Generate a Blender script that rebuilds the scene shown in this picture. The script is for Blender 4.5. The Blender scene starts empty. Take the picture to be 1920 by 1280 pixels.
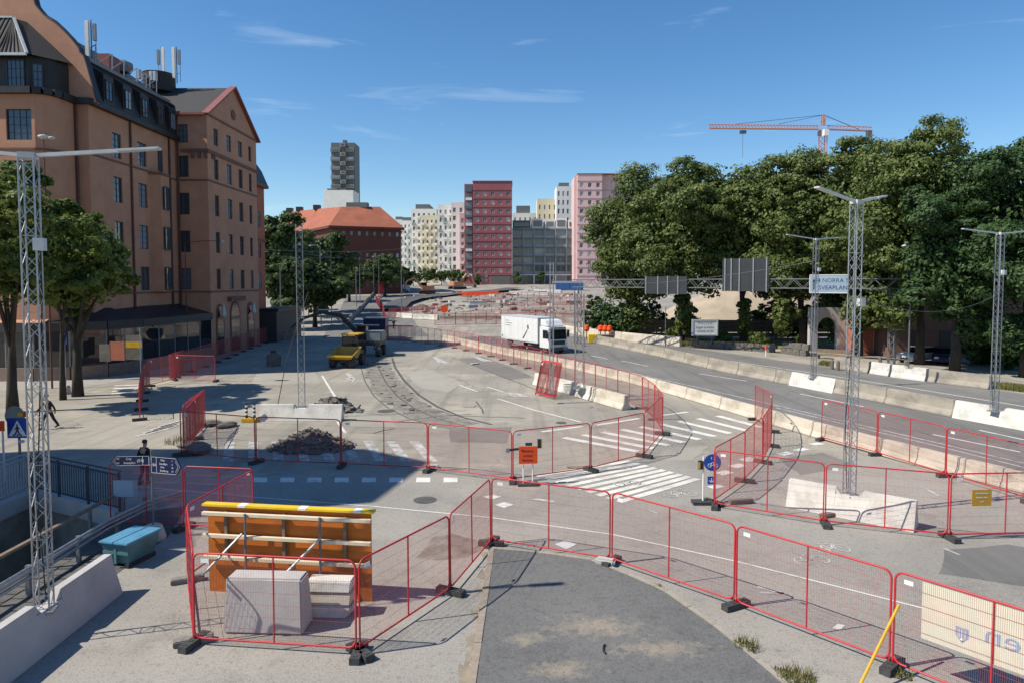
import bpy, bmesh, math, random
import numpy as np
from mathutils import Vector, Matrix
from mathutils.geometry import tessellate_polygon
R = math.radians
random.seed(7)
scene = bpy.context.scene
C = bpy.context.collection

# ---------------------------------------------------------------- camera
F, PIT, HOR, CH = 1300.0, R(3.0), 530.0, 7.8
CY = HOR + F*math.tan(PIT)
cam_d = bpy.data.cameras.new('camera'); cam = bpy.data.objects.new('camera', cam_d); C.objects.link(cam)
cam.location = (0, 0, CH); cam.rotation_euler = (R(90) - PIT, 0, 0)
cam_d.sensor_fit = 'HORIZONTAL'; cam_d.sensor_width = 36; cam_d.lens = 36*F/1920
cam_d.shift_y = -(640 - CY)/1920; cam_d.clip_start = .1; cam_d.clip_end = 6000
scene.camera = cam

# ---------------------------------------------------------------- sky, sun, exposure
SUN = Vector((-1.62, -.45, 1.68*math.tan(R(49)))).normalized()
sun_el = math.asin(SUN.z)
w = bpy.data.worlds.new('World'); scene.world = w; w.use_nodes = True
nt = w.node_tree; nt.nodes.clear()
def N(t, tree=nt, **kw):
    n = tree.nodes.new(t)
    for k, v in kw.items(): setattr(n, k, v)
    return n
sky = N('ShaderNodeTexSky', sky_type='NISHITA'); sky.sun_disc = False
sky.sun_elevation = sun_el; sky.sun_rotation = math.atan2(SUN.x, SUN.y)
sky.altitude = 100; sky.air_density = 1.0; sky.dust_density = .15; sky.ozone_density = 2.5
tc = N('ShaderNodeTexCoord'); mp = N('ShaderNodeMapping'); mp.inputs['Scale'].default_value = (2.6, 2.6, 15)
nz = N('ShaderNodeTexNoise'); nz.inputs['Scale'].default_value = 1.5; nz.inputs['Detail'].default_value = 7; nz.inputs['Roughness'].default_value = .58; nz.inputs['Distortion'].default_value = .6
cr = N('ShaderNodeValToRGB'); cr.color_ramp.elements[0].position = .60; cr.color_ramp.elements[1].position = 1.0
cr.color_ramp.elements[1].color = (.5, .5, .5, 1)
mx = N('ShaderNodeMix', data_type='RGBA'); mx.inputs[7].default_value = (7.5, 8.2, 9.0, 1)
bg = N('ShaderNodeBackground'); bg.inputs['Strength'].default_value = .113; wo = N('ShaderNodeOutputWorld')
L = nt.links.new
L(tc.outputs['Generated'], mp.inputs['Vector']); L(mp.outputs['Vector'], nz.inputs['Vector']); L(nz.outputs['Fac'], cr.inputs['Fac'])
L(cr.outputs['Color'], mx.inputs['Factor']); hs_ = N('ShaderNodeHueSaturation'); hs_.inputs['Saturation'].default_value = 1.26; L(sky.outputs['Color'], hs_.inputs['Color']); L(hs_.outputs['Color'], mx.inputs[6]); L(mx.outputs[2], bg.inputs['Color']); L(bg.outputs['Background'], wo.inputs['Surface'])
sd = bpy.data.lights.new('sun', 'SUN'); so = bpy.data.objects.new('sun', sd); C.objects.link(so)
sd.energy = 5.0; sd.angle = R(.5); sd.color = (1, .925, .80)
so.rotation_euler = SUN.to_track_quat('Z', 'Y').to_euler()
vs = scene.view_settings; vs.view_transform = 'Standard'; vs.look = 'None'; vs.exposure = .36; vs.gamma = 1

# ---------------------------------------------------------------- pixel -> place
def ray(px, py):
    r = (px - 960)/F; u = (CY - py)/F
    return Vector((r, math.cos(PIT) + u*math.sin(PIT), -math.sin(PIT) + u*math.cos(PIT)))
def G(px, py, z=0.0):
    d = ray(px, py); t = (z - CH)/d.z
    return Vector((d.x*t, d.y*t, z))
def at(px, py, Y):
    d = ray(px, py); t = Y/d.y
    return Vector((d.x*t, Y, CH + d.z*t))
def sm(a, b, x):
    t = min(1, max(0, (x - a)/(b - a))); return t*t*(3 - 2*t)
def th(x, y):
    return 7.1*sm(98, 292, y) + max(0, y - 292)*.012
def Gt(px, py):
    g0 = G(px, py) if ray(px, py).z < 0 else None
    if g0 and g0.y < 97: return g0
    d = ray(px, py); y = 4
    while y < 900 and True:
        t = y/d.y
        if CH + d.z*t <= th(d.x*t, y): break
        y += .4
    return Vector((d.x*y/d.y, y, th(d.x*y/d.y, y)))

# ---------------------------------------------------------------- mesh builder
class MB:
    def __init__(s): s.v = []; s.f = []; s.m = []; s.cm = 0
    def mat(s, i): s.cm = i; return s
    def add(s, vs, fs):
        o = len(s.v); s.v += [tuple(p) for p in vs]
        for f in fs: s.f.append([i + o for i in f]); s.m.append(s.cm)
        return s
    def box(s, c, d, rz=0, M=None):
        hx, hy, hz = d[0]/2, d[1]/2, d[2]/2
        vs = [Vector((x, y, z)) for z in (-hz, hz) for x, y in ((-hx, -hy), (hx, -hy), (hx, hy), (-hx, hy))]
        m = M or Matrix.Rotation(rz, 3, 'Z')
        vs = [m @ p + Vector(c) for p in vs]
        return s.add(vs, [(3, 2, 1, 0), (4, 5, 6, 7), (0, 1, 5, 4), (1, 2, 6, 5), (2, 3, 7, 6), (3, 0, 4, 7)])
    def b2(s, x0, x1, y0, y1, z0, z1): return s.box(((x0+x1)/2, (y0+y1)/2, (z0+z1)/2), (x1-x0, y1-y0, z1-z0))
    def bar(s, p, q, wd, hg, up=(0, 0, 1)):
        p, q = Vector(p), Vector(q); d = q - p; l = d.length; d.normalize(); u = Vector(up)
        if abs(d.dot(u)) > .98: u = Vector((0, 1, 0))
        x = d.cross(u).normalized(); u = x.cross(d)
        M = Matrix((x, d, u)).transposed()
        return s.box((p + q)/2, (wd, l, hg), M=M)
    def tube(s, p, q, r, n=6, r2=None, cap=True): return s.path([p, q], r, n, [r, r if r2 is None else r2], cap=cap)
    def path(s, pts, r, n=6, rad=None, closed=False, cap=True):
        P = [Vector(p) for p in pts]; k = len(P); vs = []; up = None
        for i in range(k):
            a = P[(i-1) % k] if (i or closed) else P[0]; b = P[(i+1) % k] if (i < k-1 or closed) else P[-1]
            t = (b - a).normalized()
            if up is None:
                up = Vector((0, 0, 1)) if abs(t.z) < .9 else Vector((1, 0, 0))
            x = t.cross(up).normalized(); y = x.cross(t); up = y
            rr = rad[i] if rad else r
            for j in range(n):
                an = 2*math.pi*(j + .5)/n; vs.append(P[i] + (x*math.cos(an) + y*math.sin(an))*rr)
        fs = []
        for i in range(k if closed else k-1):
            for j in range(n):
                a = i*n + j; b = i*n + (j+1) % n; c = ((i+1) % k)*n + (j+1) % n; d = ((i+1) % k)*n + j
                fs.append((a, b, c, d))
        if cap and not closed: fs += [tuple(range(n-1, -1, -1)), tuple(range((k-1)*n, k*n))]
        return s.add(vs, fs)
    def prism(s, poly, z0, z1, M=None):
        n = len(poly); vs = [Vector((p[0], p[1], z0)) for p in poly] + [Vector((p[0], p[1], z1)) for p in poly]
        if M: vs = [M @ v for v in vs]
        return s.add(vs, [tuple(range(n-1, -1, -1)), tuple(range(n, 2*n))] + [(i, (i+1) % n, n + (i+1) % n, n + i) for i in range(n)])
    def lathe(s, prof, n=16, c=(0, 0, 0)):
        c = Vector(c); vs = []; k = len(prof)
        for r, z in prof:
            for j in range(n):
                a = 2*math.pi*j/n; vs.append(c + Vector((r*math.cos(a), r*math.sin(a), z)))
        fs = [(i*n + j, i*n + (j+1) % n, (i+1)*n + (j+1) % n, (i+1)*n + j) for i in range(k-1) for j in range(n)]
        fs += [tuple(range(n-1, -1, -1)), tuple(range((k-1)*n, k*n))]
        return s.add(vs, fs)
    def sheet(s, poly, z):
        P = [Vector((p[0], p[1], z)) for p in poly]
        return s.add(P, [tuple(t) if (P[t[1]]-P[t[0]]).cross(P[t[2]]-P[t[0]]).z > 0 else tuple(t[::-1]) for t in tessellate_polygon([P])])
    def line(s, pts, wd, z, zf=None):
        P = [Vector((p[0], p[1], 0)) for p in pts]; vs = []; k = len(P)
        for i in range(k):
            t = (P[min(i+1, k-1)] - P[max(i-1, 0)]).normalized(); nn = Vector((-t.y, t.x, 0))*wd/2
            for sg in (1, -1):
                q = P[i] + nn*sg; q.z = z + (zf(q.x, q.y) if zf else 0); vs.append(q)
        return s.add(vs, [(2*i+1, 2*i+3, 2*i+2, 2*i) for i in range(k-1)])
    def mesh(s, name, mats):
        me = bpy.data.meshes.new(name); me.from_pydata(s.v, [], s.f)
        for m in (mats if isinstance(mats, (list, tuple)) else [mats]): me.materials.append(m)
        if isinstance(mats, (list, tuple)): me.polygons.foreach_set('material_index', s.m)
        me.update(); return me
    def build(s, name, mats, parent=None, smooth=False, bevel=0, loc=None):
        me = s.mesh(name, mats)
        if bevel:
            b = bmesh.new(); b.from_mesh(me)
            bmesh.ops.remove_doubles(b, verts=b.verts, dist=1e-5)
            bmesh.ops.bevel(b, geom=[e for e in b.edges if len(e.link_faces) == 2 and e.calc_face_angle() > .5], offset=bevel, segments=2, affect='EDGES', clamp_overlap=True)
            b.to_mesh(me); b.free()
        if smooth: me.shade_smooth()
        return put(name, me, parent, loc)
def put(name, me, parent=None, loc=None):
    o = bpy.data.objects.new(name, me); C.objects.link(o)
    if parent: o.parent = parent
    if loc is not None: o.location = loc
    return o
def tag(o, label, cat, group=None):
    o['label'] = label; o['category'] = cat
    if group: o['group'] = group
    return o
def thing(name, label, cat, loc=(0, 0, 0), rz=0, group=None):
    o = bpy.data.objects.new(name, None); C.objects.link(o); o.location = loc; o.rotation_euler = (0, 0, rz); o.empty_display_size = .2
    return tag(o, label, cat, group)
def struct(o): o['kind'] = 'structure'; return o
def stuff(o): o['kind'] = 'stuff'; return o
def dup(root, loc, rz=None, label=None, group=None, scale=None):
    r = root.copy(); C.objects.link(r); r.location = loc
    if rz is not None: r.rotation_euler = (0, 0, rz)
    if scale: r.scale = scale
    if label: r['label'] = label
    if group: r['group'] = group
    for ch in list(root.children):
        c = ch.copy(); C.objects.link(c); c.parent = r
        for g in list(ch.children):
            d = g.copy(); C.objects.link(d); d.parent = c
    return r

# ---------------------------------------------------------------- materials
def new_mat(name):
    m = bpy.data.materials.new(name); m.use_nodes = True
    t = m.node_tree; return m, t, t.nodes['Principled BSDF']
def pm(name, c1, c2=None, rough=.7, sc=3.0, metal=0, bump=0, bsc=None, lo=.35, hi=.65, detail=6, world=False, spec=.4, stain=None, ssc=.6, stretch=None):
    """procedural paint / stone / metal: two tones mixed by noise, optional stains and bump"""
    m, t, p = new_mat(name); l = t.links.new
    c2 = c2 or tuple(x*.8 for x in c1)
    co = N('ShaderNodeNewGeometry', t).outputs['Position'] if world else N('ShaderNodeTexCoord', t).outputs['Object']
    if stretch:
        mp_ = N('ShaderNodeMapping', t); mp_.inputs['Scale'].default_value = stretch; l(co, mp_.inputs['Vector']); co = mp_.outputs['Vector']
    n1 = N('ShaderNodeTexNoise', t); n1.inputs['Scale'].default_value = sc; n1.inputs['Detail'].default_value = detail; n1.inputs['Roughness'].default_value = .65
    l(co, n1.inputs['Vector'])
    r1 = N('ShaderNodeMapRange', t); r1.inputs[1].default_value = lo; r1.inputs[2].default_value = hi; l(n1.outputs['Fac'], r1.inputs[0])
    mix = N('ShaderNodeMix', t, data_type='RGBA'); mix.inputs[6].default_value = (*c1, 1); mix.inputs[7].default_value = (*c2, 1); l(r1.outputs[0], mix.inputs['Factor'])
    out = mix.outputs[2]
    if stain:
        n2 = N('ShaderNodeTexNoise', t); n2.inputs['Scale'].default_value = ssc; n2.inputs['Detail'].default_value = 8; n2.inputs['Roughness'].default_value = .7; l(co, n2.inputs['Vector'])
        r2 = N('ShaderNodeMapRange', t); r2.inputs[1].default_value = .5; r2.inputs[2].default_value = .72; r2.inputs[4].default_value = .8; l(n2.outputs['Fac'], r2.inputs[0])
        m2 = N('ShaderNodeMix', t, data_type='RGBA'); m2.inputs[7].default_value = (*stain, 1); l(r2.outputs[0], m2.inputs['Factor']); l(out, m2.inputs[6]); out = m2.outputs[2]
    l(out, p.inputs['Base Color']); p.inputs['Roughness'].default_value = rough; p.inputs['Metallic'].default_value = metal; p.inputs['Specular IOR Level'].default_value = spec
    if bump:
        n3 = N('ShaderNodeTexNoise', t); n3.inputs['Scale'].default_value = bsc or sc*6; n3.inputs['Detail'].default_value = 4; l(co, n3.inputs['Vector'])
        b = N('ShaderNodeBump', t); b.inputs['Strength'].default_value = bump; b.inputs['Distance'].default_value = .02; l(n3.outputs['Fac'], b.inputs['Height']); l(b.outputs['Normal'], p.inputs['Normal'])
    return m
def asphalt(name, base, light, dark, grain=.5, cracks=True, patch=.09, dust=None, tracks=None, spots=(), sand=None):
    m, t, p = new_mat(name); l = t.links.new
    pos = N('ShaderNodeNewGeometry', t).outputs['Position']
    def noise(sc, d=6, ro=.6, vec=pos):
        n = N('ShaderNodeTexNoise', t); n.inputs['Scale'].default_value = sc; n.inputs['Detail'].default_value = d; n.inputs['Roughness'].default_value = ro; l(vec, n.inputs['Vector']); return n.outputs['Fac']
    def rng(x, a, b, c=0, d=1):
        r = N('ShaderNodeMapRange', t); r.inputs[1].default_value = a; r.inputs[2].default_value = b; r.inputs[3].default_value = c; r.inputs[4].default_value = d; l(x, r.inputs[0]); return r.outputs[0]
    def mixc(f, a, b):
        x = N('ShaderNodeMix', t, data_type='RGBA'); l(f, x.inputs['Factor'])
        for i, c in ((6, a), (7, b)):
            if isinstance(c, tuple): x.inputs[i].default_value = (*c, 1)
            else: l(c, x.inputs[i])
        return x.outputs[2]
    col = mixc(rng(noise(patch, 8, .62), .38, .64), base, light)
    col = mixc(rng(noise(.55, 9, .72), .52, .78, 0, .75), col, dark)
    if dust: col = mixc(rng(noise(.16, 10, .7), .52, .66, 0, .85), col, dust)
    if tracks:
        mp_ = N('ShaderNodeMapping', t); mp_.inputs['Rotation'].default_value = (0, 0, tracks); mp_.inputs['Scale'].default_value = (1.1, .05, 1); l(pos, mp_.inputs['Vector'])
        col = mixc(rng(noise(1.0, 5, .6, mp_.outputs['Vector']), .5, .72, 0, .6), col, dark)
    for (sx, sy, rx, ry) in spots:      # drifted sand with a shape of its own
        mp_ = N('ShaderNodeMapping', t, vector_type='TEXTURE'); mp_.inputs['Location'].default_value = (sx, sy, 0); mp_.inputs['Scale'].default_value = (rx, ry, 100); l(pos, mp_.inputs['Vector'])
        ln = N('ShaderNodeVectorMath', t, operation='LENGTH'); l(mp_.outputs['Vector'], ln.inputs[0])
        ad = N('ShaderNodeMath', t, operation='MULTIPLY_ADD'); l(noise(3.0, 9, .72), ad.inputs[0]); ad.inputs[1].default_value = -2.6; l(ln.outputs['Value'], ad.inputs[2])
        col = mixc(rng(ad.outputs[0], -.5, -1.15, 0, .6), col, sand)
    g = N('ShaderNodeTexNoise', t); g.inputs['Scale'].default_value = 24; g.inputs['Detail'].default_value = 3; l(pos, g.inputs['Vector'])
    col = mixc(rng(g.outputs['Fac'], .5, .75, 0, grain), col, light)
    col = mixc(rng(g.outputs['Fac'], .28, .46, grain*.8, 0), col, dark)
    col = mixc(rng(noise(7.0, 2, .5), .55, .78, 0, grain*.55), col, dark)
    if cracks:
        wn = N('ShaderNodeTexNoise', t); wn.inputs['Scale'].default_value = .9; wn.inputs['Detail'].default_value = 5; l(pos, wn.inputs['Vector'])
        vm = N('ShaderNodeMix', t, data_type='VECTOR'); vm.inputs['Factor'].default_value = .25; l(pos, vm.inputs[4])
        sc_ = N('ShaderNodeVectorMath', t, operation='SCALE'); sc_.inputs['Scale'].default_value = 8; l(wn.outputs['Color'], sc_.inputs[0]); l(sc_.outputs[0], vm.inputs[5])
        vo = N('ShaderNodeTexVoronoi', t, feature='DISTANCE_TO_EDGE'); vo.inputs['Scale'].default_value = .3; l(vm.outputs[1], vo.inputs['Vector'])
        mul = N('ShaderNodeMath', t, operation='MULTIPLY'); l(rng(vo.outputs['Distance'], .003, .010, .7, 0), mul.inputs[0]); l(rng(noise(.13, 3), .5, .6), mul.inputs[1])
        col = mixc(mul.outputs[0], col, tuple(x*.5 for x in dark))
    l(col, p.inputs['Base Color']); p.inputs['Roughness'].default_value = .9; p.inputs['Specular IOR Level'].default_value = .25
    b = N('ShaderNodeBump', t); b.inputs['Strength'].default_value = .35; b.inputs['Distance'].default_value = .01; l(g.outputs['Fac'], b.inputs['Height']); l(b.outputs['Normal'], p.inputs['Normal'])
    return m
def leafm(name, c1, c2, tr=.3):
    m, t, p = new_mat(name); l = t.links.new
    pos = N('ShaderNodeTexCoord', t).outputs['Object']
    n = N('ShaderNodeTexNoise', t); n.inputs['Scale'].default_value = 1.1; n.inputs['Detail'].default_value = 5; n.inputs['Roughness'].default_value = .7; l(pos, n.inputs['Vector'])
    r = N('ShaderNodeMapRange', t); r.inputs[1].default_value = .33; r.inputs[2].default_value = .67; l(n.outputs['Fac'], r.inputs[0])
    mx_ = N('ShaderNodeMix', t, data_type='RGBA'); mx_.inputs[6].default_value = (*c1, 1); mx_.inputs[7].default_value = (*c2, 1); l(r.outputs[0], mx_.inputs['Factor'])
    ge = N('ShaderNodeNewGeometry', t); ad = N('ShaderNodeMath', t, operation='MULTIPLY_ADD'); l(ge.outputs['Random Per Island'], ad.inputs[0]); ad.inputs[1].default_value = .55; l(r.outputs[0], ad.inputs[2])
    n2 = N('ShaderNodeTexNoise', t); n2.inputs['Scale'].default_value = .28; n2.inputs['Detail'].default_value = 2; l(pos, n2.inputs['Vector'])
    a2 = N('ShaderNodeMath', t, operation='MULTIPLY_ADD'); l(n2.outputs['Fac'], a2.inputs[0]); a2.inputs[1].default_value = 1.5; a2.inputs[2].default_value = -1.0
    a3 = N('ShaderNodeMath', t, operation='ADD', use_clamp=True); l(ad.outputs[0], a3.inputs[0]); l(a2.outputs[0], a3.inputs[1]); l(a3.outputs[0], mx_.inputs['Factor'])
    l(mx_.outputs[2], p.inputs['Base Color']); p.inputs['Roughness'].default_value = .55; p.inputs['Specular IOR Level'].default_value = .3
    tl = N('ShaderNodeBsdfTranslucent', t); l(mx_.outputs[2], tl.inputs['Color'])
    ms = N('ShaderNodeMixShader', t); ms.inputs[0].default_value = tr; l(p.outputs[0], ms.inputs[1]); l(tl.outputs[0], ms.inputs[2]); l(ms.outputs[0], t.nodes['Material Output'].inputs['Surface'])
    return m
def glassm(name, c=(.03, .04, .05), rough=.06, curtain_sky=None, sc=.9):
    m, t, p = new_mat(name); l = t.links.new
    oi = N('ShaderNodeObjectInfo', t); r = N('ShaderNodeMapRange', t); r.inputs[1].default_value = .45; r.inputs[2].default_value = 1.0; l(oi.outputs['Random'], r.inputs[0])
    x = N('ShaderNodeMix', t, data_type='RGBA'); x.inputs[6].default_value = (*c, 1); x.inputs[7].default_value = (*(curtain_sky or tuple(q*1.6 for q in c)), 1); l(r.outputs[0], x.inputs['Factor'])  # paler base colour on some panes: curtains, and sky reflection painted in
    l(x.outputs[2], p.inputs['Base Color']); p.inputs['Roughness'].default_value = rough; p.inputs['Specular IOR Level'].default_value = .8
    n = N('ShaderNodeTexNoise', t); n.inputs['Scale'].default_value = sc; n.inputs['Detail'].default_value = 1; l(N('ShaderNodeNewGeometry', t).outputs['Position'], n.inputs['Vector'])
    b = N('ShaderNodeBump', t); b.inputs['Strength'].default_value = .06; b.inputs['Distance'].default_value = .2; l(n.outputs['Fac'], b.inputs['Height']); l(b.outputs['Normal'], p.inputs['Normal'])
    return m

M = {}
M['asph'] = asphalt('dusty asphalt', (.25, .232, .20), (.345, .318, .265), (.14, .132, .118), .4, dust=(.42, .375, .30), tracks=R(-12))
M['road'] = asphalt('carriageway asphalt', (.155, .15, .143), (.205, .197, .185), (.095, .093, .09), .35, tracks=R(-38))
M['fore'] = asphalt('coarse worn asphalt', (.245, .23, .205), (.35, .328, .29), (.125, .118, .107), .85, cracks=False)
M['island'] = asphalt('dark island asphalt', (.105, .106, .106), (.165, .163, .157), (.058, .059, .06), .8, cracks=False, spots=[(1.9, 15.3, 1.6, .75), (3.1, 14.3, 1.5, .55), (.3, 14.7, .6, .4), (1.0, 13.5, 1.0, .45)], sand=(.36, .30, .22))
M['sand'] = pm('sandy dust', (.30, .25, .18), (.20, .18, .145), rough=.95, sc=2.2, world=True, bump=.3, bsc=30)
M['dirt'] = pm('site dirt', (.31, .275, .23), (.20, .182, .16), rough=.95, sc=.35, world=True, bump=.6, bsc=3, stain=(.42, .40, .36), ssc=.2)
M['pave'] = pm('paving concrete', (.33, .31, .275), (.26, .245, .22), rough=.9, sc=1.5, world=True, bump=.2, bsc=20)
M['kerb'] = pm('granite kerb', (.33, .27, .215), (.23, .19, .15), rough=.85, sc=5, bump=.3, bsc=30)
M['white_line'] = pm('worn road paint', (.62, .61, .57), (.30, .29, .27), rough=.8, sc=1.6, world=True, lo=.5, hi=.75, detail=10)
M['faint_line'] = pm('very worn road paint', (.50, .49, .455), (.24, .23, .215), rough=.85, sc=2.2, world=True, lo=.42, hi=.62, detail=10)
M['grass'] = pm('dry grass', (.13, .13, .035), (.20, .17, .06), rough=.95, sc=1.2, world=True, bump=.8, bsc=12)
M['trench'] = pm('milled brown strip', (.135, .122, .103), (.26, .238, .205), rough=.95, sc=1.6, world=True, bump=.5, bsc=9)
M['tar'] = pm('dark tar', (.06, .06, .06), (.10, .10, .095), rough=.9, sc=4, world=True)
M['grass_blade'] = leafm('grass blades', (.10, .12, .03), (.22, .19, .07), .2)
M['red'] = pm('red fence paint', (.52, .026, .036), (.40, .022, .03), rough=.45, sc=3, stain=(.42, .07, .065), ssc=2.5)
M['redw'] = pm('red fence wire', (.42, .11, .105), (.34, .09, .085), rough=.5, sc=4)
M['rubber'] = pm('black recycled rubber', (.035, .036, .038), (.06, .06, .06), rough=.8, sc=9, bump=.2)
M['greyfoot'] = pm('grey concrete foot', (.22, .215, .20), (.15, .145, .135), rough=.9, sc=8, bump=.3)
M['conc'] = pm('weathered concrete', (.35, .315, .26), (.255, .23, .19), rough=.92, sc=1.4, bump=.5, bsc=12, stain=(.15, .135, .112), ssc=1.1)
M['concw'] = pm('whitewashed concrete', (.62, .60, .55), (.52, .50, .455), rough=.85, sc=1.6, bump=.35, bsc=12, stain=(.36, .345, .31), ssc=1.7)
M['concp'] = pm('cream concrete', (.58, .52, .43), (.46, .415, .34), rough=.88, sc=1.2, bump=.35, bsc=12, stain=(.31, .28, .23), ssc=1.2)
M['concl'] = pm('pale grey concrete', (.46, .44, .42), (.38, .365, .35), rough=.9, sc=1.2, bump=.25, bsc=14)
M['galv'] = pm('galvanised steel', (.42, .44, .46), (.30, .31, .33), rough=.45, sc=7, metal=.7)
M['galvd'] = pm('dull galvanised steel', (.20, .215, .23), (.14, .15, .16), rough=.55, sc=5, metal=.4)
M['lamp'] = pm('pale luminaire', (.55, .57, .57), (.45, .46, .46), rough=.4, sc=3)
M['ply'] = pm('orange film-faced plywood', (.52, .145, .014), (.42, .11, .012), rough=.55, sc=1.4, stretch=(1, 1, 6), stain=(.30, .075, .012), ssc=1.0)
M['timber'] = pm('pale timber', (.72, .62, .46), (.58, .48, .33), rough=.8, sc=3, stretch=(1, 8, 8))
M['timberd'] = pm('grey brown timber', (.22, .16, .11), (.15, .11, .08), rough=.85, sc=3)
M['yellow'] = pm('yellow paint', (.62, .37, .02), (.52, .30, .02), rough=.5, sc=3)
M['yellowp'] = pm('bright yellow tape', (.75, .52, .02), (.65, .42, .02), rough=.5, sc=3)
M['yellowd'] = pm('dusty machine yellow', (.46, .27, .04), (.36, .22, .05), rough=.65, sc=2, stain=(.22, .17, .10), ssc=2.2)
M['mound'] = pm('pale sand heap', (.40, .335, .255), (.31, .26, .20), rough=.95, sc=.5, world=True, bump=.5, bsc=4)
M['black'] = pm('black plastic', (.02, .02, .022), (.035, .035, .035), rough=.5, sc=5)
M['tyre'] = pm('tyre rubber', (.03, .03, .03), (.06, .055, .05), rough=.9, sc=6)
M['white'] = pm('white vehicle paint', (.70, .71, .72), (.64, .65, .66), rough=.35, sc=.8, spec=.5, stain=(.56, .55, .53), ssc=.7)
M['whites'] = pm('white sign face', (.75, .75, .74), (.68, .68, .67), rough=.5, sc=2)
M['grey'] = pm('grey plastic', (.22, .23, .24), (.17, .175, .18), rough=.5, sc=3)
M['dark_sign'] = pm('grey sign back', (.035, .042, .047), (.028, .033, .037), rough=.75, sc=1)
M['blue'] = pm('traffic sign blue', (.012, .07, .36), (.01, .055, .30), rough=.4, sc=2)
M['navy'] = pm('navy sign', (.012, .018, .075), (.01, .014, .055), rough=.4, sc=2)
M['lightblue'] = pm('pale blue sign', (.27, .36, .46), (.23, .31, .41), rough=.5, sc=1)
M['orange'] = pm('orange sign', (.80, .085, .01), (.72, .07, .01), rough=.45, sc=2)
M['mustard'] = pm('mustard sign', (.55, .30, .03), (.48, .26, .03), rough=.5, sc=2)
M['teal'] = pm('teal skip paint', (.075, .19, .22), (.055, .14, .165), rough=.5, sc=2, stain=(.10, .12, .11), ssc=2)
M['bluelid'] = pm('blue skip lid', (.10, .28, .42), (.07, .21, .33), rough=.45, sc=2)
M['bluecon'] = pm('blue container', (.06, .16, .38), (.045, .12, .30), rough=.5, sc=1)
M['cream'] = pm('cream banner cloth', (.64, .61, .49), (.58, .55, .44), rough=.8, sc=2)
M['banner_ink'] = pm('faded blue ink', (.22, .30, .46), (.30, .37, .50), rough=.8, sc=5)
M['trunk'] = pm('bark', (.060, .050, .040), (.032, .027, .022), rough=.95, sc=3, bump=.8, bsc=9, stretch=(1, 1, .3))
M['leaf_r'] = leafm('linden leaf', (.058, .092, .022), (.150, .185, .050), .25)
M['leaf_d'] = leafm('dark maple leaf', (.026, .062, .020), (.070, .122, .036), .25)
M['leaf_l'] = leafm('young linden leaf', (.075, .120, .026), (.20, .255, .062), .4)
M['leaf_f'] = leafm('far tree leaf', (.045, .080, .026), (.095, .130, .040))
M['stucco'] = pm('salmon stucco', (.47, .25, .16), (.41, .21, .135), rough=.92, sc=.8, bump=.25, bsc=9, stain=(.33, .175, .12), ssc=.3)
M['stuccor'] = pm('brick red render', (.40, .14, .085), (.33, .11, .07), rough=.92, sc=.8, bump=.15)
M['trim'] = pm('brown trim', (.17, .10, .075), (.13, .075, .06), rough=.85, sc=2)
M['copper'] = pm('dark red pipe', (.12, .045, .038), (.085, .035, .03), rough=.6, sc=3)
M['roof_metal'] = pm('black sheet roof', (.022, .021, .023), (.034, .032, .034), rough=.5, sc=1.2, metal=.2)
M['tile'] = pm('dark roof tile', (.045, .042, .042), (.026, .025, .026), rough=.75, sc=9, bump=.8, bsc=14)
M['roof_red'] = pm('red sheet trim', (.26, .085, .075), (.20, .065, .06), rough=.6, sc=3)
M['granite'] = pm('pink granite', (.26, .19, .15), (.19, .14, .11), rough=.7, sc=3)
M['win_frame'] = pm('dark window frame', (.035, .032, .034), (.05, .045, .045), rough=.6, sc=3)
M['glass'] = glassm('window glass', (.035, .055, .075), .05, (.22, .28, .33), .5)
M['glassd'] = glassm('dark shop glass', (.012, .014, .017), .04, (.03, .033, .036), .4)
M['skin'] = pm('skin', (.45, .27, .19), (.40, .23, .16), rough=.6, sc=8)
M['cloth_d'] = pm('dark clothing', (.018, .018, .022), (.03, .03, .034), rough=.9, sc=12)
M['cloth_b'] = pm('blue jeans', (.03, .045, .08), (.045, .06, .10), rough=.9, sc=12)
M['hivis'] = pm('hi-vis yellow', (.48, .55, .05), (.40, .46, .05), rough=.7, sc=8)
M['hair'] = pm('brown hair', (.05, .032, .02), (.03, .02, .014), rough=.7, sc=20)
M['rubble'] = pm('broken asphalt', (.19, .17, .145), (.085, .076, .066), rough=.95, sc=4, bump=.8, bsc=20)
M['stone'] = pm('rough grey stone', (.17, .155, .135), (.10, .093, .085), rough=.95, sc=2, bump=.7, bsc=7)
M['gravel'] = pm('grey gravel', (.30, .29, .27), (.21, .20, .185), rough=.95, sc=3, bump=.8, bsc=9, world=True)
M['tramped'] = pm('paver stone', (.12, .115, .11), (.08, .077, .073), rough=.9, sc=3)
M['cable'] = pm('black cable', (.03, .03, .032), (.02, .02, .02), rough=.6)
M['crane'] = pm('faded orange crane', (.52, .22, .12), (.46, .19, .10), rough=.6, sc=.4)
M['cab_glass'] = glassm('vehicle glass', (.008, .010, .013), .04, (.014, .016, .02), .6)
M['zebra'] = pm('worn zebra paint', (.66, .64, .58), (.40, .385, .35), rough=.8, sc=1.2, world=True, lo=.42, hi=.70, detail=11)
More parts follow.
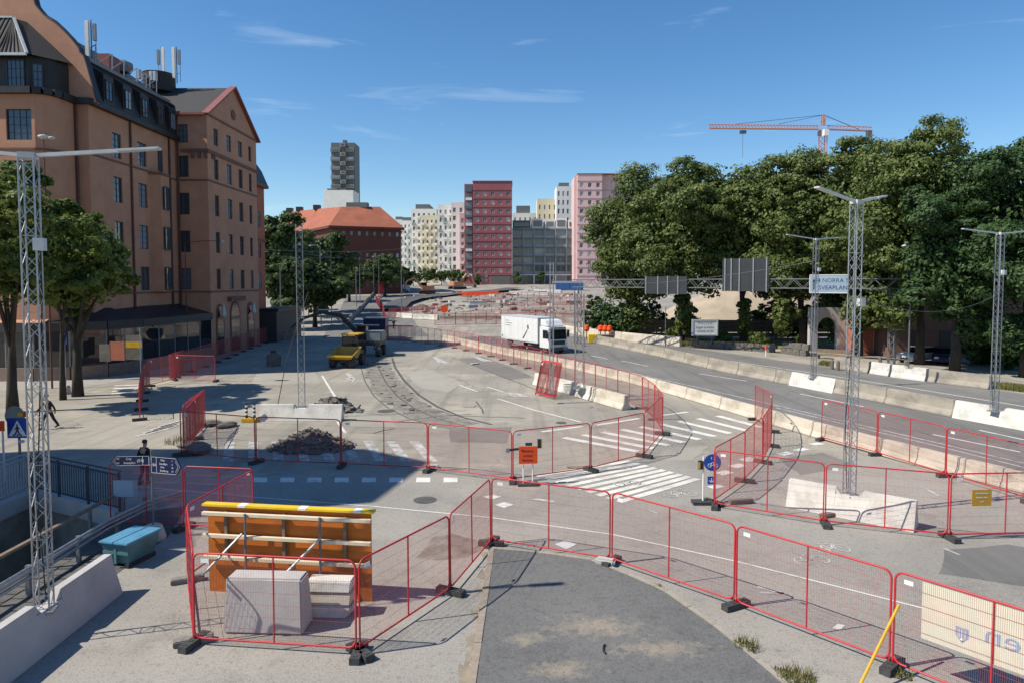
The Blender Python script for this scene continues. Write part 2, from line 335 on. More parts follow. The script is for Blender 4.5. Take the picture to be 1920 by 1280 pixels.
# ================================================================ GROUND
PIT_POLY = [(-13.2, 12.0), (-13.2, 23.2), (-18.0, 25.7), (-18.2, 12.0)]
g = MB()
outer = [Vector((-70, -20, 0)), Vector((70, -20, 0)), Vector((70, 98, 0)), Vector((-70, 98, 0))]
hole = [Vector((x, y, 0)) for x, y in PIT_POLY]
tri = tessellate_polygon([outer, hole]); allv = outer + hole
g.add(allv, [t if (allv[t[1]]-allv[t[0]]).cross(allv[t[2]]-allv[t[0]]).z > 0 else t[::-1] for t in [tuple(t) for t in tri]])
for x0, x1 in ((-2500, -70), (70, 2500)):
    g.add([(x0, -20, 0), (x1, -20, 0), (x1, 98, 0), (x0, 98, 0)], [(0, 1, 2, 3)])
xs = [-2500, -700, -300, -150, -70, 70, 150, 300, 700, 2500]; ys = [98 + 6*i for i in range(34)] + [310, 340, 400, 500, 700, 1200, 2400, 4500]
vv = [(x, y, th(x, y)) for y in ys for x in xs]; n = len(xs)
g.add(vv, [(j*n+i, j*n+i+1, (j+1)*n+i+1, (j+1)*n+i) for j in range(len(ys)-1) for i in range(n-1)])
struct(g.build('ground', M['asph']))

# pit of the pedestrian underpass
g = MB(); P = PIT_POLY
for i in range(4):
    a, b = P[i], P[(i+1) % 4]
    g.add([(a[0], a[1], 0), (b[0], b[1], 0), (b[0], b[1], -3.2), (a[0], a[1], -3.2)], [(0, 1, 2, 3)])
g.add([(x, y, -3.2) for x, y in P], [(0, 1, 2, 3)])
pit = struct(g.build('underpass', M['conc']))
fas = MB()
for a, b in ((P[1], P[2]), (P[2], P[3])):
    fas.bar((a[0], a[1], -.22), (b[0], b[1], -.22), .34, .56)
fas.build('edge_beam', M['concl'], pit)

def wav(pts, amp, seed=1, step=1.0):
    rr = random.Random(seed); out = []
    P = [Vector((p[0], p[1])) for p in pts]
    for a, b in zip(P, P[1:] + P[:1]):
        k = max(1, int((b-a).length/step)); nn = Vector((-(b-a).y, (b-a).x)).normalized()
        for i in range(k): out.append(a + (b-a)*i/k + nn*(rr.uniform(-amp, amp) if i else 0))
    return out
def gp(lst, z=0): return [G(x, y, z) for x, y in lst]

MED = [(-9.6, 95.5), (-9.2, 93.9), (-.9, 75.2), (4.05, 65.9), (9.6, 53.4), (12.0, 46.2), (13.9, 39.9), (15.5, 34.8), (16.7, 31.6), (19.0, 25.8), (22.5, 18)]
FAR = [(6.5, 118), (10.4, 98), (16.1, 90), (20.7, 84.2), (29.4, 64), (34.4, 51.8), (38.5, 44), (46, 30), (60, 6)]
fp = MB().sheet(wav([(-12.9, 1), (24, 1), (21.5, 19), (19.3, 24.5), (16.2, 31), (4, 30), (-3, 28), (-9, 28.6), (-12.9, 27)], .25, 3), .004)
struct(fp.build('footway', M['fore']))
rp = MB().sheet([(x+.3, y) for x, y in MED] + FAR[::-1], .008)
struct(rp.build('main_road', M['road']))
# grass verge with kerb behind the road
gs = MB().sheet(wav(FAR[1:8], 0, 1)[:7] + [(90, 44), (90, 97.5), (12, 97.5)], .006)
# (the list above is an open chain, closed by the three far points)
struct(gs.build('verge', M['grass']))
yard = MB().sheet(wav([(31, 67), (37.5, 53.5), (75, 50), (75, 84), (33, 82)], .3, 8), .012)
struct(yard.build('yard', M['asph']))
# dark traffic island
ISL = gp([(922, 1030), (1010, 1038), (1110, 1052), (1180, 1080), (1250, 1112), (1340, 1175), (1420, 1240), (1500, 1310), (1560, 1380), (868, 1400), (890, 1250), (906, 1140)])
isl = struct(MB().sheet(wav(ISL, .015, 4, .6), .06).build('traffic_island', M['island']))
def kerb_run(pts, parent, wd=.16, hg=.09, L=.95, mat='kerb', z=0):
    rr = random.Random(5)
    me = MB().box((0, L/2, 0), (wd, L-.012, hg)).mesh('kerb_stone', M[mat])
    for a, b in zip(pts, pts[1:]):
        a, b = Vector((a.x, a.y, z)), Vector((b.x, b.y, z)); d = b - a; k = max(1, round(d.length/L))
        for i in range(k):
            o = put('kerb_stone', me, parent, a + d*i/k + Vector((0, 0, hg/2 - .015 + rr.uniform(-.006, .006))))
            o.rotation_euler = (0, 0, math.atan2(-d.x, d.y) + rr.uniform(-.01, .01)); o.scale = (1, d.length/k/L, 1)
kerb_run([ISL[9], ISL[10], ISL[11], ISL[0]], isl)
kerb_run([ISL[0], ISL[1], ISL[2], ISL[3], ISL[4], ISL[5], ISL[6], ISL[7]], isl, wd=.12, mat='conc')
dl = MB(); rr = random.Random(11)
for px, py, n_ in ((908, 1040, .10), (903, 1075, .12), (898, 1105, .10), (893, 1150, .13), (884, 1200, .12), (880, 1228, .10), (872, 1262, .15), (868, 1290, .12)):
    c = G(px, py); k = 18; ph = [rr.uniform(.5, 1.2) for _ in range(k)]
    dl.sheet([(c.x + n_*ph[i]*math.cos(6.283*i/k), c.y + n_*3.2*ph[i]*math.sin(6.283*i/k)) for i in range(k)], .0095 + .0004*(py % 5))
o = stuff(dl.build('kerb_litter', M['sand'])); o['label'] = 'brown leaf litter gathered along the island kerb'; o['category'] = 'litter'
hz = MB().path([G(1137 + 6*math.cos(a) , 1215 + 9*math.sin(a), .08) for a in [R(100 + 20*i) for i in range(8)]], .022, 6)
tag(hz.build('hose_scrap', M['cable']), 'short curved scrap of black hose on the dark island', 'hose')

# left pavement in front of the corner building, far left road, dirt of the site
struct(MB().sheet(wav([(-70, 49.5), (-36, 49.5), (-31.5, 53), (-30.3, 60), (-30.2, 98), (-70, 98)], .05, 2, 3), .01).build('pavement', M['pave']))
lp = [(-19.4, 99), (-24, 120), (-30, 150), (-40, 200), (-50, 250), (-70, 350)]
struct(MB().line([Vector((*p, 0)) for p in lp], 15, .012, th).build('side_road', M['road']))
def drape(name, poly_lo, poly_hi, k, mat, off=.03, rough=0, seed=1):
    """quad grid between two edge chains of the same length, following the terrain"""
    rr = random.Random(seed); m = MB(); nn = len(poly_lo); vs = []
    for i in range(nn):
        a, b = Vector(poly_lo[i]), Vector(poly_hi[i])
        for j in range(k+1):
            q = a + (b-a)*j/k; ed = 0 if (j in (0, k) or i in (0, nn-1)) else 1
            vs.append((q.x, q.y, th(q.x, q.y) + off + ed*rr.uniform(0, rough)))
    return m.add(vs, [(i*(k+1)+j, (i+1)*(k+1)+j, (i+1)*(k+1)+j+1, i*(k+1)+j+1) for i in range(nn-1) for j in range(k)]).build(name, M[mat])
ch = [118 + 7*i for i in range(23)]
struct(drape('construction_site', [(-.125*y + 2, y) for y in ch], [(.11*y + 4, y) for y in ch], 26, 'dirt', .03, .22, 5))
cv = [Gt(735, 585), Gt(750, 572), Gt(775, 564), Gt(820, 558), Gt(880, 553), Gt(940, 548), Gt(965, 544)]
struct(MB().line([Vector((p.x, p.y, 0)) for p in cv], 5.5, .75, th).build('curved_road', M['tar']))

# milled curve of the old track
tr = MB()
CURV = gp([(706, 672), (708, 690), (720, 715), (742, 742), (772, 764), (815, 784), (868, 798)])
cc = [(p.x, p.y) for p in CURV]
rr = random.Random(3); eL, eR = [], []
for i in range(61):
    f = i/60*(len(cc)-1); k = min(int(f), len(cc)-2); p = Vector(cc[k]).lerp(Vector(cc[k+1]), f-k); dv = (Vector(cc[k+1])-Vector(cc[k])).normalized(); nn = Vector((-dv.y, dv.x))
    eL.append(p + nn*(1.15 + rr.uniform(-.22, .22))); eR.append(p - nn*(1.15 + rr.uniform(-.25, .25)))
struct(MB().add([(q.x, q.y, .009) for q in eL + eR], [(i, 61+i, 62+i, i+1) for i in range(60)]).build('milled_strip', M['trench']))
for i in range(46):
    q = eL[i].lerp(eR[i], rr.random()); s = rr.uniform(.05, .2); m = MB(); m.add([(x*s*rr.uniform(.5, 1), y*s*rr.uniform(.4, 1), z*s*.35) for z in (0, 1) for x, y in ((-1, -1), (1, -1), (1, 1), (-1, 1))], [(3, 2, 1, 0), (4, 5, 6, 7), (0, 1, 5, 4), (1, 2, 6, 5), (2, 3, 7, 6), (3, 0, 4, 7)])
    tag(m.build('asphalt_lump', M['rubble'], loc=(q.x, q.y, .01)), 'small broken asphalt lump lying on the milled curved strip', 'lump', 'lumps on the milled strip')
tk = MB(); tk.line([(x-1.5, y) for x, y in cc], .08, .0105); tk.line([(x+1.55, y+.4) for x, y in cc], .2, .0110); tk.line([(x+.1, y) for x, y in cc], .1, .0125)
o = struct(tk.build('tar_joint', M['tar']))
cr_ = MB()
for pts in ([(893, 752), (900, 762), (911, 778)], [(868, 762), (888, 763), (897, 757)], [(820, 768), (850, 778), (900, 775)], [(741, 790), (840, 778), (1000, 784)], [(700, 812), (720, 806), (762, 800)],
            [(845, 668), (880, 682), (940, 705), (985, 722)], [(985, 722), (1010, 732), (1050, 742)]):
    cr_.line(wav(gp(pts), .06, len(pts), .5)[:-int(max(1, (gp(pts)[-1]-gp(pts)[0]).length/.5)*.98)] or gp(pts), .09, .0118)
struct(cr_.build('sealed_crack', M['tar']))
mh = MB()
for px, py, r in ((797, 937, .42), (1400, 772, .3), (1052, 792, .3), (724, 770, .55)):
    c = G(px, py); mh.sheet([(c.x + r*math.cos(a*.35), c.y + r*math.sin(a*.35)) for a in range(18)], .0135)
struct(mh.build('manhole_cover', M['tar']))
dp = MB().sheet(wav(gp([(1770, 1030), (1890, 1020), (1990, 1035), (1990, 1110), (1850, 1088), (1760, 1075)]), .06, 4, .5), .0075)
struct(dp.build('asphalt_patch', M['road']))
dp2 = MB().sheet(wav(gp([(780, 1045), (812, 1006), (850, 1000), (895, 1012), (905, 1030), (870, 1045), (820, 1050)]), .05, 4, .4), .0075)
struct(dp2.build('wet_stain', M['trench']))

# repairs cut into the plaza, each with its own tone
M['mend_d'] = asphalt('dark repair asphalt', (.165, .155, .14), (.22, .208, .188), (.105, .10, .092), .4, cracks=False)
M['mend_l'] = asphalt('pale repair asphalt', (.30, .28, .24), (.37, .345, .295), (.20, .188, .165), .4, cracks=False)
for i, (pts, mt) in enumerate((([(860, 672), (905, 668), (960, 688), (1000, 706), (955, 712), (905, 692)], 'mend_d'), ([(760, 700), (800, 690), (870, 716), (840, 735), (790, 728)], 'mend_l'), ([(480, 700), (590, 696), (600, 716), (470, 724)], 'mend_l'),
        ([(840, 802), (960, 800), (950, 830), (845, 828)], 'mend_d'), ([(650, 772), (730, 780), (745, 800), (660, 800)], 'mend_l'), ([(1460, 860), (1540, 848), (1610, 872), (1500, 890)], 'mend_d'), ([(1250, 840), (1330, 835), (1300, 862), (1235, 862)], 'mend_l'),
        )):
    struct(MB().sheet(wav(gp(pts), .07, 20+i, .5), .0060 + .0004*i).build('asphalt_repair', M[mt]))
# ---------------------------------------------------------------- markings
def lerp(a, b, t): return (a[0] + (b[0]-a[0])*t, a[1] + (b[1]-a[1])*t)
def mark(name, quads=None, lines=None, mat='white_line', z=.0145):
    m = MB()
    for q in quads or []: m.sheet(gp(q), z)
    for pts, wd in lines or []: m.line(gp(pts), wd, z)
    return struct(m.build(name, M[mat]))
mark('zebra_crossing', lines=[([lerp((1005, 892), (1160, 941), i/8), lerp((1182, 864), (1308, 897), i/8)], .30) for i in range(9)], mat='zebra')
mark('zebra_crossing', lines=[([lerp((1057, 820), (1345, 779), i/8), lerp((1196, 846), (1428, 801), i/8)], .45) for i in range(9)])
mark('zebra_crossing', quads=[[(t-9, 827), (t+9, 827), (b+10, 865), (b-10, 865)] for t, b in [(776-43*i, 811-48*i) for i in range(9)]], mat='faint_line')
mark('zebra_crossing', lines=[([(208+2*i, 738-5*i), (262, 736-5*i)], .5) for i in range(4)])
mark('zebra_crossing', lines=[([(255+14*i, 818-6*i), (330+6*i, 798-4*i)], .4) for i in range(4)], mat='faint_line')
mark('lane_line', lines=[([(604, 704), (620, 730), (640, 762)], .16), ([(633, 790), (648, 812)], .16), ([(861, 721), (895, 734)], .15), ([(913, 725), (944, 734)], .15),
     ([(933, 747), (1000, 768), (1090, 791)], .16), ([(1016, 809), (1092, 799)], .3), ([(1116, 797), (1199, 784)], .3), ([(1243, 778), (1290, 772)], .3)])
mark('arrow_marking', quads=[[(940, 735), (972, 736), (992, 744), (965, 743)], [(648, 700), (655, 698), (664, 708), (657, 710)], [(645, 709), (668, 708), (662, 716)],
     [(886, 669), (892, 668), (925, 677), (906, 677)], [(812, 669), (817, 668), (842, 681), (822, 680)]], mat='faint_line')
mark('edge_line', lines=[([(1090, 680), (1200, 702), (1300, 724), (1440, 756), (1590, 791), (1750, 828), (1920, 868)], .14), ([(1455, 764), (1590, 796), (1750, 834), (1920, 876)], .12)], mat='faint_line')
mark('edge_line', lines=[([(1180, 648), (1250, 659), (1329, 671), (1450, 688), (1590, 709), (1750, 734), (1930, 763)], .16)])
mark('dashed_line', lines=[([(1310, 700), (1400, 714)], .14), ([(1108, 666), (1140, 673)], .14), ([(1165, 676), (1215, 686)], .14), ([(1749, 814), (1913, 847)], .16), ([(1836, 806), (1920, 824)], .16), ([(1500, 738), (1620, 762)], .14)])
mark('cycle_lane_line', lines=[([(200, 905), (290, 915), (480, 932), (700, 949), (920, 970), (1150, 1002), (1380, 1052), (1560, 1097), (1730, 1140), (1960, 1203)], .075)])
mark('square_marking', quads=[[(832-51*i, 895), (858-51*i, 895), (858-51*i, 904), (831-51*i, 904)] for i in range(8)] +
     [[(905, 931), (925, 927), (941, 931), (922, 936)], [(928, 946), (945, 941), (964, 946), (945, 952)], [(1040, 1020), (1060, 1013), (1082, 1020), (1062, 1030)],
      [(1385, 861), (1405, 856), (1422, 861), (1402, 866)], [(1365, 873), (1385, 868), (1402, 873), (1382, 878)], [(1340, 886), (1360, 881), (1378, 886), (1356, 891)], [(1455, 850), (1475, 846), (1490, 850), (1470, 854)],
      [(1485, 843), (1505, 839), (1520, 842), (1500, 846)], [(1515, 832), (1532, 829), (1548, 832), (1530, 835)], [(1325, 912), (1345, 908), (1360, 912), (1340, 917)], [(1560, 1178), (1570, 1170), (1585, 1172), (1575, 1182)]])
mark('worn_marking', lines=[([(1420, 1100), (1485, 1117)], .12), ([(1425, 1111), (1470, 1112)], .10), ([(1000, 935), (1040, 940)], .2), ([(1215, 955), (1232, 962)], .07), ([(1650, 945), (1690, 966)], .12), ([(1770, 1028), (1800, 1040)], .10), ([(1735, 915), (1762, 930)], .12)], mat='faint_line')
def bike(px, py, s, name='bicycle_symbol'):
    c = G(px, py); m = MB(); d = Vector((.97, .25)); e = Vector((-.25, .97))
    def P2(u, v): q = Vector((c.x, c.y)) + d*u*s + e*v*s; return (q.x, q.y)
    for u in (-.42, .42):
        ring = [P2(u + .24*math.cos(a), .24*math.sin(a)*1.4) for a in [2*math.pi*i/16 for i in range(17)]]
        m.line(ring, .055*s, .0145)
    for a, b in (((-.42, 0), (-.1, .5)), ((-.1, .5), (.3, .45)), ((.3, .5), (.42, 0)), ((-.42, 0), (.02, 0)), ((.02, 0), (.3, .42)), ((.02, 0), (-.14, .58)), ((.2, .62), (.36, .6))):
        m.line([P2(*a), P2(*b)], .06*s, .0152)
    return struct(m.build(name, M['faint_line']))
bike(1276, 926, .95); bike(1560, 1029, .8); bike(1522, 1050, .75); bike(1176, 906, .8)

# ================================================================ PLANT TUFTS
def tuft(name, c, r, h, n, label, group=None, mat='grass_blade', cat='weeds'):
    rr = random.Random(int(c.x*91 + c.y*17)); m = MB()
    for i in range(n):
        a = rr.uniform(0, 6.28); d = r*math.sqrt(rr.random()); b = Vector((c.x + d*math.cos(a), c.y + d*math.sin(a), c.z))
        l = Vector((rr.uniform(-.5, .5), rr.uniform(-.5, .5), 1))*h*rr.uniform(.4, 1); s = Vector((math.cos(a*3), math.sin(a*3), 0))*.012
        m.add([b - s, b + s, b + l*.6 + s*.8, b + l], [(0, 1, 2, 3)])
    o = m.build(name, M[mat]); tag(o, label, cat, group); return o
tuft('weed_tuft', G(1232, 1103), .18, .15, 60, 'small weed tuft at the island kerb near loose concrete stone', None)
tuft('weed_tuft', G(1400, 1215), .25, .3, 120, 'tallest weed tuft growing beside the island kerb')
tuft('weed_tuft', G(1495, 1276), .35, .3, 200, 'wide weed patch at the island kerb by yellow strut')
tuft('weed_tuft', G(1690, 1266), .22, .16, 110, 'low green weeds under the fence by yellow strut')
tuft('weed_tuft', G(1462, 1258), .15, .12, 50, 'small pale weeds between island kerb and fence')
tuft('weed_tuft', G(340, 828), .8, .35, 200, 'straggling green weeds beside the leaning red panels')

# ================================================================ FENCES
PL, PH = 3.44, 2.0
def rounded(x0, x1, z0, z1, r, k=5):
    pts = []
    for cx, cz, a0 in ((x1-r, z1-r, 0), (x0+r, z1-r, 90), (x0+r, z0+r, 180), (x1-r, z0+r, 270)):
        for i in range(k+1):
            a = R(a0 + 90*i/k); pts.append((cx + r*math.cos(a), 0, cz + r*math.sin(a)))
    return pts
fm = MB().path([(x, y, z) for x, y, z in rounded(0, PL, .14, PH, .17)], .022, 8, closed=True)
for x in (0, PL): fm.tube((x, 0, .02), (x, 0, .34), .019, 6)
for x, sx in ((0, 1), (PL, -1)): fm.add([(x, -.004, .14), (x + sx*.13, -.004, .14), (x, -.004, .3), (x, .004, .14), (x + sx*.13, .004, .14), (x, .004, .3)], [(0, 1, 2), (5, 4, 3), (0, 3, 4, 1), (1, 4, 5, 2), (2, 5, 3, 0)])
FRAME = fm.mesh('frame', M['red']); FRAME.shade_smooth()
MID = MB().tube((PL/2, 0, .14), (PL/2, 0, PH), .019, 6).mesh('middle_post', M['red'])
wm = MB(); k = 98
for i in range(1, k):
    x = PL*i/k
    if abs(x - PL/2) > .02: wm.box((x, 0, (.16+PH-.02)/2), (.0028, .0028, PH-.18))
for i in range(1, 7): wm.box((PL/2, .005, .14 + (PH-.14)*i/7), (PL-.03, .004, .004))
WIRE = wm.mesh('wire_mesh', M['redw'])
TAGM = MB().box((.26, -.012, PH-.16), (.17, .004, .09)).mesh('name_plate', M['whites'])
def foot_mesh(mat):
    m = MB().box((0, 0, .075), (.22, .76, .15))
    for y in (-.28, -.1, .1, .28): m.box((0, y, .153), (.1, .07, .012))
    return m
FOOT = foot_mesh('rubber').build('fence_foot', M['rubber'], bevel=.012).data
FOOTG = MB().box((0, 0, .07), (.24, .80, .14)).build('fence_foot', M['greyfoot'], bevel=.02).data
for o in [o for o in C.objects if o.name.startswith('fence_foot')]: bpy.data.objects.remove(o)
def panel(a, b, label, group, lean=0, z=None, tagged=True, nm='mesh_fence'):
    d = Vector((b.x-a.x, b.y-a.y, 0)); z0 = th(a.x, a.y) if z is None else z
    o = thing(nm, label, 'fence', (a.x, a.y, z0 + .03), 0, group)
    o.rotation_euler = (lean, 0, math.atan2(d.y, d.x)); o.scale = ((d.length-.06)/PL, 1, 1)
    put('frame', FRAME, o); put('middle_post', MID, o); stuff(put('wire_mesh', WIRE, o))
    if tagged: put('name_plate', TAGM, o)
    return o
def run(px, label, group, feet='rubber', pts=None, exact=False, footlab=None, tagged=True, flat=True):
    P = pts or [Gt(x, y) for x, y in px]
    if exact: J = P
    else:
        seg = [(P[i+1]-P[i]).length for i in range(len(P)-1)]; tot = sum(seg); k = max(1, round(tot/3.5)); J = []
        for i in range(k+1):
            s = tot*i/k; q = 0
            while q < len(seg)-1 and s > seg[q]: s -= seg[q]; q += 1
            J.append(P[q] + (P[q+1]-P[q])*min(1, s/seg[q]))
    labs = label if isinstance(label, list) else [label]*(len(J)-1)
    for a, b, lb in zip(J, J[1:], labs): panel(a, b, lb, None if isinstance(label, list) else group, tagged=tagged, lean=random.uniform(-.012, .012))
    label = labs[0]
    if feet:
        for i, p in enumerate(J):
            q = J[min(i+1, len(J)-1)] - J[max(i-1, 0)]
            o = put('ballast_block', FOOT if feet == 'rubber' else FOOTG, None, (p.x, p.y, th(p.x, p.y) + .002)); o.rotation_euler = (0, 0, math.atan2(q.y, q.x) + random.uniform(-.3, .3))
            tag(o, ('black rubber foot' if feet == 'rubber' else 'grey concrete foot') + ' under the ' + (footlab or label), 'ballast block', 'feet of the ' + group)
    return J
run([(922, 1020), (1147, 1057), (1380, 1139), (1673, 1254), (2090, 1425)], ['red mesh panel at the island corner with loose concrete block at its foot', 'red mesh panel along the island between loose block and black foot', 'red mesh panel along the island ending at the yellow strut', 'red mesh panel covered by the cream banner'], 'fence along the dark island', exact=True, footlab='fence along the dark island')
run([(675, 1228), (845, 1113), (921, 1022)], ['red mesh panel joining the formwork enclosure, formwork shadow behind it', 'red mesh panel meeting the island corner over the brown stain'], 'fence from formwork to island corner', exact=True, footlab='fence from formwork to island')
run([(365, 1209), (673, 1229)], 'red mesh fence panel closing the formwork enclosure, in front of concrete blocks', 'front of the formwork enclosure', exact=True, footlab='fence in front of the concrete blocks')
run([(363, 1205), (352, 1090), (478, 1000)], ['red mesh panel seen edge on at the formwork enclosure side', 'red mesh panel running from formwork end into the shade'], 'side of the formwork enclosure', exact=True, feet='grey', footlab='fence at the formwork end')
run([(476, 999), (345, 992), (205, 985)], ['shaded red mesh panel behind the formwork top strip', 'shaded red mesh panel carrying the blank pale board'], 'fence by the direction signpost', exact=True, footlab='shaded fence by the signpost')
run([(340, 853), (481, 868), (641, 875), (804, 883), (962, 904), (1108, 883), (1208, 857), (1242, 815)], ['red mesh panel before the hazard post pair, zebra stripes behind', 'red mesh panel straight before the asphalt rubble heap', 'red mesh panel over the shaded zebra, ending at pale sack', 'red mesh panel between pale sack and orange notice board', 'red mesh panel directly behind the orange notice board', 'red mesh panel over the upper zebra stripes', 'short red mesh panel turning toward the median barrier'], 'fence round the rubble heap', exact=True, footlab='fence round rubble heap and orange sign')
run([(1242, 812), (1217, 772), (1195, 762), (1122, 736), (1061, 716), (1006, 696), (964, 683), (941, 675), (915, 667), (884, 660), (848, 652), (812, 646), (778, 641)], 'red mesh fence panel along the cream median barrier', 'fence along the median barrier', 'grey', footlab='fence along the median barrier')
run([(1338, 945), (1396, 904), (1430, 868), (1446, 836), (1447, 810), (1415, 787)], 'red mesh fence panel running from blue cycle sign to the median barrier', 'fence behind the blue cycle sign', footlab='fence behind the cycle sign')
run([(1340, 951), (1547, 985), (1780, 1011), (1990, 1006)], ['red mesh panel between blue cycle sign and white lamp barrier', 'red mesh panel in front of the white lamp barrier and its mast', 'red mesh panel carrying the mustard notice board'], 'fence before the white lamp barrier', exact=True, footlab='fence before the white lamp barrier')
run([(1540, 825), (1645, 854), (1774, 894), (1935, 943)], ['red mesh panel before the median wall, first beyond the lattice mast', 'red mesh panel before the median wall, second beyond the lattice mast', 'red mesh panel before the median wall above the mustard board'], 'fence between lamp mast and median', exact=True, footlab='fence between mast and median')
run([(345, 855), (366, 824), (382, 800)], ['red mesh panel edge on beside the big rough stone', 'red mesh panel edge on behind the flat boulders'], 'fence by the flat stones', exact=True, footlab='fence by the flat stones')
run([(262, 788), (267, 754), (272, 727), (322, 713), (405, 715)], 'red mesh fence panel on the pavement opposite the shop windows', 'fence opposite the shop', footlab='fence opposite the shop')
run([(330, 708), (375, 692), (420, 675), (460, 657), (500, 643), (530, 632)], 'shaded red mesh fence panel along the foot of the salmon building', 'fence along the salmon building', footlab='fence along the salmon building', tagged=False)
for i in range(4):
    a, b = G(724 + 1.5*i, 640 - i*.7), G(772 + 2*i, 641 - i*.7); panel(a, b, 'red mesh fence panel in the dense row next to the worker', 'overlapping panels by the worker', tagged=False)
for i in range(5):
    a, b = G(318 + 1.4*i, 712-.6*i), G(331 + 1.2*i, 706-.5*i); b = a + (b-a).normalized()*3.4
    panel(a, b, 'red mesh panel in the bundle standing before the shop door', 'bundle before the shop door', tagged=False)
for i in range(4):
    a, b = G(1003 + 1.0*i, 741 - .8*i), G(1059 + 1.5*i, 755 - 1.2*i); b = a + (b-a).normalized()*2.25
    o = panel(a, b, 'red mesh panel in the stack leaning on the lamp base barrier', 'stack leaning on the barrier', lean=R(-13)); o.scale = (2.2/PL, 1, 1.2)
for i in range(3):
    a, b = G(345 + 6*i, 838 - 7*i), G(378 + 3*i, 812 - 6*i); b = a + (b-a).normalized()*3.3
    panel(a, b, 'red mesh panel in the row standing among weeds by the flat stones', 'panels among the weeds', tagged=False)
# far runs inside the site
for q, (p0, p1, lb, gn_) in enumerate((((-13.5, 121), (15, 127), 'distant red mesh panel in the nearest row of the site, behind the white blocks', 'nearest fence row of the site'), ((-6, 166), (20, 172), 'distant red mesh panel in the row by the gravel heap', 'fence row by the gravel'), ((-12, 185), (14, 190), 'distant red mesh panel in the row before the orange barriers', 'fence row before the orange barriers'), ((-24, 135), (-15, 150), 'distant red mesh panel where the curved site road begins', 'fence at the curved road'))):
    for off in (0, .35): run(None, lb, gn_, None, pts=[Vector((p0[0], p0[1]+off, 0)), Vector((p1[0], p1[1]+off, 0))], tagged=False)
run(None, 'distant red mesh fence panel across the building site', 'fence across the building site', None, pts=[Vector((-10.5, 128, 0)), Vector((4, 138, 0)), Vector((17, 140, 0))], tagged=False)
run(None, 'distant red mesh fence panel beside the far side road', 'fence beside the far road', None, pts=[Vector((-21.5, 118, 0)), Vector((-28, 150, 0)), Vector((-35, 178, 0))], tagged=False)
run(None, 'distant red mesh fence panel in the second row among the spoil heaps', 'fence along the site road', None, pts=[Vector((-8, 150, 0)), Vector((10, 152, 0)), Vector((19, 158, 0))], tagged=False)
# ================================================================ CONCRETE BARRIERS
def prof(h, wb, wt):
    return [(-wb/2, 0), (wb/2, 0), (wb/2, h*.12), (wt/2 + .05, h*.42), (wt/2, h), (-wt/2, h), (-wt/2 - .05, h*.42), (-wb/2, h*.12)]
def barrier_mesh(L, h, wb, wt, notch=0, low=False):
    m = MB(); pf = prof(h, wb, wt) if not low else [(-wb/2, 0), (wb/2, 0), (wt/2, h*.8), (wt/2*.75, h), (-wt/2*.75, h), (-wt/2, h*.8)]
    def seg(y0, y1, p):
        k = len(p); m.add([(x, y0, z) for x, z in p] + [(x, y1, z) for x, z in p], [tuple(range(k)), tuple(range(2*k-1, k-1, -1))] + [(i, k+i, k+(i+1) % k, (i+1) % k) for i in range(k)])
    if not notch: seg(0, L, pf)
    else:
        cut = [(x, min(z, h - .22)) for x, z in pf]; c = L/2
        seg(0, c - .42, pf); seg(c + .42, L, pf)
        seg(c - .42, c + .42, cut)
        for s in (-1, 1):
            k = [(x, z) for x, z in pf]
            y0, y1 = c + s*.42, c + s*.24
            xa = pf[4][0] if not low else pf[3][0]
            m.add([(-xa, y0, h), (xa, y0, h), (xa, y0, h-.222), (-xa, y0, h-.222), (xa, y1, h-.222), (-xa, y1, h-.222)], [(0, 1, 4, 5), (1, 2, 4), (0, 5, 3)])
    return m
BM = {}
def barrier(a, b, label, group=None, mat='conc', h=.85, wb=.62, wt=.24, notch=0, low=False, name='concrete_barrier'):
    d = Vector((b.x-a.x, b.y-a.y, 0)); Ln = d.length - .03
    key = (mat, h, wb, wt, notch, low)
    if notch or key not in BM:
        L0 = Ln if notch else 3.0
        o = barrier_mesh(L0, h, wb, wt, notch, low).build(name, M[mat], bevel=0 if notch else .025); me = o.data; bpy.data.objects.remove(o)
        if not notch: BM[key] = me
        sc = 1 if notch else Ln/3.0
    else: me = BM[key]; sc = Ln/3.0
    o = put(name, me, None, (a.x, a.y, th(a.x, a.y) + .012)); o.scale = (1, sc, 1); o.rotation_euler = (0, 0, math.atan2(-d.x, d.y))
    return tag(o, label, 'barrier', group)
def resample(pts, step):
    P = [Vector((p[0], p[1], 0)) for p in pts]; out = [P[0]]; rem = step
    for a, b in zip(P, P[1:]):
        l = (b-a).length; s = 0
        while l - s >= rem: s += rem; out.append(a + (b-a)*s/l); rem = step
        rem -= l - s
    return out
J = resample(MED[1:], 4.0)
for a, b in zip(J, J[1:]): barrier(a, b, 'cream concrete barrier in the curving median row behind the red fence', 'cream median barriers', 'concp', .74, .58, .26)
FARM = [(10.9, 89.6), (13.95, 79.2), (16.4, 70.5), (17.6, 64.6), (19.9, 56.6), (21.5, 52.8), (23, 48.75), (24.5, 44.5), (25.7, 40.2), (27.2, 36.9), (29.6, 31)]
W1 = (Vector((21.5, 52.8, 0)), Vector((23.0, 48.75, 0))); W2 = (Vector((25.85, 40.0, 0)), Vector((27.75, 35.6, 0)))
J = resample(FARM[:6], 4.6) + [W1[0]]
for a, b in zip(J, J[1:]):
    if (b-a).length > 1: barrier(a, b, 'weathered grey concrete barrier in the far median row, beyond the white one', 'far grey median barriers', 'conc', 1.0, .72, .3)
m1, m2 = Vector((24.4, 44.6, 0)), Vector((27.75, 35.6, 0))
barrier(W1[1], m1, 'stained grey barrier between the two white barriers of the far median', 'grey barriers between white ones', 'conc', 1.0, .72, .3)
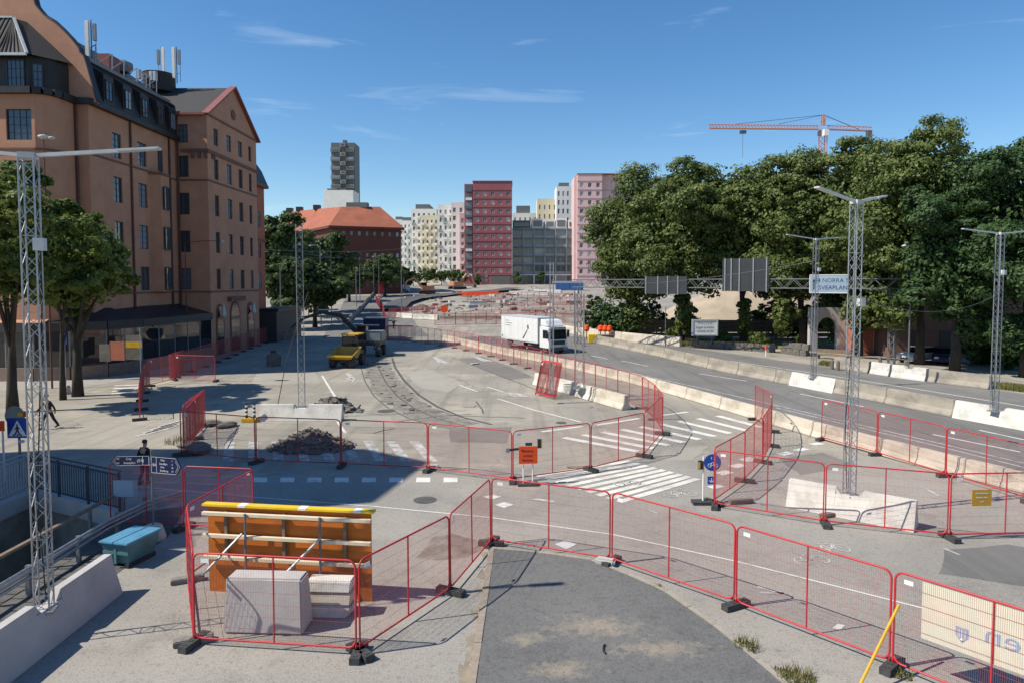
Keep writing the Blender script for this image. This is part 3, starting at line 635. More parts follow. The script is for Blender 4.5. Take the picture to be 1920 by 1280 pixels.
barrier(m1, W2[0], 'stained grey barrier between the two white barriers of the far median', 'grey barriers between white ones', 'conc', 1.0, .72, .3)
barrier(*W1, 'white notched barrier carrying the lamp mast beside the pale blue gantry sign', None, 'concw', 1.0, .78, .3, notch=1, low=True)
barrier(*W2, 'long white notched barrier carrying a lamp mast opposite the grass verge', None, 'concw', 1.0, .78, .3, notch=1, low=True)
for i, (a, b, mt, lb) in enumerate((((29.7, 63.4), (31.0, 59.6), 'conc', 'grey concrete barrier end unit beside the gantry foot, next to grass'), ((31.05, 59.4), (31.7, 57.6), 'concw', 'short white barrier unit next to the grey end unit'),
        ((31.75, 57.4), (33.0, 54.7), 'concw', 'white notched barrier at the gantry foot'), ((33.05, 54.5), (35.2, 50.6), 'conc', 'brownish grey concrete barrier past the gantry foot beside parked cars'))):
    barrier(Vector((*a, 0)), Vector((*b, 0)), lb, None, mt, 1.02, .74, .36, notch=(i == 2))
J = resample([(6.5, 112), (10.4, 101.5), (16.1, 90.6), (20.9, 84.0)], 5.2)
for a, b in zip(J, J[1:]): barrier(a, b, 'low cream wall unit in front of the dark bushes', 'low cream wall by the bushes', 'concp', 1.15, .5, .4, low=True)
barrier(Vector((-10.15, 6.5, 0)), Vector((-10.15, 10.5, 0)), 'pale grey barrier below the tall mast, out toward the footbridge', None, 'concl', 1.0, .72, .26, low=True)
barrier(Vector((-10.15, 12.3, 0)), Vector((-10.15, 17.1, 0)), 'pale grey notched barrier carrying the tall mast beside guardrail', None, 'concl', 1.0, .72, .26, notch=1, low=True)
barrier(G(1481, 950) + Vector((.1, .3, 0)), G(1726, 1000) + Vector((.1, .35, 0)), 'white notched barrier carrying the lattice mast inside the red fence triangle', None, 'concw', .92, .8, .26, notch=1, low=True)
barrier(G(486, 789) + Vector((0, .3, 0)), G(641, 789) + Vector((0, .3, 0)), 'white notched barrier carrying a mast behind the rubble heap', None, 'concw', .9, .75, .3, notch=1, low=True)
barrier(G(1110, 752) + Vector((.15, .3, 0)), G(1172, 770) + Vector((.15, .3, 0)), 'tan concrete barrier next to the leaning red panels', None, 'concp', .9, .7, .3)
barrier(G(1082, 744) + Vector((.15, .35, 0)), G(1108, 751.5) + Vector((.15, .3, 0)), 'white barrier piece between tan barrier and lattice column', None, 'concw', .9, .7, .3)
barrier(G(1003, 722) + Vector((.1, .4, 0)), G(1072, 741) + Vector((.15, .4, 0)), 'white barrier behind the leaning red panel stack', None, 'concw', .9, .7, .3)
# white blocks at the start of the site
J = [Gt(745, 596), Gt(775, 599), Gt(806, 600), Gt(822, 601)]
for a, b in zip(J, J[1:]): barrier(a, b, 'white concrete block at the near corner of the building site', 'white blocks of the site', 'concw', 1.0, .7, .4)
J = [Gt(824, 601), Gt(870, 600.5), Gt(930, 600), Gt(1000, 601), Gt(1080, 603)]
J = resample([(p.x, p.y) for p in J], 6)
for a, b in zip(J, J[1:]): barrier(a, b, 'grey barrier along the near edge of the building site behind the truck', 'grey site edge barriers', 'conc', .8, .6, .3)

J = resample([(p.x, p.y) for p in (Gt(655, 602), Gt(672, 585), Gt(690, 565), Gt(703, 550))], 5)
for a, b in zip(J, J[1:]): barrier(a, b, 'grey barrier in the row along the far side road', 'grey barriers along the far road', 'conc', .9, .6, .3)
for pa, pb, mt, lb, gpn in (((1000, 549), (1078, 551), 'concw', 'white barrier at the far edge of the site by the blue container', 'white barriers by the container'), ((955, 552), (1040, 556), 'concl', 'pale barrier in the row beyond the gravel heap', 'pale barriers beyond the gravel'), ((742, 566), (800, 558), 'concw', 'white barrier along the curved site road', 'white barriers of the curved road'), ((880, 573), (960, 571), 'concl', 'pale barrier in the middle row of the site', 'middle barriers of the site')):
    a, b = Gt(*pa), Gt(*pb); J = resample([(a.x, a.y), (b.x, b.y)], 4.5)
    for p, q in zip(J, J[1:]):
        if random.random() < .85: barrier(p, q, lb, gpn, mt, 1.0, .7, .35)
# ================================================================ LATTICE MASTS
def lattice(parent, h, wd, cr=.02, br=.009, step=None, z0=0, x0=0, y0=0):
    hw = wd/2; cs = [(-hw, -hw), (hw, -hw), (hw, hw), (-hw, hw)]
    for x, y in cs: MB().tube((x+x0, y+y0, z0), (x+x0, y+y0, z0+h), cr, 6).build('chord', M['galv'], parent)
    m = MB(); st = step or wd*1.15; k = int(h/st)
    for i in range(k):
        za, zb = z0 + h*i/k, z0 + h*(i+1)/k
        for j in range(4):
            a, b = cs[j], cs[(j+1) % 4]
            if i % 2: a, b = b, a
            m.tube((a[0]+x0, a[1]+y0, za), (b[0]+x0, b[1]+y0, zb), br, 4, cap=False)
        if i % 5 == 0:
            for j in range(4): a, b = cs[j], cs[(j+1) % 4]; m.tube((a[0]+x0, a[1]+y0, za), (b[0]+x0, b[1]+y0, za), br, 4, cap=False)
    stuff(m.build('lacing', M['galv'], parent))
def mast(loc, label, arms, h=10.5, wd=.28, zb=.8, box=None, name='lattice_lamp_mast', group=None):
    t = thing(name, label, 'lamp mast', (loc[0], loc[1], zb - .1), random.uniform(.1, .5), group)
    lattice(t, h - zb, wd)
    MB().box((0, 0, .03), (wd*1.7, wd*1.7, .05)).build('base_plate', M['galv'], t)
    z = h - zb + .05
    if arms:
        MB().box((0, 0, z), (.3, .3, .12)).build('bracket', M['lamp'], t)
        Ri = Matrix.Rotation(-t.rotation_euler.z, 3, 'Z')
        for v in arms:
            v = Ri @ Vector(v); s = Vector((0, 0, z)); e = s + v
            arm = MB().bar(s, s + v*.80, .10, .075).build('arm', M['lamp'], t)
            MB().bar(s + v*.68, e, .20, .055).build('luminaire', M['lamp'], arm, bevel=.01)
    if box:
        MB().box((wd*.7, -wd*.4, box), (.2, .2, .26)).build('junction_box', M['lamp'], t)
        MB().path([(wd*.6, 0, box-.1), (.12, .12, box-1.2), (-.1, .14, 2.5), (0, .1, .2)], .015, 5).build('cable', M['cable'], t)
    return t
mast((-10.15, 14.7), 'tall lattice mast on the pale grey barrier beside the guardrail, long arms', [(2.6, .35, .22), (-2.6, -.35, .22)], box=4.9 + 3.0)
mast((11.35, 23.0), 'lattice lamp mast on the white barrier within the red fence triangle', [(-1.9, -1.3, .3), (1.4, .9, .3)], zb=.75, box=6.5)
mast((26.5, 37.8), 'lattice lamp mast on white barrier opposite the grass verge', [(-2.4, -.5, .22), (2.4, .5, .22)], zb=.85, box=7.6)
mast((22.2, 50.8), 'lattice lamp mast beside the pale blue gantry sign', [(-2.4, -.6, .3), (2.4, .6, .2)], zb=.85, h=11, box=8)
mast((-12.1, 39.6), 'lattice mast rising from white barrier by the rubble heap', None, zb=.75, h=11.2, wd=.36)
mast((2.55, 44.5), 'slim lattice mast behind the leaning red panel stack', None, zb=.8, h=9.2, wd=.22)
t = thing('lattice_column', 'wide lattice column on the median barrier right beside the white lorry', 'column', (4.55, 46.6, .7)); lattice(t, 6.3, .55, .028, .012); MB().box((0, 0, .03), (.8, .8, .06)).build('base_plate', M['galv'], t)

# ================================================================ SIGN GANTRY
GL, GR = Vector((8.4, 88.5, 0)), Vector((36.6, 66.0, 0)); gd = (GR-GL).normalized(); glen = (GR-GL).length; gn = Vector((gd.y, -gd.x, 0))
t = thing('sign_gantry', 'grey steel truss gantry spanning the main road below the trees', 'gantry', GL, math.atan2(gd.y, gd.x))
zt, zb_, gw = 8.15, 7.2, .8
for y in (-gw/2, gw/2):
    for z in (zb_, zt): MB().tube((-.6, y, z), (glen + .4, y, z), .06, 6).build('chord', M['galvd'], t)
m = MB(); k = 38
for i in range(k):
    xa, xb = glen*i/k, glen*(i+1)/k
    for y in (-gw/2, gw/2): m.tube((xa, y, zb_ if i % 2 else zt), (xb, y, zt if i % 2 else zb_), .035, 4, cap=False)
    m.tube((xa, -gw/2, zb_), (xb, gw/2, zb_), .03, 4, cap=False); m.tube((xa, -gw/2, zt), (xb, gw/2, zt), .03, 4, cap=False)
stuff(m.build('lacing', M['galvd'], t))
for xo in (0, glen - .3):
    col = MB()
    for dy in (-.4, .4):
        for dx in (-.25, .25): col.tube((xo+dx, dy, 0), (xo+dx, dy, zb_), .05, 6)
    for i in range(12):
        za, zc = zb_*i/12, zb_*(i+1)/12; s = 1 if i % 2 else -1
        for dy in (-.4, .4): col.tube((xo - .25*s, dy, za), (xo + .25*s, dy, zc), .03, 4)
        for dx in (-.25, .25): col.tube((xo+dx, -.4*s, za), (xo+dx, .4*s, zc), .03, 4)
    col.build('column', M['galvd'], t)
def on_gantry(px):
    sl = (px-960)/F; # x = sl*y on line GL + s*gd
    s = (sl*GL.y - GL.x)/(gd.x - sl*gd.y); return s
def gsign(p0, p1, y0, y1, label, bars):
    s0, s1 = on_gantry(p0), on_gantry(p1); a = GL + gd*s0; b = GL + gd*s1
    z1 = at(p0, y0, a.y).z; z0 = at(p0, y1, a.y).z
    q = thing('road_sign', label, 'road sign', a + gn*(.62) + Vector((0, 0, z0)), math.atan2(gd.y, gd.x))
    wdt = s1 - s0; hh = z1 - z0
    MB().box((wdt/2, 0, hh/2), (wdt, .06, hh)).build('panel', M['dark_sign'], q)
    for f in bars: MB().box((wdt*f, -.07, hh/2), (.13, .08, hh + .1)).build('mounting_bar', M['galv'], q)
    return q
gsign(1213, 1292, 519, 551, 'small dark sign back on the gantry with four pale bars', (.04, .33, .56, .8))
gsign(1358, 1444, 486, 546, 'large dark sign back on the gantry with five pale bars', (.06, .2, .38, .68, .96))
# ---------------------------------------------------------------- lettering
def text(s, size, mat, parent, loc, rot=(R(90), 0, 0), name='lettering', flip=False, ex=.002):
    c = bpy.data.curves.new('t', 'FONT'); c.body = s; c.size = size; c.extrude = ex; c.align_x = 'CENTER'; c.align_y = 'CENTER'; c.resolution_u = 2
    o = bpy.data.objects.new('t', c); C.objects.link(o); bpy.context.view_layer.update()
    me = bpy.data.meshes.new_from_object(o.evaluated_get(bpy.context.evaluated_depsgraph_get())); bpy.data.objects.remove(o)
    me.materials.clear(); me.materials.append(M[mat])
    q = put(name, me, parent, loc); q.rotation_euler = rot
    if flip: q.scale = (-1, 1, 1)
    return q
s0, s1 = on_gantry(1521), on_gantry(1592); a = GL + gd*s0
q = thing('road_sign', 'pale blue direction sign with dark arrow hanging on the gantry', 'road sign', a + gn*.62 + Vector((0, 0, at(1521, 549, a.y).z)), math.atan2(gd.y, gd.x))
wdt = s1-s0; hh = at(1521, 516, a.y).z - at(1521, 549, a.y).z
MB().box((wdt/2, 0, hh/2), (wdt, .06, hh)).build('panel', M['lightblue'], q)
fr = MB()
for x in (0, wdt): fr.box((x, -.02, hh/2), (.06, .07, hh))
for z in (0, hh): fr.box((wdt/2, -.02, z), (wdt, .07, .06))
fr.build('border', M['whites'], q)
MB().prism([(-.05, 0), (.05, 0), (.05, .75), (.18, .75), (0, 1.05), (-.18, .75), (-.05, .75)], 0, .01, Matrix.Translation((.4, -.05, hh*.18)) @ Matrix.Rotation(R(90), 4, 'X')).build('arrow', M['navy'], q)
MB().box((wdt*.56, -.036, hh*.68), (wdt*.56, .01, hh*.3)).build('inset_panel', M['lightblue'], q)
text('E4 NORRA S', .58, 'navy', q, (wdt*.57, -.045, hh*.68)); text('SVEAPLAN', .58, 'navy', q, (wdt*.62, -.04, hh*.28))
# ---------------------------------------------------------------- poles
def pole(loc, h, label, arm=1.2, group=None, name='street_lamp', mat='galvd', r=.06, dirx=-1):
    t = thing(name, label, 'street lamp', loc, 0, group)
    MB().path([(0, 0, 0), (0, 0, h*.5), (0, 0, h)], r, 7, [r*1.2, r, r*.6]).build('pole', M[mat], t)
    if arm:
        MB().path([(0, 0, h-.05), (dirx*arm*.5, 0, h+.15), (dirx*arm, 0, h+.18)], r*.5, 5).build('arm', M[mat], t)
        MB().lathe([(.05, .08), (.24, 0), (.2, -.1), (.05, -.14)], 10, (dirx*(arm+.15), 0, h+.14)).build('lamp_head', M['lamp'], t, smooth=True)
    return t
P_ = at(1703, 690, 61); pole((P_.x, 61, 0), 10.9, 'slim street lamp with round head by the gantry column', .5, dirx=-1)
P_ = at(1241, 640, 88); pole((P_.x, 86, 0), 4.8, 'short grey post with small plate beside the bushes', .0)
P_ = at(97, 700, 51); t = pole((P_.x, 51, 0), at(97, 262, 51).z, 'dark double headed street lamp before the salmon building', .45, dirx=1, mat='copper')
MB().lathe([(.06, .2), (.36, .1), (.34, -.02), (.1, -.16)], 10, (.0, 0, at(97, 258, 51).z)).build('lamp_head', M['lamp'], t, smooth=True)
P_ = at(352, 668, 70); t = pole((P_.x, 70, 0), at(352, 455, 70).z, 'street lamp with long arm before the gable front', 3.6, dirx=1, mat='copper')
for i, (px, py, Y) in enumerate(((525, 497, 105), (600, 462, 120), (620, 466, 128), (577, 470, 140), (667, 474, 165), (674, 478, 175), (700, 480, 185), (710, 482, 195), (752, 455, 150), (757, 492, 210))):
    p = at(px, py, Y); b = th(p.x, Y); pole((p.x, Y, b), p.z - b, 'distant slender grey street pole along the far road', 1.5 if i % 3 == 1 else 0, 'poles along the far road', r=.09)
# overhead wires
def wire(a, b, sag, label, group, r=.018):
    a, b = Vector(a), Vector(b); pts = [a + (b-a)*i/14 - Vector((0, 0, sag*4*(i/14)*(1-i/14))) for i in range(15)]
    tag(MB().path(pts, r, 4).build('overhead_wire', M['galvd']), label, 'wire', group)
wire(at(500, 468, 100), at(760, 466, 150), .5, 'overhead wire strung between poles along the far road', 'overhead wires', .03)
wire(at(560, 474, 110), at(700, 484, 185), .5, 'overhead wire strung between poles along the far road', 'overhead wires', .03)
wire(at(500, 478, 100), at(660, 480, 160), .5, 'overhead wire strung between poles along the far road', 'overhead wires', .03)
wire((22.2, 50.8, 9.4), at(1160, 533, 85), .4, 'thin cable sagging from the lamp mast past the large dark sign', None, .02)
wire(at(1900, 480, 60), at(1703, 540, 61), .5, 'thin cable hanging before the dark trees by the parked cars', None, .02)
wire((11.35, 23, 7.3), (26.5, 37.8, 7.2), .7, 'thin cable strung between lamp masts across the main road', None, .008)
# ================================================================ BUILDING HELPERS
def facade(mb, o, u, n, W, z0, z1, ops, depth=.22):
    """wall with real openings: o origin (x,y), u along, n outward; ops = [(u0,u1,za,zb)]"""
    o, u, n = Vector((o[0], o[1], 0)), Vector((u[0], u[1], 0)), Vector((n[0], n[1], 0))
    us = sorted({0, W, *[a for p in ops for a in p[:2]]}); zs = sorted({z0, z1, *[a for p in ops for a in p[2:]]})
    us = [a for i, a in enumerate(us) if i == 0 or a - us[i-1] > 1e-4]; zs = [a for i, a in enumerate(zs) if i == 0 or a - zs[i-1] > 1e-4]
    flip = u.cross(Vector((0, 0, 1))).dot(n) < 0
    def q(pts): mb.add(pts, [(3, 2, 1, 0) if flip else (0, 1, 2, 3)])
    def pt(a, z, d=0): return o + u*a + Vector((0, 0, z)) - n*d
    inside = lambda a, z: any(p[0] < a < p[1] and p[2] < z < p[3] for p in ops)
    for i in range(len(us)-1):
        run_ = None
        for j in range(len(zs)-1):
            solid = not inside((us[i]+us[i+1])/2, (zs[j]+zs[j+1])/2)
            if solid and run_ is None: run_ = zs[j]
            if run_ is not None and (not solid or j == len(zs)-2):
                e = zs[j+1] if solid else zs[j]
                q([pt(us[i], run_), pt(us[i+1], run_), pt(us[i+1], e), pt(us[i], e)]); run_ = None
    for a, b, za, zb in ops:
        q([pt(a, za), pt(b, za), pt(b, za, depth), pt(a, za, depth)][::-1]); q([pt(a, zb), pt(b, zb), pt(b, zb, depth), pt(a, zb, depth)])
        q([pt(a, za), pt(a, zb), pt(a, zb, depth), pt(a, za, depth)]); q([pt(b, za), pt(b, zb), pt(b, zb, depth), pt(b, za, depth)][::-1])
WM = {}
def window(parent, o, u, n, op, depth=.2, frame='win_frame', glass='glass', nx=2, nz=3, fw=.07, sub=True, name='window'):
    a, b, za, zb = op; wd, hh = b - a, zb - za; key = (round(wd, 2), round(hh, 2), frame, nx, nz, fw)
    if key not in WM:
        m = MB()
        for x in (fw/2, wd - fw/2): m.box((x, 0, hh/2), (fw, .09, hh))
        for z in (fw/2, hh - fw/2): m.box((wd/2, 0, z), (wd - 2*fw, .088, fw))
        for i in range(1, nx): m.box((wd*i/nx, .01, hh/2), (fw*(.9 if nx == 2 else .5), .06, hh - 2*fw))
        for i in range(1, nz): m.box((wd/2, .012, hh*i/nz), (wd - 2*fw, .05, fw*.5))
        WM[key] = m.mesh('window', M[frame])
    gk = (round(wd, 2), round(hh, 2), glass)
    if gk not in WM: WM[gk] = MB().box((wd/2, .03, hh/2), (wd - .02, .02, hh - .02)).mesh('pane', M[glass])
    p = Vector((o[0], o[1], 0)) + Vector((u[0], u[1], 0))*a - Vector((n[0], n[1], 0))*(depth*.8) + Vector((0, 0, za))
    ang = math.atan2(u[1], u[0])
    if Vector((u[0], u[1], 0)).cross(Vector((0, 0, 1))).dot(Vector((n[0], n[1], 0))) < 0:
        p = p + Vector((u[0], u[1], 0))*wd; ang += math.pi
    w_ = put(name, WM[key], parent, p); w_.rotation_euler = (0, 0, ang)
    g_ = put('pane', WM[gk], w_ if sub else parent, None if sub else p)
    if not sub: g_.rotation_euler = (0, 0, ang)
    return w_

# ================================================================ SALMON CORNER BUILDING
bld = thing('corner_building', 'salmon stucco corner building with black mansard roof and stepped gable', 'building', (0, 0, 0))
XB, XG, YB0, YG, YG1 = -35.2, -31.9, 58.4, 73.4, 87.4
ROWS = [(7.05, 9.3), (11.0, 13.25), (14.95, 17.2), (18.85, 21.05)]
wl = MB()
opsB = [(y0 - YB0, y1 - YB0, za, zb) for y0, y1 in ((61.8, 63.2), (65.9, 67.5), (69.6, 70.7)) for za, zb in ROWS]
facade(wl, (XB, YB0), (0, 1), (1, 0), YG - YB0, 0, 22.7, opsB)
opsG = [(y - YG - w2, y - YG + w2, za, zb) for y, w2 in ((75.6, .55), (79.0, .65), (82.3, .6), (85.3, .45)) for za, zb in ROWS + [(22.5, 24.3)]]
facade(wl, (XG, YG), (0, 1), (1, 0), YG1 - YG, 0, 25.4, opsG)
wl.add([(XG, YG, 25.4), (XG, YG1, 25.4), (XG, 80.4, 29.9)], [(0, 1, 2)])
opsS = [(.9, 2.0, za, zb) for za, zb in ROWS + [(22.4, 24.3)]]
facade(wl, (XB - 1, YG), (1, 0), (0, -1), XG - XB + 1, 0, 25.4, [(a+.3, b+.3, c, d) for a, b, c, d in opsS])
opsS = [(a+.3, b+.3, c, d) for a, b, c, d in opsS]
facade(wl, (-36.4, YB0), (1, 0), (0, -1), 1.2, 0, 22.7, [])
wl.add([(XG, YG1, 0), (-45, YG1, 0), (-45, YG1, 25.4), (XG, YG1, 25.4)], [(0, 1, 2, 3)])
wl.build('wall', M['stucco'], bld)
for op in opsB: window(bld, (XB, YB0), (0, 1), (1, 0), op, nx=2, nz=4)
for op in opsG: window(bld, (XG, YG), (0, 1), (1, 0), op, nx=2, nz=3)
for op in opsS: window(bld, (XB - 1, YG), (1, 0), (0, -1), op, nx=2, nz=3)
# curved corner bay toward the square
bay = [(-60, 55.2), (-37.5, 55.2), (-36.95, 55.38), (-36.55, 55.8), (-36.35, 56.4), (-36.3, 58.4)]
bw = MB()
BW = [(19.0, 21.4), (15.0, 17.4), (11.0, 13.4)]
ops = [(60-x1, 60-x0, za, zb) for x0, x1 in ((40.9, 43.2), (44.4, 45.6), (47.5, 49.5)) for za, zb in BW]
facade(bw, (-60, 55.2), (1, 0), (0, -1), 22.5, 4.5, 22.7, [(a_, b_, c, d) for a_, b_, c, d in [(60 + -x1, 60 + -x0, za, zb) for x0, x1 in ((37.75, 39.75), (41.9, 43.4), (46, 48)) for za, zb in BW]])
for op in [(60 - x1, 60 - x0, za, zb) for x0, x1 in ((37.75, 39.75), (41.9, 43.4), (46, 48)) for za, zb in BW]: window(bld, (-60, 55.2), (1, 0), (0, -1), op, nx=4, nz=4, fw=.06)
for a, b in zip(bay[1:], bay[2:]):
    bw.add([(*a, 4.5), (*b, 4.5), (*b, 22.7), (*a, 22.7)], [(0, 1, 2, 3)])
bw.build('corner_bay', M['stucco'], bld, smooth=False)
# string courses, cornices, drainpipes
tr_ = MB()
for z in (6.75, 18.45): tr_.b2(XB, XB+.1, YB0, YG, z, z+.16); tr_.b2(XG, XG+.1, YG-.1, YG1, z, z+.16); tr_.b2(XB, XG, YG-.1, YG, z+.003, z+.157)
tr_.b2(XG, XG+.16, YG-.16, YG1+.1, 21.4, 21.75); tr_.b2(XB+.6, XG, YG-.16, YG, 21.403, 21.747)
for y in (74.4, 74.9): tr_.b2(XG-.02, XG+.14, y, y+.22, 20.9, 21.4)
for x in (-33.5, -32.8, -32.1): tr_.b2(x, x+.25, YG-.3, YG, 20.8, 21.4)
tr_.b2(XG, XG+.12, YG, YG1, 25.3, 25.5)
for i in range(len(bay)-1):
    a, b = bay[i], bay[i+1]; tr_.bar((*a, 18.3), (*b, 18.3), .22, .16)
tr_.build('string_course', M['trim'], bld)
co = MB(); co.b2(XB-.2, XB+.55, YB0-.3, YG-.17, 22.55, 23.0)
for i in range(len(bay)-1): co.bar((*bay[i], 22.8), (*bay[i+1], 22.8), .9, .5)
co.bar((-36.3, 58.2, 22.8), (XB+.3, YB0, 22.8), .7, .48)
co.build('cornice', M['roof_metal'], bld)
for x, y, z0, z1 in ((-36.15, 58.25, 4, 22.6), (XB+.1, 64.6, 4, 22.6), (XB+.12, 71.8, 4, 22.6), (XB+.25, YG-.12, 4, 25.2), (-44.0, 55.1, 4.5, 22.6)):
    MB().tube((x, y, z0), (x, y, z1), .11, 6).build('drainpipe', M['copper'], bld)
# oriel on the long front
orl = MB(); orl.prism([(XB, 67.9), (XB+.9, 68.3), (XB+.9, 70.0), (XB, 70.5)], 6.9, 18.3)
orl.build('oriel', M['stucco'], bld)
for za, zb in ROWS[:3]:
    window(bld, (XB+1.06, 68.45), (0, 1), (1, 0), (.1, 1.3, za, zb), nx=2, nz=3, depth=-.02)
orb = MB(); orb.prism([(XB, 67.7), (XB+1.05, 68.15), (XB+1.05, 70.15), (XB, 70.7)], 18.3, 18.5); orb.build('oriel_cap', M['trim'], bld)
# mansard of the long front
XR = -44.5
ro = MB()
ro.add([(XB+.3, YB0, 23.0), (XB+.3, YG, 23.0), (XB-.75, YG, 26.6), (XB-.75, YB0, 26.6)], [(0, 1, 2, 3)])
ro.add([(XB-.75, YB0, 26.6), (XB-.75, YG+3, 26.6), (XR, YG+3, 32.4), (XR, YB0, 32.4)], [(0, 1, 2, 3)])
rf = ro.build('mansard_roof', M['roof_metal'], bld)
MB().b2(XB-.95, XB-.45, YB0, YG, 26.45, 26.75).build('roof_ledge', M['galvd'], rf)
for y in (60.3, 63.3, 66.2, 69.2, 71.6):
    dm = MB(); dm.prism([(XB+.25, 23.2), (XB+.25, 25.6), (XB-.9, 26.3), (XB-.9, 23.2)], 0, 1.5, Matrix(((1, 0, 0, 0), (0, 0, 1, y), (0, 1, 0, 0), (0, 0, 0, 1))))
    dm.build('dormer', M['roof_metal'], bld)
    window(bld, (XB+.32, y+.2), (0, 1), (1, 0), (0, 1.1, 23.5, 25.2), nx=2, nz=2, depth=.02)
for y in (61.0, 63.5, 65.4, 67.6, 69.3, 70.0, 71.3):
    m = MB(); m.bar((XB-.8, y, 26.7), (XB-.75, y, 28.3), .07, .07); m.bar((XB-.75, y, 28.3), (XB-2.0, y, 27.5), .06, .06); m.build('roof_ladder_bracket', M['galv'], rf)
# stepped gable toward the square
gpx = [(182, 193), (176, 172), (170, 150), (163, 125), (157, 106), (150, 100), (148, 92), (132, 72), (115, 54), (98, 38), (80, 27), (72, 18), (66, 10), (62, -6), (45, -14), (10, -22), (-40, -26)]
gpt = [at(x, y, YB0 - .15) for x, y in gpx]; YW = YB0 - .15
m = MB(); pl = [(p.x, p.z) for p in gpt] + [(-48, gpt[-1].z), (-48, 22.7), (gpt[0].x, 22.7)]
m.prism(pl, 0, .5, Matrix(((1, 0, 0, 0), (0, 0, 1, YW), (0, 1, 0, 0), (0, 0, 0, 1))))
m.build('stepped_gable', M['stucco'], bld)
m = MB()
for a, b in zip(gpt, gpt[1:]): m.bar((a.x+.04, YW+.25, a.z+.06), (b.x+.04, YW+.25, b.z+.06), .66, .1)
m.build('gable_coping', M['roof_metal'], bld)
# dormer storey with hipped tile roof above the bay
m = MB(); dz0, dz1 = 23.0, 25.75
m.prism([(-60, 55.9), (-38.4, 55.9), (-37.2, 56.6), (-36.6, 58.2), (-60, 58.2)], dz0, dz1); m.build('attic_storey', M['roof_metal'], bld)
for x0, x1, nx in ((-40.0, -38.6, 4), (-45, -43.3, 4)): window(bld, (x0, 55.85), (1, 0), (0, -1), (0, x1-x0, 23.3, 25.4), nx=nx, nz=3, depth=.0, fw=.06)
window(bld, (-38.1, 56.02), (.864, .504), (.504, -.864), (0, .7, 23.3, 25.2), nx=2, nz=3, depth=-.05)
m = MB(); m.add([(-60, 55.3, 25.7), (-38.0, 55.3, 25.7), (-36.2, 57.6, 25.7), (-36.2, 58.3, 25.7), (-39.9, 58.3, 29.2), (-60, 58.3, 29.2), (-40.4, 57.4, 29.2), (-60, 57.4, 29.2)],
     [(0, 1, 6, 7), (1, 2, 4, 6), (2, 3, 4), (7, 6, 4, 5)]); m.build('hipped_roof', M['tile'], bld)
tl = MB()
for i in range(62):
    x = -60 + .35*i
    tl.tube((x, 55.3, 25.75), (min(x, -40.4), 57.4, 29.24), .075, 5, cap=False)
tl.build('tile_rib', M['tile'], bld)
m = MB(); m.bar((-60, 55.25, 25.65), (-38.0, 55.25, 25.65), .16, .2); m.bar((-38.0, 55.3, 25.75), (-40.4, 57.4, 29.25), .2, .14); m.bar((-60, 57.4, 29.25), (-40.4, 57.4, 29.25), .3, .14)
m.build('roof_edge', M['lamp'], bld)
# gable block roof
m = MB(); yr = 80.4
m.add([(XG-.4, YG-.4, 25.3), (XG-.4, yr, 29.95), (-46, yr, 29.95), (-46, YG-.4, 25.3), (XG-.4, YG1+.4, 25.3), (-46, YG1+.4, 25.3)], [(0, 1, 2, 3), (1, 4, 5, 2)])
m.build('tiled_roof', M['tile'], bld)
m = MB(); m.bar((XG+.05, YG-.45, 25.3), (XG+.05, yr, 30.05), .75, .2); m.bar((XG+.05, yr, 30.05), (XG+.05, YG1+.45, 25.3), .75, .2); m.bar((-36.3, YG-.45, 25.3), (XG, YG-.45, 25.3), .2, .22)
m.build('verge_board', M['roof_red'], bld)
m = MB(); m.lathe([(.38, 0), (.6, .06), (.38, .12)], 14); o = m.build('gable_ornament', M['trim'], bld, loc=(XG+.02, 80.4, 26.9)); o.rotation_euler = (0, R(90), 0)
m = MB(); m.lathe([(1.7, 0), (1.7, 1.9), (1.75, 2.0), (1.0, 2.05)], 18); m.build('chimney_drum', M['tile'], bld, loc=(-39.8, 79.5, 29.2))
m = MB(); m.b2(-39.0, -37.9, 66.4, 68.2, 27.3, 29.3); m.build('roof_hatch', M['roof_red'], bld)
m = MB(); m.lathe([(.7, 0), (.9, .5), (.9, .9), (.3, 1.2)], 12); m.build('ventilator', M['galvd'], bld, loc=(-38.6, 70.0, 28.6))
# antennas
def antenna(p, h, label, sx=1):
    t = thing('mobile_antenna', label, 'antenna', p)
    MB().tube((0, 0, 0), (0, 0, h+.4), .06, 6).build('pole', M['galvd'], t)
    MB().box((-.28*sx, -.1, h*.62), (.34, .2, h*.95)).build('antenna_panel', M['whites'], t, bevel=.03)
    MB().box((.3*sx, 0, h*.8), (.26, .2, h*.45)).build('radio_unit', M['grey'], t)
    m = MB(); m.tube((.34*sx, .1, .2), (.34*sx, .1, h*.8), .03, 5); m.bar((0, 0, h*.3), (.34*sx, .1, h*.3), .04, .04); m.build('bracket', M['galvd'], t)
p = at(172, 100, 61); antenna((p.x, 61, p.z-.8), 3.2, 'white antenna panel standing on the mansard ridge behind the stepped gable')
p = at(303, 150, 79); antenna((p.x, 79, p.z-.4), 3.6, 'white antenna panel on the chimney drum, next to the long mansard', -1)
p = at(332, 150, 79); antenna((p.x, 79, p.z-.4), 3.6, 'white antenna panel on the chimney drum, next to the tiled gable roof', 1)
m = MB()
for x, z in ((-41.1, 30.2), (-39.7, 30.0), (-39.3, 30.0)): m.tube((x, 77.7, z), (x, 77.7, z+1), .24, 8)
m.build('cable_drum', M['lamp'], bld)
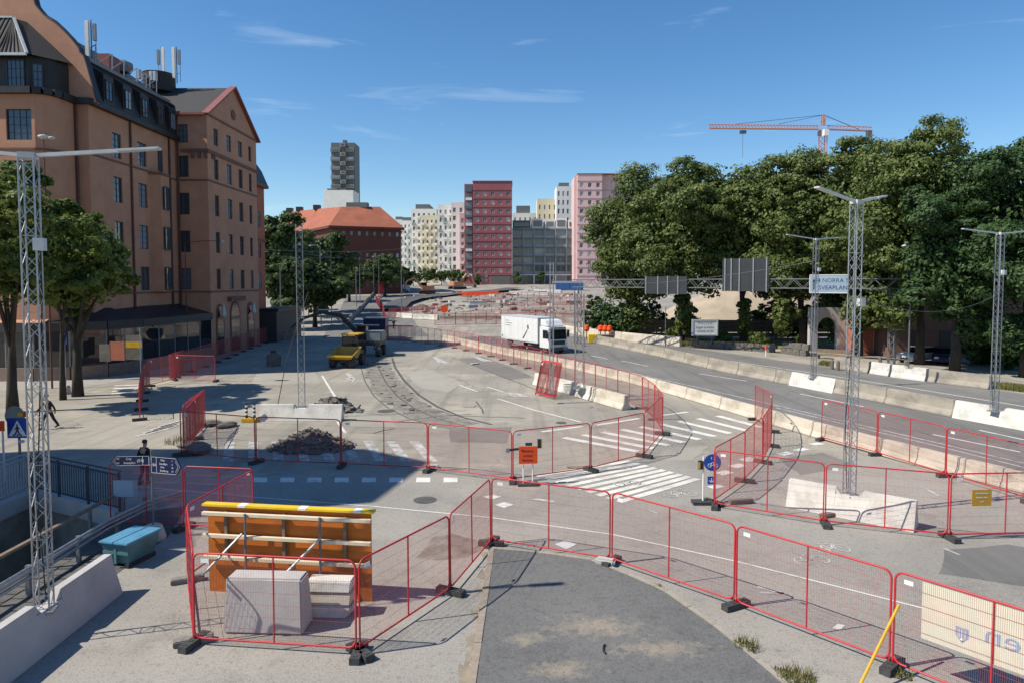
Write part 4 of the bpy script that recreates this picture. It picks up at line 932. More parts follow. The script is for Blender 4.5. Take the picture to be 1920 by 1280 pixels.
# shop extension
shp = [(-60, 57.3-2.4), (-38, 54.9), (-35.6, 55.6), (-33.8, 57.6), (-32.7, 61), (-32.2, 66), (-31.9, 73.3)]
def chain(pts, z0, z1, mat, name, th_=.3, parent=bld):
    m = MB()
    for a, b in zip(pts, pts[1:]): m.bar((*a, (z0+z1)/2), (*b, (z0+z1)/2), th_, z1-z0)
    return m.build(name, M[mat], parent)
chain(shp, 0, 1.05, 'granite', 'plinth', .45); chain(shp, 3.9, 4.6, 'win_frame', 'shop_fascia', .5)
for a, b in zip(shp, shp[1:]):
    a, b = Vector((*a, 0)), Vector((*b, 0)); d = b - a; k = max(1, round(d.length/2.3))
    for i in range(k):
        p, q = a + d*i/k, a + d*(i+1)/k
        MB().bar(p + Vector((0, 0, 2.47)), q + Vector((0, 0, 2.47)), .05, 2.84).build('shop_window', M['glassd'], bld)
        MB().tube(p + Vector((0, 0, 1)), p + Vector((0, 0, 3.95)), .08, 5).build('mullion', M['grey'], bld)
m = MB(); P2 = shp[1:]
for a, b in zip(P2, P2[1:]):
    ia = (min(a[0]-3, -35.3) if a[1] > 58 else a[0]-1, max(a[1], 55.5) + (2.6 if a[1] < 58 else 0)); ib = (min(b[0]-3, -35.3) if b[1] > 58 else b[0]-1, max(b[1], 55.5) + (2.6 if b[1] < 58 else 0))
    m.add([(*a, 4.6), (*b, 4.6), (*ib, 5.6), (*ia, 5.6)], [(0, 1, 2, 3)])
m.build('shop_roof', M['roof_metal'], bld)
MB().add([(-60, 54.7, 4.62), (-37, 54.7, 4.62), (-37, 55.6, 5.0), (-60, 55.6, 5.0)], [(0, 1, 2, 3)]).build('shop_canopy', M['stucco'], bld)
# posters in the shop window
pz = at(203, 640, 54.5)
for x0, x1, z0, z1, mt in ((187, 207, 645, 677, 'stone'), (207, 233, 640, 675, 'stuccor'), (236, 266, 628, 640, 'stone'), (236, 266, 640, 652, 'yellow'), (236, 266, 653, 674, 'stone')):
    yy = 56.6 if x0 > 234 else 55.4
    a, b = at(x0, z1, yy), at(x1, z0, yy); MB().b2(a.x, b.x, yy-.03, yy, a.z, b.z).build('poster', M[mt], bld)
# portal and arched openings of the gable front
def arch(yc, wd, z1, mat, out, name):
    n_ = 10; pts = [(-wd/2, 0)] + [(-wd/2*math.cos(math.pi*i/n_), z1 - wd/2 + wd/2*math.sin(math.pi*i/n_)) for i in range(n_+1)] + [(wd/2, 0)]
    MB().prism(pts, 0, out, Matrix(((0, 0, 1, XG), (1, 0, 0, yc), (0, 1, 0, 0), (0, 0, 0, 1)))).build(name, M[mat], bld)
for yc, wd, z1 in ((75.6, 1.5, 5.2), (79.7, 2.3, 5.4), (84.4, 1.6, 5.2)):
    arch(yc, wd + .5, z1 + .25, 'trim', .08, 'arch_surround'); arch(yc, wd, z1, 'glassd', .1, 'arched_door')
MB().b2(XG, XG+.5, 77.7, 81.8, 5.7, 6.2).build('portal_hood', M['trim'], bld)
for yc in (75.6, 84.4): MB().lathe([(.1, 0), (.3, .3), (.12, 1.3), (.03, 1.6)], 8).build('wall_lantern', M['lamp'], bld, loc=(XG+.45, yc, 3.9))
# next house along the street
nb = thing('neighbour_house', 'brick red house with dark roof behind the salmon gable building', 'building')
m = MB(); m.b2(-48, -33.0, 87.6, 93, 0, 20.6); m.build('wall', M['stuccor'], nb)
m = MB(); m.prism([(-48, 20.6), (-32.5, 20.6), (-33.3, 22.5), (-35, 25), (-48, 26)], 0, 5.6, Matrix(((1, 0, 0, 0), (0, 0, 1, 87.6), (0, 1, 0, 0), (0, 0, 0, 1)))); m.build('roof', M['roof_metal'], nb)
MB().b2(-33.1, -32.4, 87.7, 93.1, 20.2, 20.6).build('cornice', M['trim'], nb); MB().b2(-33.1, -32.85, 87.7, 93.1, 13.2, 13.5).build('string_course', M['trim'], nb)
MB().b2(-33.2, -30.6, 90, 100.5, 0, 4.0).build('shop_annex', M['win_frame'], nb); MB().b2(-33.4, -30.3, 89.8, 100.7, 4.0, 4.4).build('annex_roof', M['roof_metal'], nb)
for y in (90.2,):
    for z in (7, 11, 15): window(nb, (-33.0, y), (0, 1), (1, 0), (0, 1.1, z, z+2), depth=-.03)

# tall building outside the frame: it throws the shade across the crossing
def shade(hx, hy, h): return (hx - SUN.x*-1*0, hy)
k_ = 1/math.tan(sun_el); sx_, sy_ = -SUN.x/math.hypot(SUN.x, SUN.y)*k_, -SUN.y/math.hypot(SUN.x, SUN.y)*k_
def base_of(tip, h): return (tip[0] - sx_*h, tip[1] - sy_*h)
tw = thing('tall_house', 'tall stucco house beside the footbridge, shading the crossing', 'building')
a = base_of((-4.9, 24.3), 27); b = base_of((-3.6, 29.9), 27); c = base_of((-6.9, 32.3), 27)
m = MB(); m.prism([a, b, c, (c[0]-14, c[1]), (a[0]-14, a[1])], 0, 27); m.build('wall', M['stucco'], tw)
a2 = base_of((-9.4, 20.1), 20); m = MB(); m.prism([a2, (a[0], a[1]-.05), (a[0]-14, a[1]-.05), (a2[0]-14, a2[1])], 0, 20); m.build('wing', M['stucco'], tw)
for z in range(3, 26, 4):
    for f in (.2, .6):
        q = Vector(a)*(1-f) + Vector(b)*f; d = (Vector(b)-Vector(a)).normalized(); window(tw, q, (d.x, d.y), (d.y, -d.x), (0, 1.2, z, z+1.9), depth=-.03)

# ================================================================ FAR BUILDINGS
for nme, c1, c2 in (('redtower', (.32, .105, .115), (.28, .09, .10)), ('pinkt', (.66, .47, .46), (.60, .42, .41)), ('off', (.30, .345, .35), (.25, .29, .295)), ('ivory', (.76, .74, .69), (.68, .66, .61)), ('straw', (.68, .60, .42), (.62, .54, .37)),
                    ('brick', (.13, .045, .035), (.10, .035, .028)), ('orroof', (.34, .11, .062), (.25, .08, .047)), ('bandr', (.30, .11, .115), (.26, .10, .10)), ('bandp', (.52, .32, .32), (.48, .29, .29)), ('tower', (.27, .26, .235), (.22, .21, .19))):
    M[nme] = pm(nme + ' facade', c1, c2, rough=.85, sc=.25, stain=tuple(x*.85 for x in c1), ssc=.12)
M['fglass'] = glassm('far window glass', (.04, .05, .06), .08, (.55, .55, .54), .6)
M['fglassd'] = glassm('far dark glass', (.07, .085, .095), .12, (.22, .26, .28), .3)
M['slat'] = pm('roof plant', (.10, .115, .12), (.13, .145, .15), rough=.6, sc=1)
def block(name, label, px0, px1, ytop, Y, dep, mat, rows, cols, ww=.55, wh=.55, ground=1, frame='ivory', side='r', band=None, par=None, skip=None, rowz=None, glass='fglass', group=None, ang=0, z0add=-1.5, crown=None):
    a, b = at(px0, 500, Y), at(px1, 500, Y); ztop = at(px0, ytop, Y).z; z0 = th(a.x, Y) + z0add; W = b.x - a.x
    t = thing(name, label, 'building', (a.x, Y, 0), ang, group)
    H = ztop - z0; fh = (H - (par or 1.2))/(rows + ground); m = MB(); ops = []
    for r_ in range(rows):
        for c_ in range(cols):
            if skip and skip(r_, c_): continue
            u = W*(c_ + .5)/cols; z = z0 + fh*(ground + r_ + .28); hw = min(W/cols*ww, 99)/2
            ops.append((u-hw, u+hw, z, z + fh*wh))
    facade(m, (0, 0), (1, 0), (0, -1), W, z0, ztop, ops, .35)
    m.add([(0, 0, z0), (0, dep, z0), (0, dep, ztop), (0, 0, ztop)], [(0, 3, 2, 1)[::-1]]); m.add([(W, 0, z0), (W, dep, z0), (W, dep, ztop), (W, 0, ztop)], [(0, 1, 2, 3)])
    m.add([(0, 0, ztop), (W, 0, ztop), (W, dep, ztop), (0, dep, ztop)], [(0, 1, 2, 3)]); m.add([(0, dep, z0), (W, dep, z0), (W, dep, ztop), (0, dep, ztop)], [(3, 2, 1, 0)])
    m.build('wall', M[mat], t)
    for op in ops: window(t, (0, 0), (1, 0), (0, -1), op, depth=.3, frame=frame, glass=glass, nx=2, nz=1, fw=.14)
    if band:
        for r_ in range(rows + 1): z = z0 + fh*(ground + r_); MB().b2(-.12, W+.12, -.14, 0, z - .12, z + .12).build('floor_band', M[band], t)
    if crown: MB().b2(W*.15, W*.7, 2, dep*.8, ztop, ztop + crown).build('roof_plant', M['slat'], t)
    return t, W, z0, ztop, fh
t, W, z0, zt, fh = block('red_tower', 'dark red brick apartment tower with square white framed windows', 887, 960, 341, 276, 16, 'redtower', 10, 5, .52, .52, 1.6, frame='pinkt', band='bandr', par=3.2)
MB().b2(-.15, W+.15, -.2, 16, zt, zt+.35).build('roof_edge', M['roof_red'], t)
m = MB(); wS = (887-871)/F*276
m.b2(-wS, 0, .8, 16, z0, zt - .8); m.build('balcony_bay', M['redtower'], t)
for r_ in range(11):
    z = z0 + fh*(1.6 + r_ - .2); MB().b2(-wS+.5, -.4, .2, .9, z, z+1.0).build('balcony', M['fglassd' if r_ % 3 else 'ivory'], t); MB().b2(-wS+.5, -.4, .7, .86, z+1.0, z+2.6).build('balcony_door', M['fglassd'], t)
MB().b2(W*.48, W*.96, -.1, .3, z0, z0 + fh*1.45).build('entrance', M['fglassd'], t)
for x in (.2, .3): 
    for z in (.25, .85): MB().b2(W*x, W*x+1.2, -.12, .1, z0 + fh*z + 1.5, z0 + fh*z + 3).build('window', M['fglassd'], t)
t, W, z0, zt, fh = block('pink_tower', 'tall pale pink apartment tower rising above the office block', 1082, 1128, 327, 272, 16, 'pinkt', 11, 3, .42, .5, 1.5, frame='bandp', band='bandp', par=2.6)
MB().b2(-.1, W+11, -.2, 15, zt, zt+.3).build('roof_edge', M['roof_red'], t)
m = MB(); m.b2(W, W+9.5, 2.2, 15, z0, zt-.02); m.build('side_wing', M['pinkt'], t)
for r_ in range(11):
    z = z0 + fh*(1.5 + r_ + .28); MB().b2(W+5.6, W+6.8, 2.1, 2.3, z, z+fh*.5).build('window', M['fglassd'], t); MB().b2(W+.05, W+9.5, 2.06, 2.2, z0 + fh*(1.5+r_) - .12, z0 + fh*(1.5+r_) + .12).build('floor_band', M['bandp'], t)
m = MB(); m.b2(-1.1, 0, 2, 14, z0, zt-.6); m.build('side_bay', M['pinkt'], t)
t, W, z0, zt, fh = block('office_block', 'low grey glass office block between the red and pink towers', 961, 1082, 428, 284, 20, 'off', 5, 6, .9, .74, 1.55, frame='off', par=.6, glass='fglassd')
for r_ in range(7): MB().b2(-.1, W, -.3, 0, z0 + fh*(1.55+r_) - .25, z0 + fh*(1.55+r_) + .2).build('floor_band', M['slat'], t) if r_ < 6 else None
for c_ in range(7): MB().b2(W*c_/6-.15, W*c_/6+.15, -.5, 0, z0+fh*1.5, zt).build('fin', M['off'], t)
for i, (f0, f1, hh) in enumerate(((.0, .28, 3.2), (.30, .48, 4.0), (.5, .66, 3.6), (.67, .84, 4.2), (.86, .99, 3.4))):
    pv = MB().b2(W*f0, W*f1, 1.0, 14, zt, zt+hh).build('penthouse', M['ivory' if i else 'slat'], t); MB().b2(W*f0+.6, W*f1-.6, .85, 1.1, zt+.7, zt+hh-.9).build('pane', M['fglassd'], pv)
for c_ in range(6): MB().b2(W*(c_+.06)/6, W*(c_+.94)/6, -.1, .1, z0+1.5, z0+fh*1.4).build('shop_window', M['fglassd'], t)
MB().b2(-.2, W, -.5, -.1, z0+fh*1.42, z0+fh*1.55).build('white_lintel', M['ivory'], t)
for c_ in range(4): MB().b2(W*c_/3-.3, W*c_/3+.3, -.5, -.1, z0, z0+fh*1.42).build('white_column', M['ivory'], t)
block('cream_block', 'small cream apartment block peeking above the office roof', 1007, 1044, 373, 340, 14, 'straw', 8, 4, .3, .5, 1, frame='off', par=2)
block('white_block', 'white apartment block with stepped balconies beside the pink tower', 1043, 1077, 350, 330, 14, 'ivory', 10, 4, .4, .55, 1, frame='off', par=1.5, crown=2)
block('cream_block', 'low cream block directly behind the office roof terraces', 961, 1008, 400, 360, 14, 'ivory', 7, 5, .3, .5, 1, frame='off', crown=4)
def street_row(name, label, px0, px1, yt, Y, mat, cols, rows, crown=2, bal=True, seed=0):
    t, W, z0, zt, fh = block(name, label, px0, px1, yt, Y, 26, mat, rows, cols, .42, .55, 1, frame='off', par=1.6, crown=crown)
    rr = random.Random(seed)
    if bal:
        for r_ in range(rows):
            for c_ in range(cols):
                if (r_ + c_) % 2 == 0: z = z0 + fh*(1 + r_ + .05); MB().b2(W*(c_+.12)/cols, W*(c_+.8)/cols, -1.3, 0, z, z+1.05).build('balcony', M['ivory' if mat != 'ivory' or rr.random() < .6 else 'off'], t)
street_row('white_flats', 'white apartment house with balconies next to the red tower', 822, 868, 384, 300, 'ivory', 5, 9, 0, seed=1)
street_row('white_flats', 'narrow pale house stepped above the white balconies', 846, 871, 380, 294, 'ivory', 2, 9, 0, False, seed=2)
street_row('pink_flats', 'slim rose house front between white flats and red tower', 862, 873, 400, 288, 'pinkt', 1, 8, 0, seed=3)
street_row('yellow_flats', 'yellow apartment house with balconies in the street row', 790, 822, 404, 330, 'straw', 4, 9, 0, seed=4)
street_row('white_flats', 'tall white apartment house with dark roof plant behind the yellow one', 772, 819, 392, 352, 'ivory', 5, 10, 2.5, seed=5)
street_row('white_flats', 'pale apartment house next to the brick block with orange roof', 750, 778, 414, 385, 'ivory', 4, 9, 2, seed=6)
street_row('white_flats', 'farthest pale house low behind the brick block', 738, 760, 412, 440, 'ivory', 3, 9, 2, seed=7)
# brick block with orange roof
t = thing('brick_block', 'long dark brick block with hipped orange roof', 'building')
Y0 = 205; a = at(622, 424, Y0); b = at(752, 426, Y0+8); e = at(500, 430, Y0+60); zt = a.z; z0 = 0
A, B, E = Vector((a.x, Y0, 0)), Vector((b.x, Y0+8, 0)), Vector((e.x, Y0+60, 0)); Dv = Vector((B.x + (E-A).x*.6, B.y + (E-A).y*.6, 0))
m = MB(); ur = (B-A).normalized(); nr_ = Vector((ur.y, -ur.x, 0)); Wf = (B-A).length
ops = [(Wf*(i+.5)/9-.45, Wf*(i+.5)/9+.45, z, z+1.3) for i in range(9) for z in (zt-2.6, zt-9, zt-13.5, zt-18)]
facade(m, A, ur, nr_, Wf, z0, zt, ops, .3); ul = (A-E).normalized(); facade(m, E, ul, Vector((ul.y, -ul.x, 0)), (A-E).length, z0, zt, [])
m.add([(*B.xy, z0), (*Dv.xy, z0), (*Dv.xy, zt), (*B.xy, zt)], [(0, 1, 2, 3)]); m.build('wall', M['brick'], t)
for op in ops: window(t, A, ur, nr_, op, depth=.25, frame='stone', nx=1, nz=1)
r1 = at(640, 388, Y0+10); r2 = at(712, 388, Y0+15); r3 = at(535, 398, Y0+62)
ov = .8
Ao, Bo, Eo = A + nr_*ov - ur*ov, B + nr_*ov + ur*ov, E + Vector((-.5, -1, 0))
m = MB(); m.add([(*Ao.xy, zt), (*Bo.xy, zt), (*Eo.xy, zt), r1, r2, r3, (*Dv.xy, zt)], [(0, 1, 4, 3), (2, 0, 3, 5), (1, 6, 4)]); m.build('roof', M['orroof'], t)
m = MB(); m.bar((*Ao.xy, zt-.3), (*Bo.xy, zt-.3), .5, .7); m.bar((*Eo.xy, zt-.3), (*Ao.xy, zt-.3), .5, .7); m.build('eaves', M['brick'], t)
for f in (.1, .3, .62): c = r3.lerp(r1, f); MB().box(c + Vector((0, 0, .5)), (2.2, 2, 1.6)).build('chimney', M['roof_metal'], t)
c = r1.lerp(r2, .3); MB().box(c + Vector((1, 2, .6)), (6.5, 3, 1.6)).build('roof_plant', M['slat'], t)
# concrete high-rise beyond
t = thing('high_rise', 'tall grey concrete tower of stacked bays far behind the orange roof', 'building')
Y0 = 560; x0, x1 = at(621, 300, Y0).x, at(665, 300, Y0).x; zt = at(640, 268, Y0).z; z0 = 5; Wt = x1-x0
MB().b2(x0, x1, Y0, Y0+18, z0, zt).build('core', M['slat'], t)
k = 26; fh = (zt-z0-20)/k; rr = random.Random(3)
cols_ = [(0, .40, 0), (.42, .64, -1.2), (.66, .98, -.4)]
for r_ in range(k):
    for ci, (f0, f1, oy) in enumerate(cols_):
        z = z0 + 20 + fh*r_; big = r_ > 13
        if (r_ + ci) % 2 == 0 or not big:
            bx = MB().b2(x0 + Wt*f0 - .3, x0 + Wt*f1, Y0 - 1.6 + oy - (1 if (r_+ci) % 2 else 0), Y0, z, z + fh*(.96 if (r_+ci) % 2 else .80)).build('stacked_bay', M['tower'], t)
            MB().b2(x0 + Wt*f0 + .7, x0 + Wt*f1 - .9, Y0 - 1.75 + oy - (1 if (r_+ci) % 2 else 0), Y0 - 1.5 + oy, z + fh*.25, z + fh*.62).build('pane', M['fglassd'], bx)
MB().b2(x0 + Wt*.45, x0+Wt*.6, Y0+4, Y0+8, zt, zt+3).build('roof_plant', M['slat'], t)
t = thing('white_slab', 'plain white slab house in front of the high rise', 'building')
q0, q1 = at(607, 357, 520), at(662, 357, 520); MB().b2(q0.x, q1.x, 520, 540, 5, q0.z).build('wall', M['ivory'], t); MB().b2(q0.x+2, q0.x+9, 522, 530, q0.z, q0.z+1.5).build('roof_plant', M['slat'], t)

# ================================================================ SITE CRANE
t = thing('tower_crane', 'faded orange tower crane standing behind the linden trees', 'crane')
Yc = 185; top = at(1544, 216, Yc); jz = at(1544, 243, Yc).z; cx = top.x; z0 = th(cx, Yc)
def truss(p, q, wd, k, parent, name, r=.11):
    p, q = Vector(p), Vector(q); d = q-p; vert = abs(d.normalized().z) > .8; m = MB()
    s1 = Vector((wd/2, 0, 0)) if vert else Vector((0, wd/2, 0)); s2 = Vector((0, wd/2, 0)) if vert else Vector((0, 0, wd))
    cs = [-s1-s2, s1-s2, s1+s2, -s1+s2] if vert else [-s1, s1, s2*.9]
    for c in cs: m.tube(p+c, q+c, r, 5)
    for i in range(k):
        for j in range(len(cs)): m.tube(p + d*i/k + cs[j], p + d*(i+1)/k + cs[(j+1) % len(cs)], r*.55, 4, cap=False)
    return m.build(name, M['crane'], parent)
truss((cx, Yc, z0), (cx, Yc, jz), 1.5, 34, t, 'mast')
j0 = at(1329, 241, Yc); j1 = at(1634, 246, Yc)
truss((cx-1, Yc, jz), (j0.x, Yc, j0.z), 1.1, 34, t, 'jib'); truss((cx+1, Yc, jz), (j1.x, Yc, j1.z), 1.1, 12, t, 'counter_jib')
truss((cx, Yc, jz+1), (cx, Yc, top.z), .8, 6, t, 'apex_tower')
MB().b2(cx-.6, cx+.6, Yc-2.2, Yc-.9, jz-2.0, jz-.4).build('cab', M['whites'], t)
MB().b2(j1.x-1.2, j1.x-.1, Yc-.6, Yc+.6, j1.z-1.9, j1.z+.1).build('counterweight', M['slat'], t); MB().b2(j1.x-14, j1.x-12, Yc-.5, Yc+.5, j1.z-1.2, j1.z).build('winch', M['slat'], t)
m = MB()
for px in (1380, 1460): p = at(px, 239, Yc); m.tube((cx, Yc, top.z), (p.x, Yc, p.z+.8), .06, 4)
p = at(1610, 243, Yc); m.tube((cx, Yc, top.z), (p.x, Yc, p.z), .09, 4); m.build('tie_bar', M['cable'], t)
p = at(1393, 246, Yc); m = MB(); m.box((p.x, Yc, p.z-.3), (1.6, .8, .8)); m.tube((p.x, Yc, p.z), (p.x, Yc, p.z-7), .05, 4); m.build('trolley', M['slat'], t)

# ================================================================ TREES
def crown_mesh(name, seed, ell, ncl, per, leaf, clr, mat, shell=.55):
    """leaf quads on clumps, clumps on lobes, lobes over an uneven ellipsoid (ell = half axes about the origin)"""
    g_ = np.random.default_rng(seed); E_ = np.array(ell); mean = float(E_.mean())
    ls_ = .72 if shell == .5 else 1.0; nl = max(4, int(ncl*.19/ls_**1.7)); lobes = []; tries = 0
    def lump(d): return .86 + .17*math.sin(2.3*d[0] + seed*1.3)*math.cos(2.9*d[1] + seed) + .12*math.sin(4.1*d[2] + seed*.7)
    while len(lobes) < nl and tries < 4000:
        tries += 1; d = g_.normal(size=3); d /= np.linalg.norm(d); r = (.62 + .33*g_.random())*lump(d); c = d*r*E_; lr = mean*(.20 + .17*g_.random())*ls_
        if any(np.linalg.norm((c - c2)) < .62*(lr + r2)*.8 for c2, r2, _ in lobes): continue
        lobes.append((c, lr, d))
    cl = [(c, r) for c, r, _ in lobes]; tot = ncl*per; area = sum(r*r for _, r in cl); P, NR, S = [], [], []
    for c, lr in cl:
        k_l = int(tot*.9*lr*lr/area); ncp = max(5, int(13*(lr/1.6)**2)); cr_ = lr*.42
        for _ in range(ncp):
            d = g_.normal(size=3); d[2] += .35; d /= np.linalg.norm(d); cc_ = c + d*lr*np.array([1.1, 1.1, .85])*(.55 + .5*g_.random())
            k = max(8, int(k_l/ncp*(.6 + .8*g_.random()))); v = g_.normal(size=(k, 3)); v /= np.linalg.norm(v, axis=1)[:, None]
            P.append(cc_ + v*(cr_*(.25 + .85*g_.random((k, 1))**.7))*np.array([1.2, 1.2, .7])); NR.append(v*.75 + d*.55 + g_.normal(size=(k, 3))*.38 + np.array([0, 0, .25])); S.append(leaf*(.55 + .8*g_.random((k, 1))))
    k = int(tot*.10); v = g_.normal(size=(k, 3)); v /= np.linalg.norm(v, axis=1)[:, None]          # thin inner foliage
    P.append(v*E_*(.35 + .45*g_.random((k, 1)))); NR.append(v + g_.normal(size=(k, 3))*.6); S.append(leaf*(1.1 + .7*g_.random((k, 1))))
    pos = np.concatenate(P); nrm = np.concatenate(NR); s_ = np.concatenate(S); nrm /= np.linalg.norm(nrm, axis=1)[:, None]
    tq = np.cross(nrm, g_.normal(size=pos.shape)); tq /= np.linalg.norm(tq, axis=1)[:, None]; bq = np.cross(nrm, tq)
    V = np.stack([pos - tq*s_, pos - bq*s_*.6, pos + tq*s_, pos + bq*s_*.6], axis=1).reshape(-1, 3); nq = len(V)//4
    me = bpy.data.meshes.new(name); me.vertices.add(len(V)); me.vertices.foreach_set('co', V.astype(np.float32).ravel())
    me.loops.add(nq*4); me.loops.foreach_set('vertex_index', np.arange(nq*4, dtype=np.int32)); me.polygons.add(nq); me.polygons.foreach_set('loop_start', np.arange(0, nq*4, 4, dtype=np.int32))
    me.materials.append(M[mat]); me.update(calc_edges=True); return me, cl
def trunk_mb(h, r, lean, cl, c0, seed, limbs=9):
    rr = random.Random(seed); m = MB()
    pts = [(0, 0, -.1), (lean*.2, 0, h*.3), (lean*.6, .1, h*.65), (lean, .15, h)]
    m.path(pts, r, 9, [r*1.35, r, r*.8, r*.5])
    for c, cr2 in rr.sample(cl, min(limbs, len(cl))):
        z = rr.uniform(.55, 1)*h; s = Vector((lean*z/h, .1, z)); e = Vector(c) + Vector(c0); mid = s.lerp(e, .5) + Vector((0, 0, .4))
        m.path([s, mid, e], r*.3, 5, [r*.42, r*.26, r*.07])
    return m
def tree(name, label, x, y, trunk_h, r, ell, cz, seed, ncl, per, leaf, clr, mat, group=None, lean=0, z=None, shell=.55, skirt=None):
    z = th(x, y) if z is None else z
    t = thing(name, label, 'tree', (x, y, z), 0, group)
    me, cl = crown_mesh('crown', seed, ell, ncl, per, leaf, clr, mat, shell)
    put('crown', me, t, (lean, 0, cz)); trunk_mb(trunk_h, r, lean, cl, (lean, 0, cz), seed).build('trunk', M['trunk'], t, smooth=True)
    if skirt:
        for i, (dx, dz, e2, n2) in enumerate(skirt):
            m2, _ = crown_mesh('epicormic_growth', seed+50+i, e2, n2, per, leaf, clr*.7, mat, .3); put('epicormic_growth', m2, t, (dx, -.4, dz))
    return t
RT = 'row of big lindens beyond the road'
def pxs(px, Y): return (px-960)/F*Y
tree('linden_tree', 'bushy linden with foliage reaching the ground beside pink tower', pxs(1190, 97), 97, 9, .38, (6.8, 6, 11.0), 12.2, 1, 150, 380, .20, 1.9, 'leaf_r')
tree('linden_tree', 'tall linden behind the small dark gantry sign', pxs(1278, 89), 89, 10, .38, (6.4, 6, 10.2), 14.8, 2, 150, 380, .20, 1.9, 'leaf_r', skirt=[(.2, 3.8, (1.5, 1.5, 3.4), 22)])
tree('linden_tree', 'tall linden behind the large dark gantry sign', pxs(1395, 88), 88, 10, .38, (6.9, 6, 10.2), 14.7, 3, 150, 380, .20, 1.9, 'leaf_r', lean=-.4, skirt=[(.0, 3.4, (1.1, 1.1, 3.0), 14)])
tree('linden_tree', 'linden standing behind the tower crane jib, beyond the pale blue sign', pxs(1508, 82), 82, 10, .38, (6.6, 6, 9.4), 13.2, 4, 150, 380, .19, 1.9, 'leaf_r', lean=-.8, skirt=[(-2.6, 4.0, (1.7, 1.5, 3.4), 22), (2.4, 4.6, (2.2, 1.6, 2.6), 18)])
tree('linden_tree', 'broad highest linden beside the gantry column', pxs(1728, 66), 66, 9, .38, (7.6, 6.5, 8.6), 15.0, 5, 190, 400, .165, 1.8, 'leaf_r', skirt=[(-2.6, 5.2, (2.4, 2, 2.8), 22)])
tree('linden_tree', 'linden crown between crane mast and the broad highest linden', pxs(1612, 74), 74, 9, .38, (5.0, 5, 9.4), 13.2, 6, 120, 380, .185, 1.7, 'leaf_r', skirt=[(0, 4.6, (3.0, 2, 2.6), 22)])
tree('maple_tree', 'dark green maple standing over the parked cars', pxs(1795, 60), 60, 7, .38, (5.8, 4.6, 6.4), 9.6, 7, 130, 400, .15, 1.6, 'leaf_d', skirt=[(1.6, 4.0, (2.4, 1.6, 2.2), 20)])
tree('maple_tree', 'tall dark maple at the end of the linden row over the grass verge', pxs(1928, 57), 57, 7, .38, (5.8, 5, 9.2), 12.0, 8, 160, 400, .15, 1.6, 'leaf_d', skirt=[(-1.6, 3.4, (2.2, 1.6, 2.2), 18)])
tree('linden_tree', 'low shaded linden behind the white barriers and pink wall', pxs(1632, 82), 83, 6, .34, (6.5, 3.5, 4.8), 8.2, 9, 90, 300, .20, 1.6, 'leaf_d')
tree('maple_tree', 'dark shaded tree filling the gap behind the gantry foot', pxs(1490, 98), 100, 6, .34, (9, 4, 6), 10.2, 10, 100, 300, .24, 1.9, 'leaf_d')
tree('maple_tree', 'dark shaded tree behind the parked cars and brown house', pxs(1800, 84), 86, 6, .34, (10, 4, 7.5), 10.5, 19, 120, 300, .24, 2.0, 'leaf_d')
# bushes at the foot
def bush(px, Y, rx, rz, seed, label, mat='leaf_d', n_=30, group=None):
    x = pxs(px, Y); me, _ = crown_mesh('shrub', seed, (rx, rx*.7, rz), n_, 150, .17, .7, mat, .3)
    o = put('shrub', me, None, (x, Y, th(x, Y) + rz*.75)); return tag(o, label, 'bush', group)
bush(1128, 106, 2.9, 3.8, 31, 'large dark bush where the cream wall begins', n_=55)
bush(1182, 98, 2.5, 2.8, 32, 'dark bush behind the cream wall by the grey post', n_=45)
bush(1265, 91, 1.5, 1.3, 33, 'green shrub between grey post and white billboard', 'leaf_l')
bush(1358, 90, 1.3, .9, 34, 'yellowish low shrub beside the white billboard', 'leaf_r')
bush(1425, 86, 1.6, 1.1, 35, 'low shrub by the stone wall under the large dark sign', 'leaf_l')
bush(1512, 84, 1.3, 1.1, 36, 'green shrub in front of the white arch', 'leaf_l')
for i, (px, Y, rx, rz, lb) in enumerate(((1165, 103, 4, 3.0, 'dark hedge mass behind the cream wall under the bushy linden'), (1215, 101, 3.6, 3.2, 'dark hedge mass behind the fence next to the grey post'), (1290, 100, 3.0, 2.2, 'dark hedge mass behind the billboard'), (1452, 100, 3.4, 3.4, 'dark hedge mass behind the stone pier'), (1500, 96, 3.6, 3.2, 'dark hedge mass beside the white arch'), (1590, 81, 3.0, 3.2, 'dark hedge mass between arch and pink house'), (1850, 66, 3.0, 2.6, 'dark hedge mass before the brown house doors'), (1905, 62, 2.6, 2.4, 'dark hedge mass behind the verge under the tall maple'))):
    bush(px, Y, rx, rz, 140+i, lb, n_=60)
# street trees before the salmon building
tree('street_tree', 'street tree with twin crown at the lattice mast, before the shop', pxs(16, 41.5), 41.5, 5, .28, (3.8, 3.6, 5.5), 10.6, 11, 120, 420, .125, 1.1, 'leaf_l', shell=.5)
tree('street_tree', 'street tree with dark split trunk beside the walking man', pxs(140, 47.5), 47.5, 5.5, .30, (4.4, 3.6, 4.3), 9.2, 12, 120, 420, .125, 1.1, 'leaf_l', shell=.5)
tree('street_tree', 'slim street tree between walking man and split trunk tree', pxs(112, 46), 46, 6, .17, (2.2, 2.2, 2.6), 8.2, 13, 45, 300, .15, .95, 'leaf_l', shell=.4)
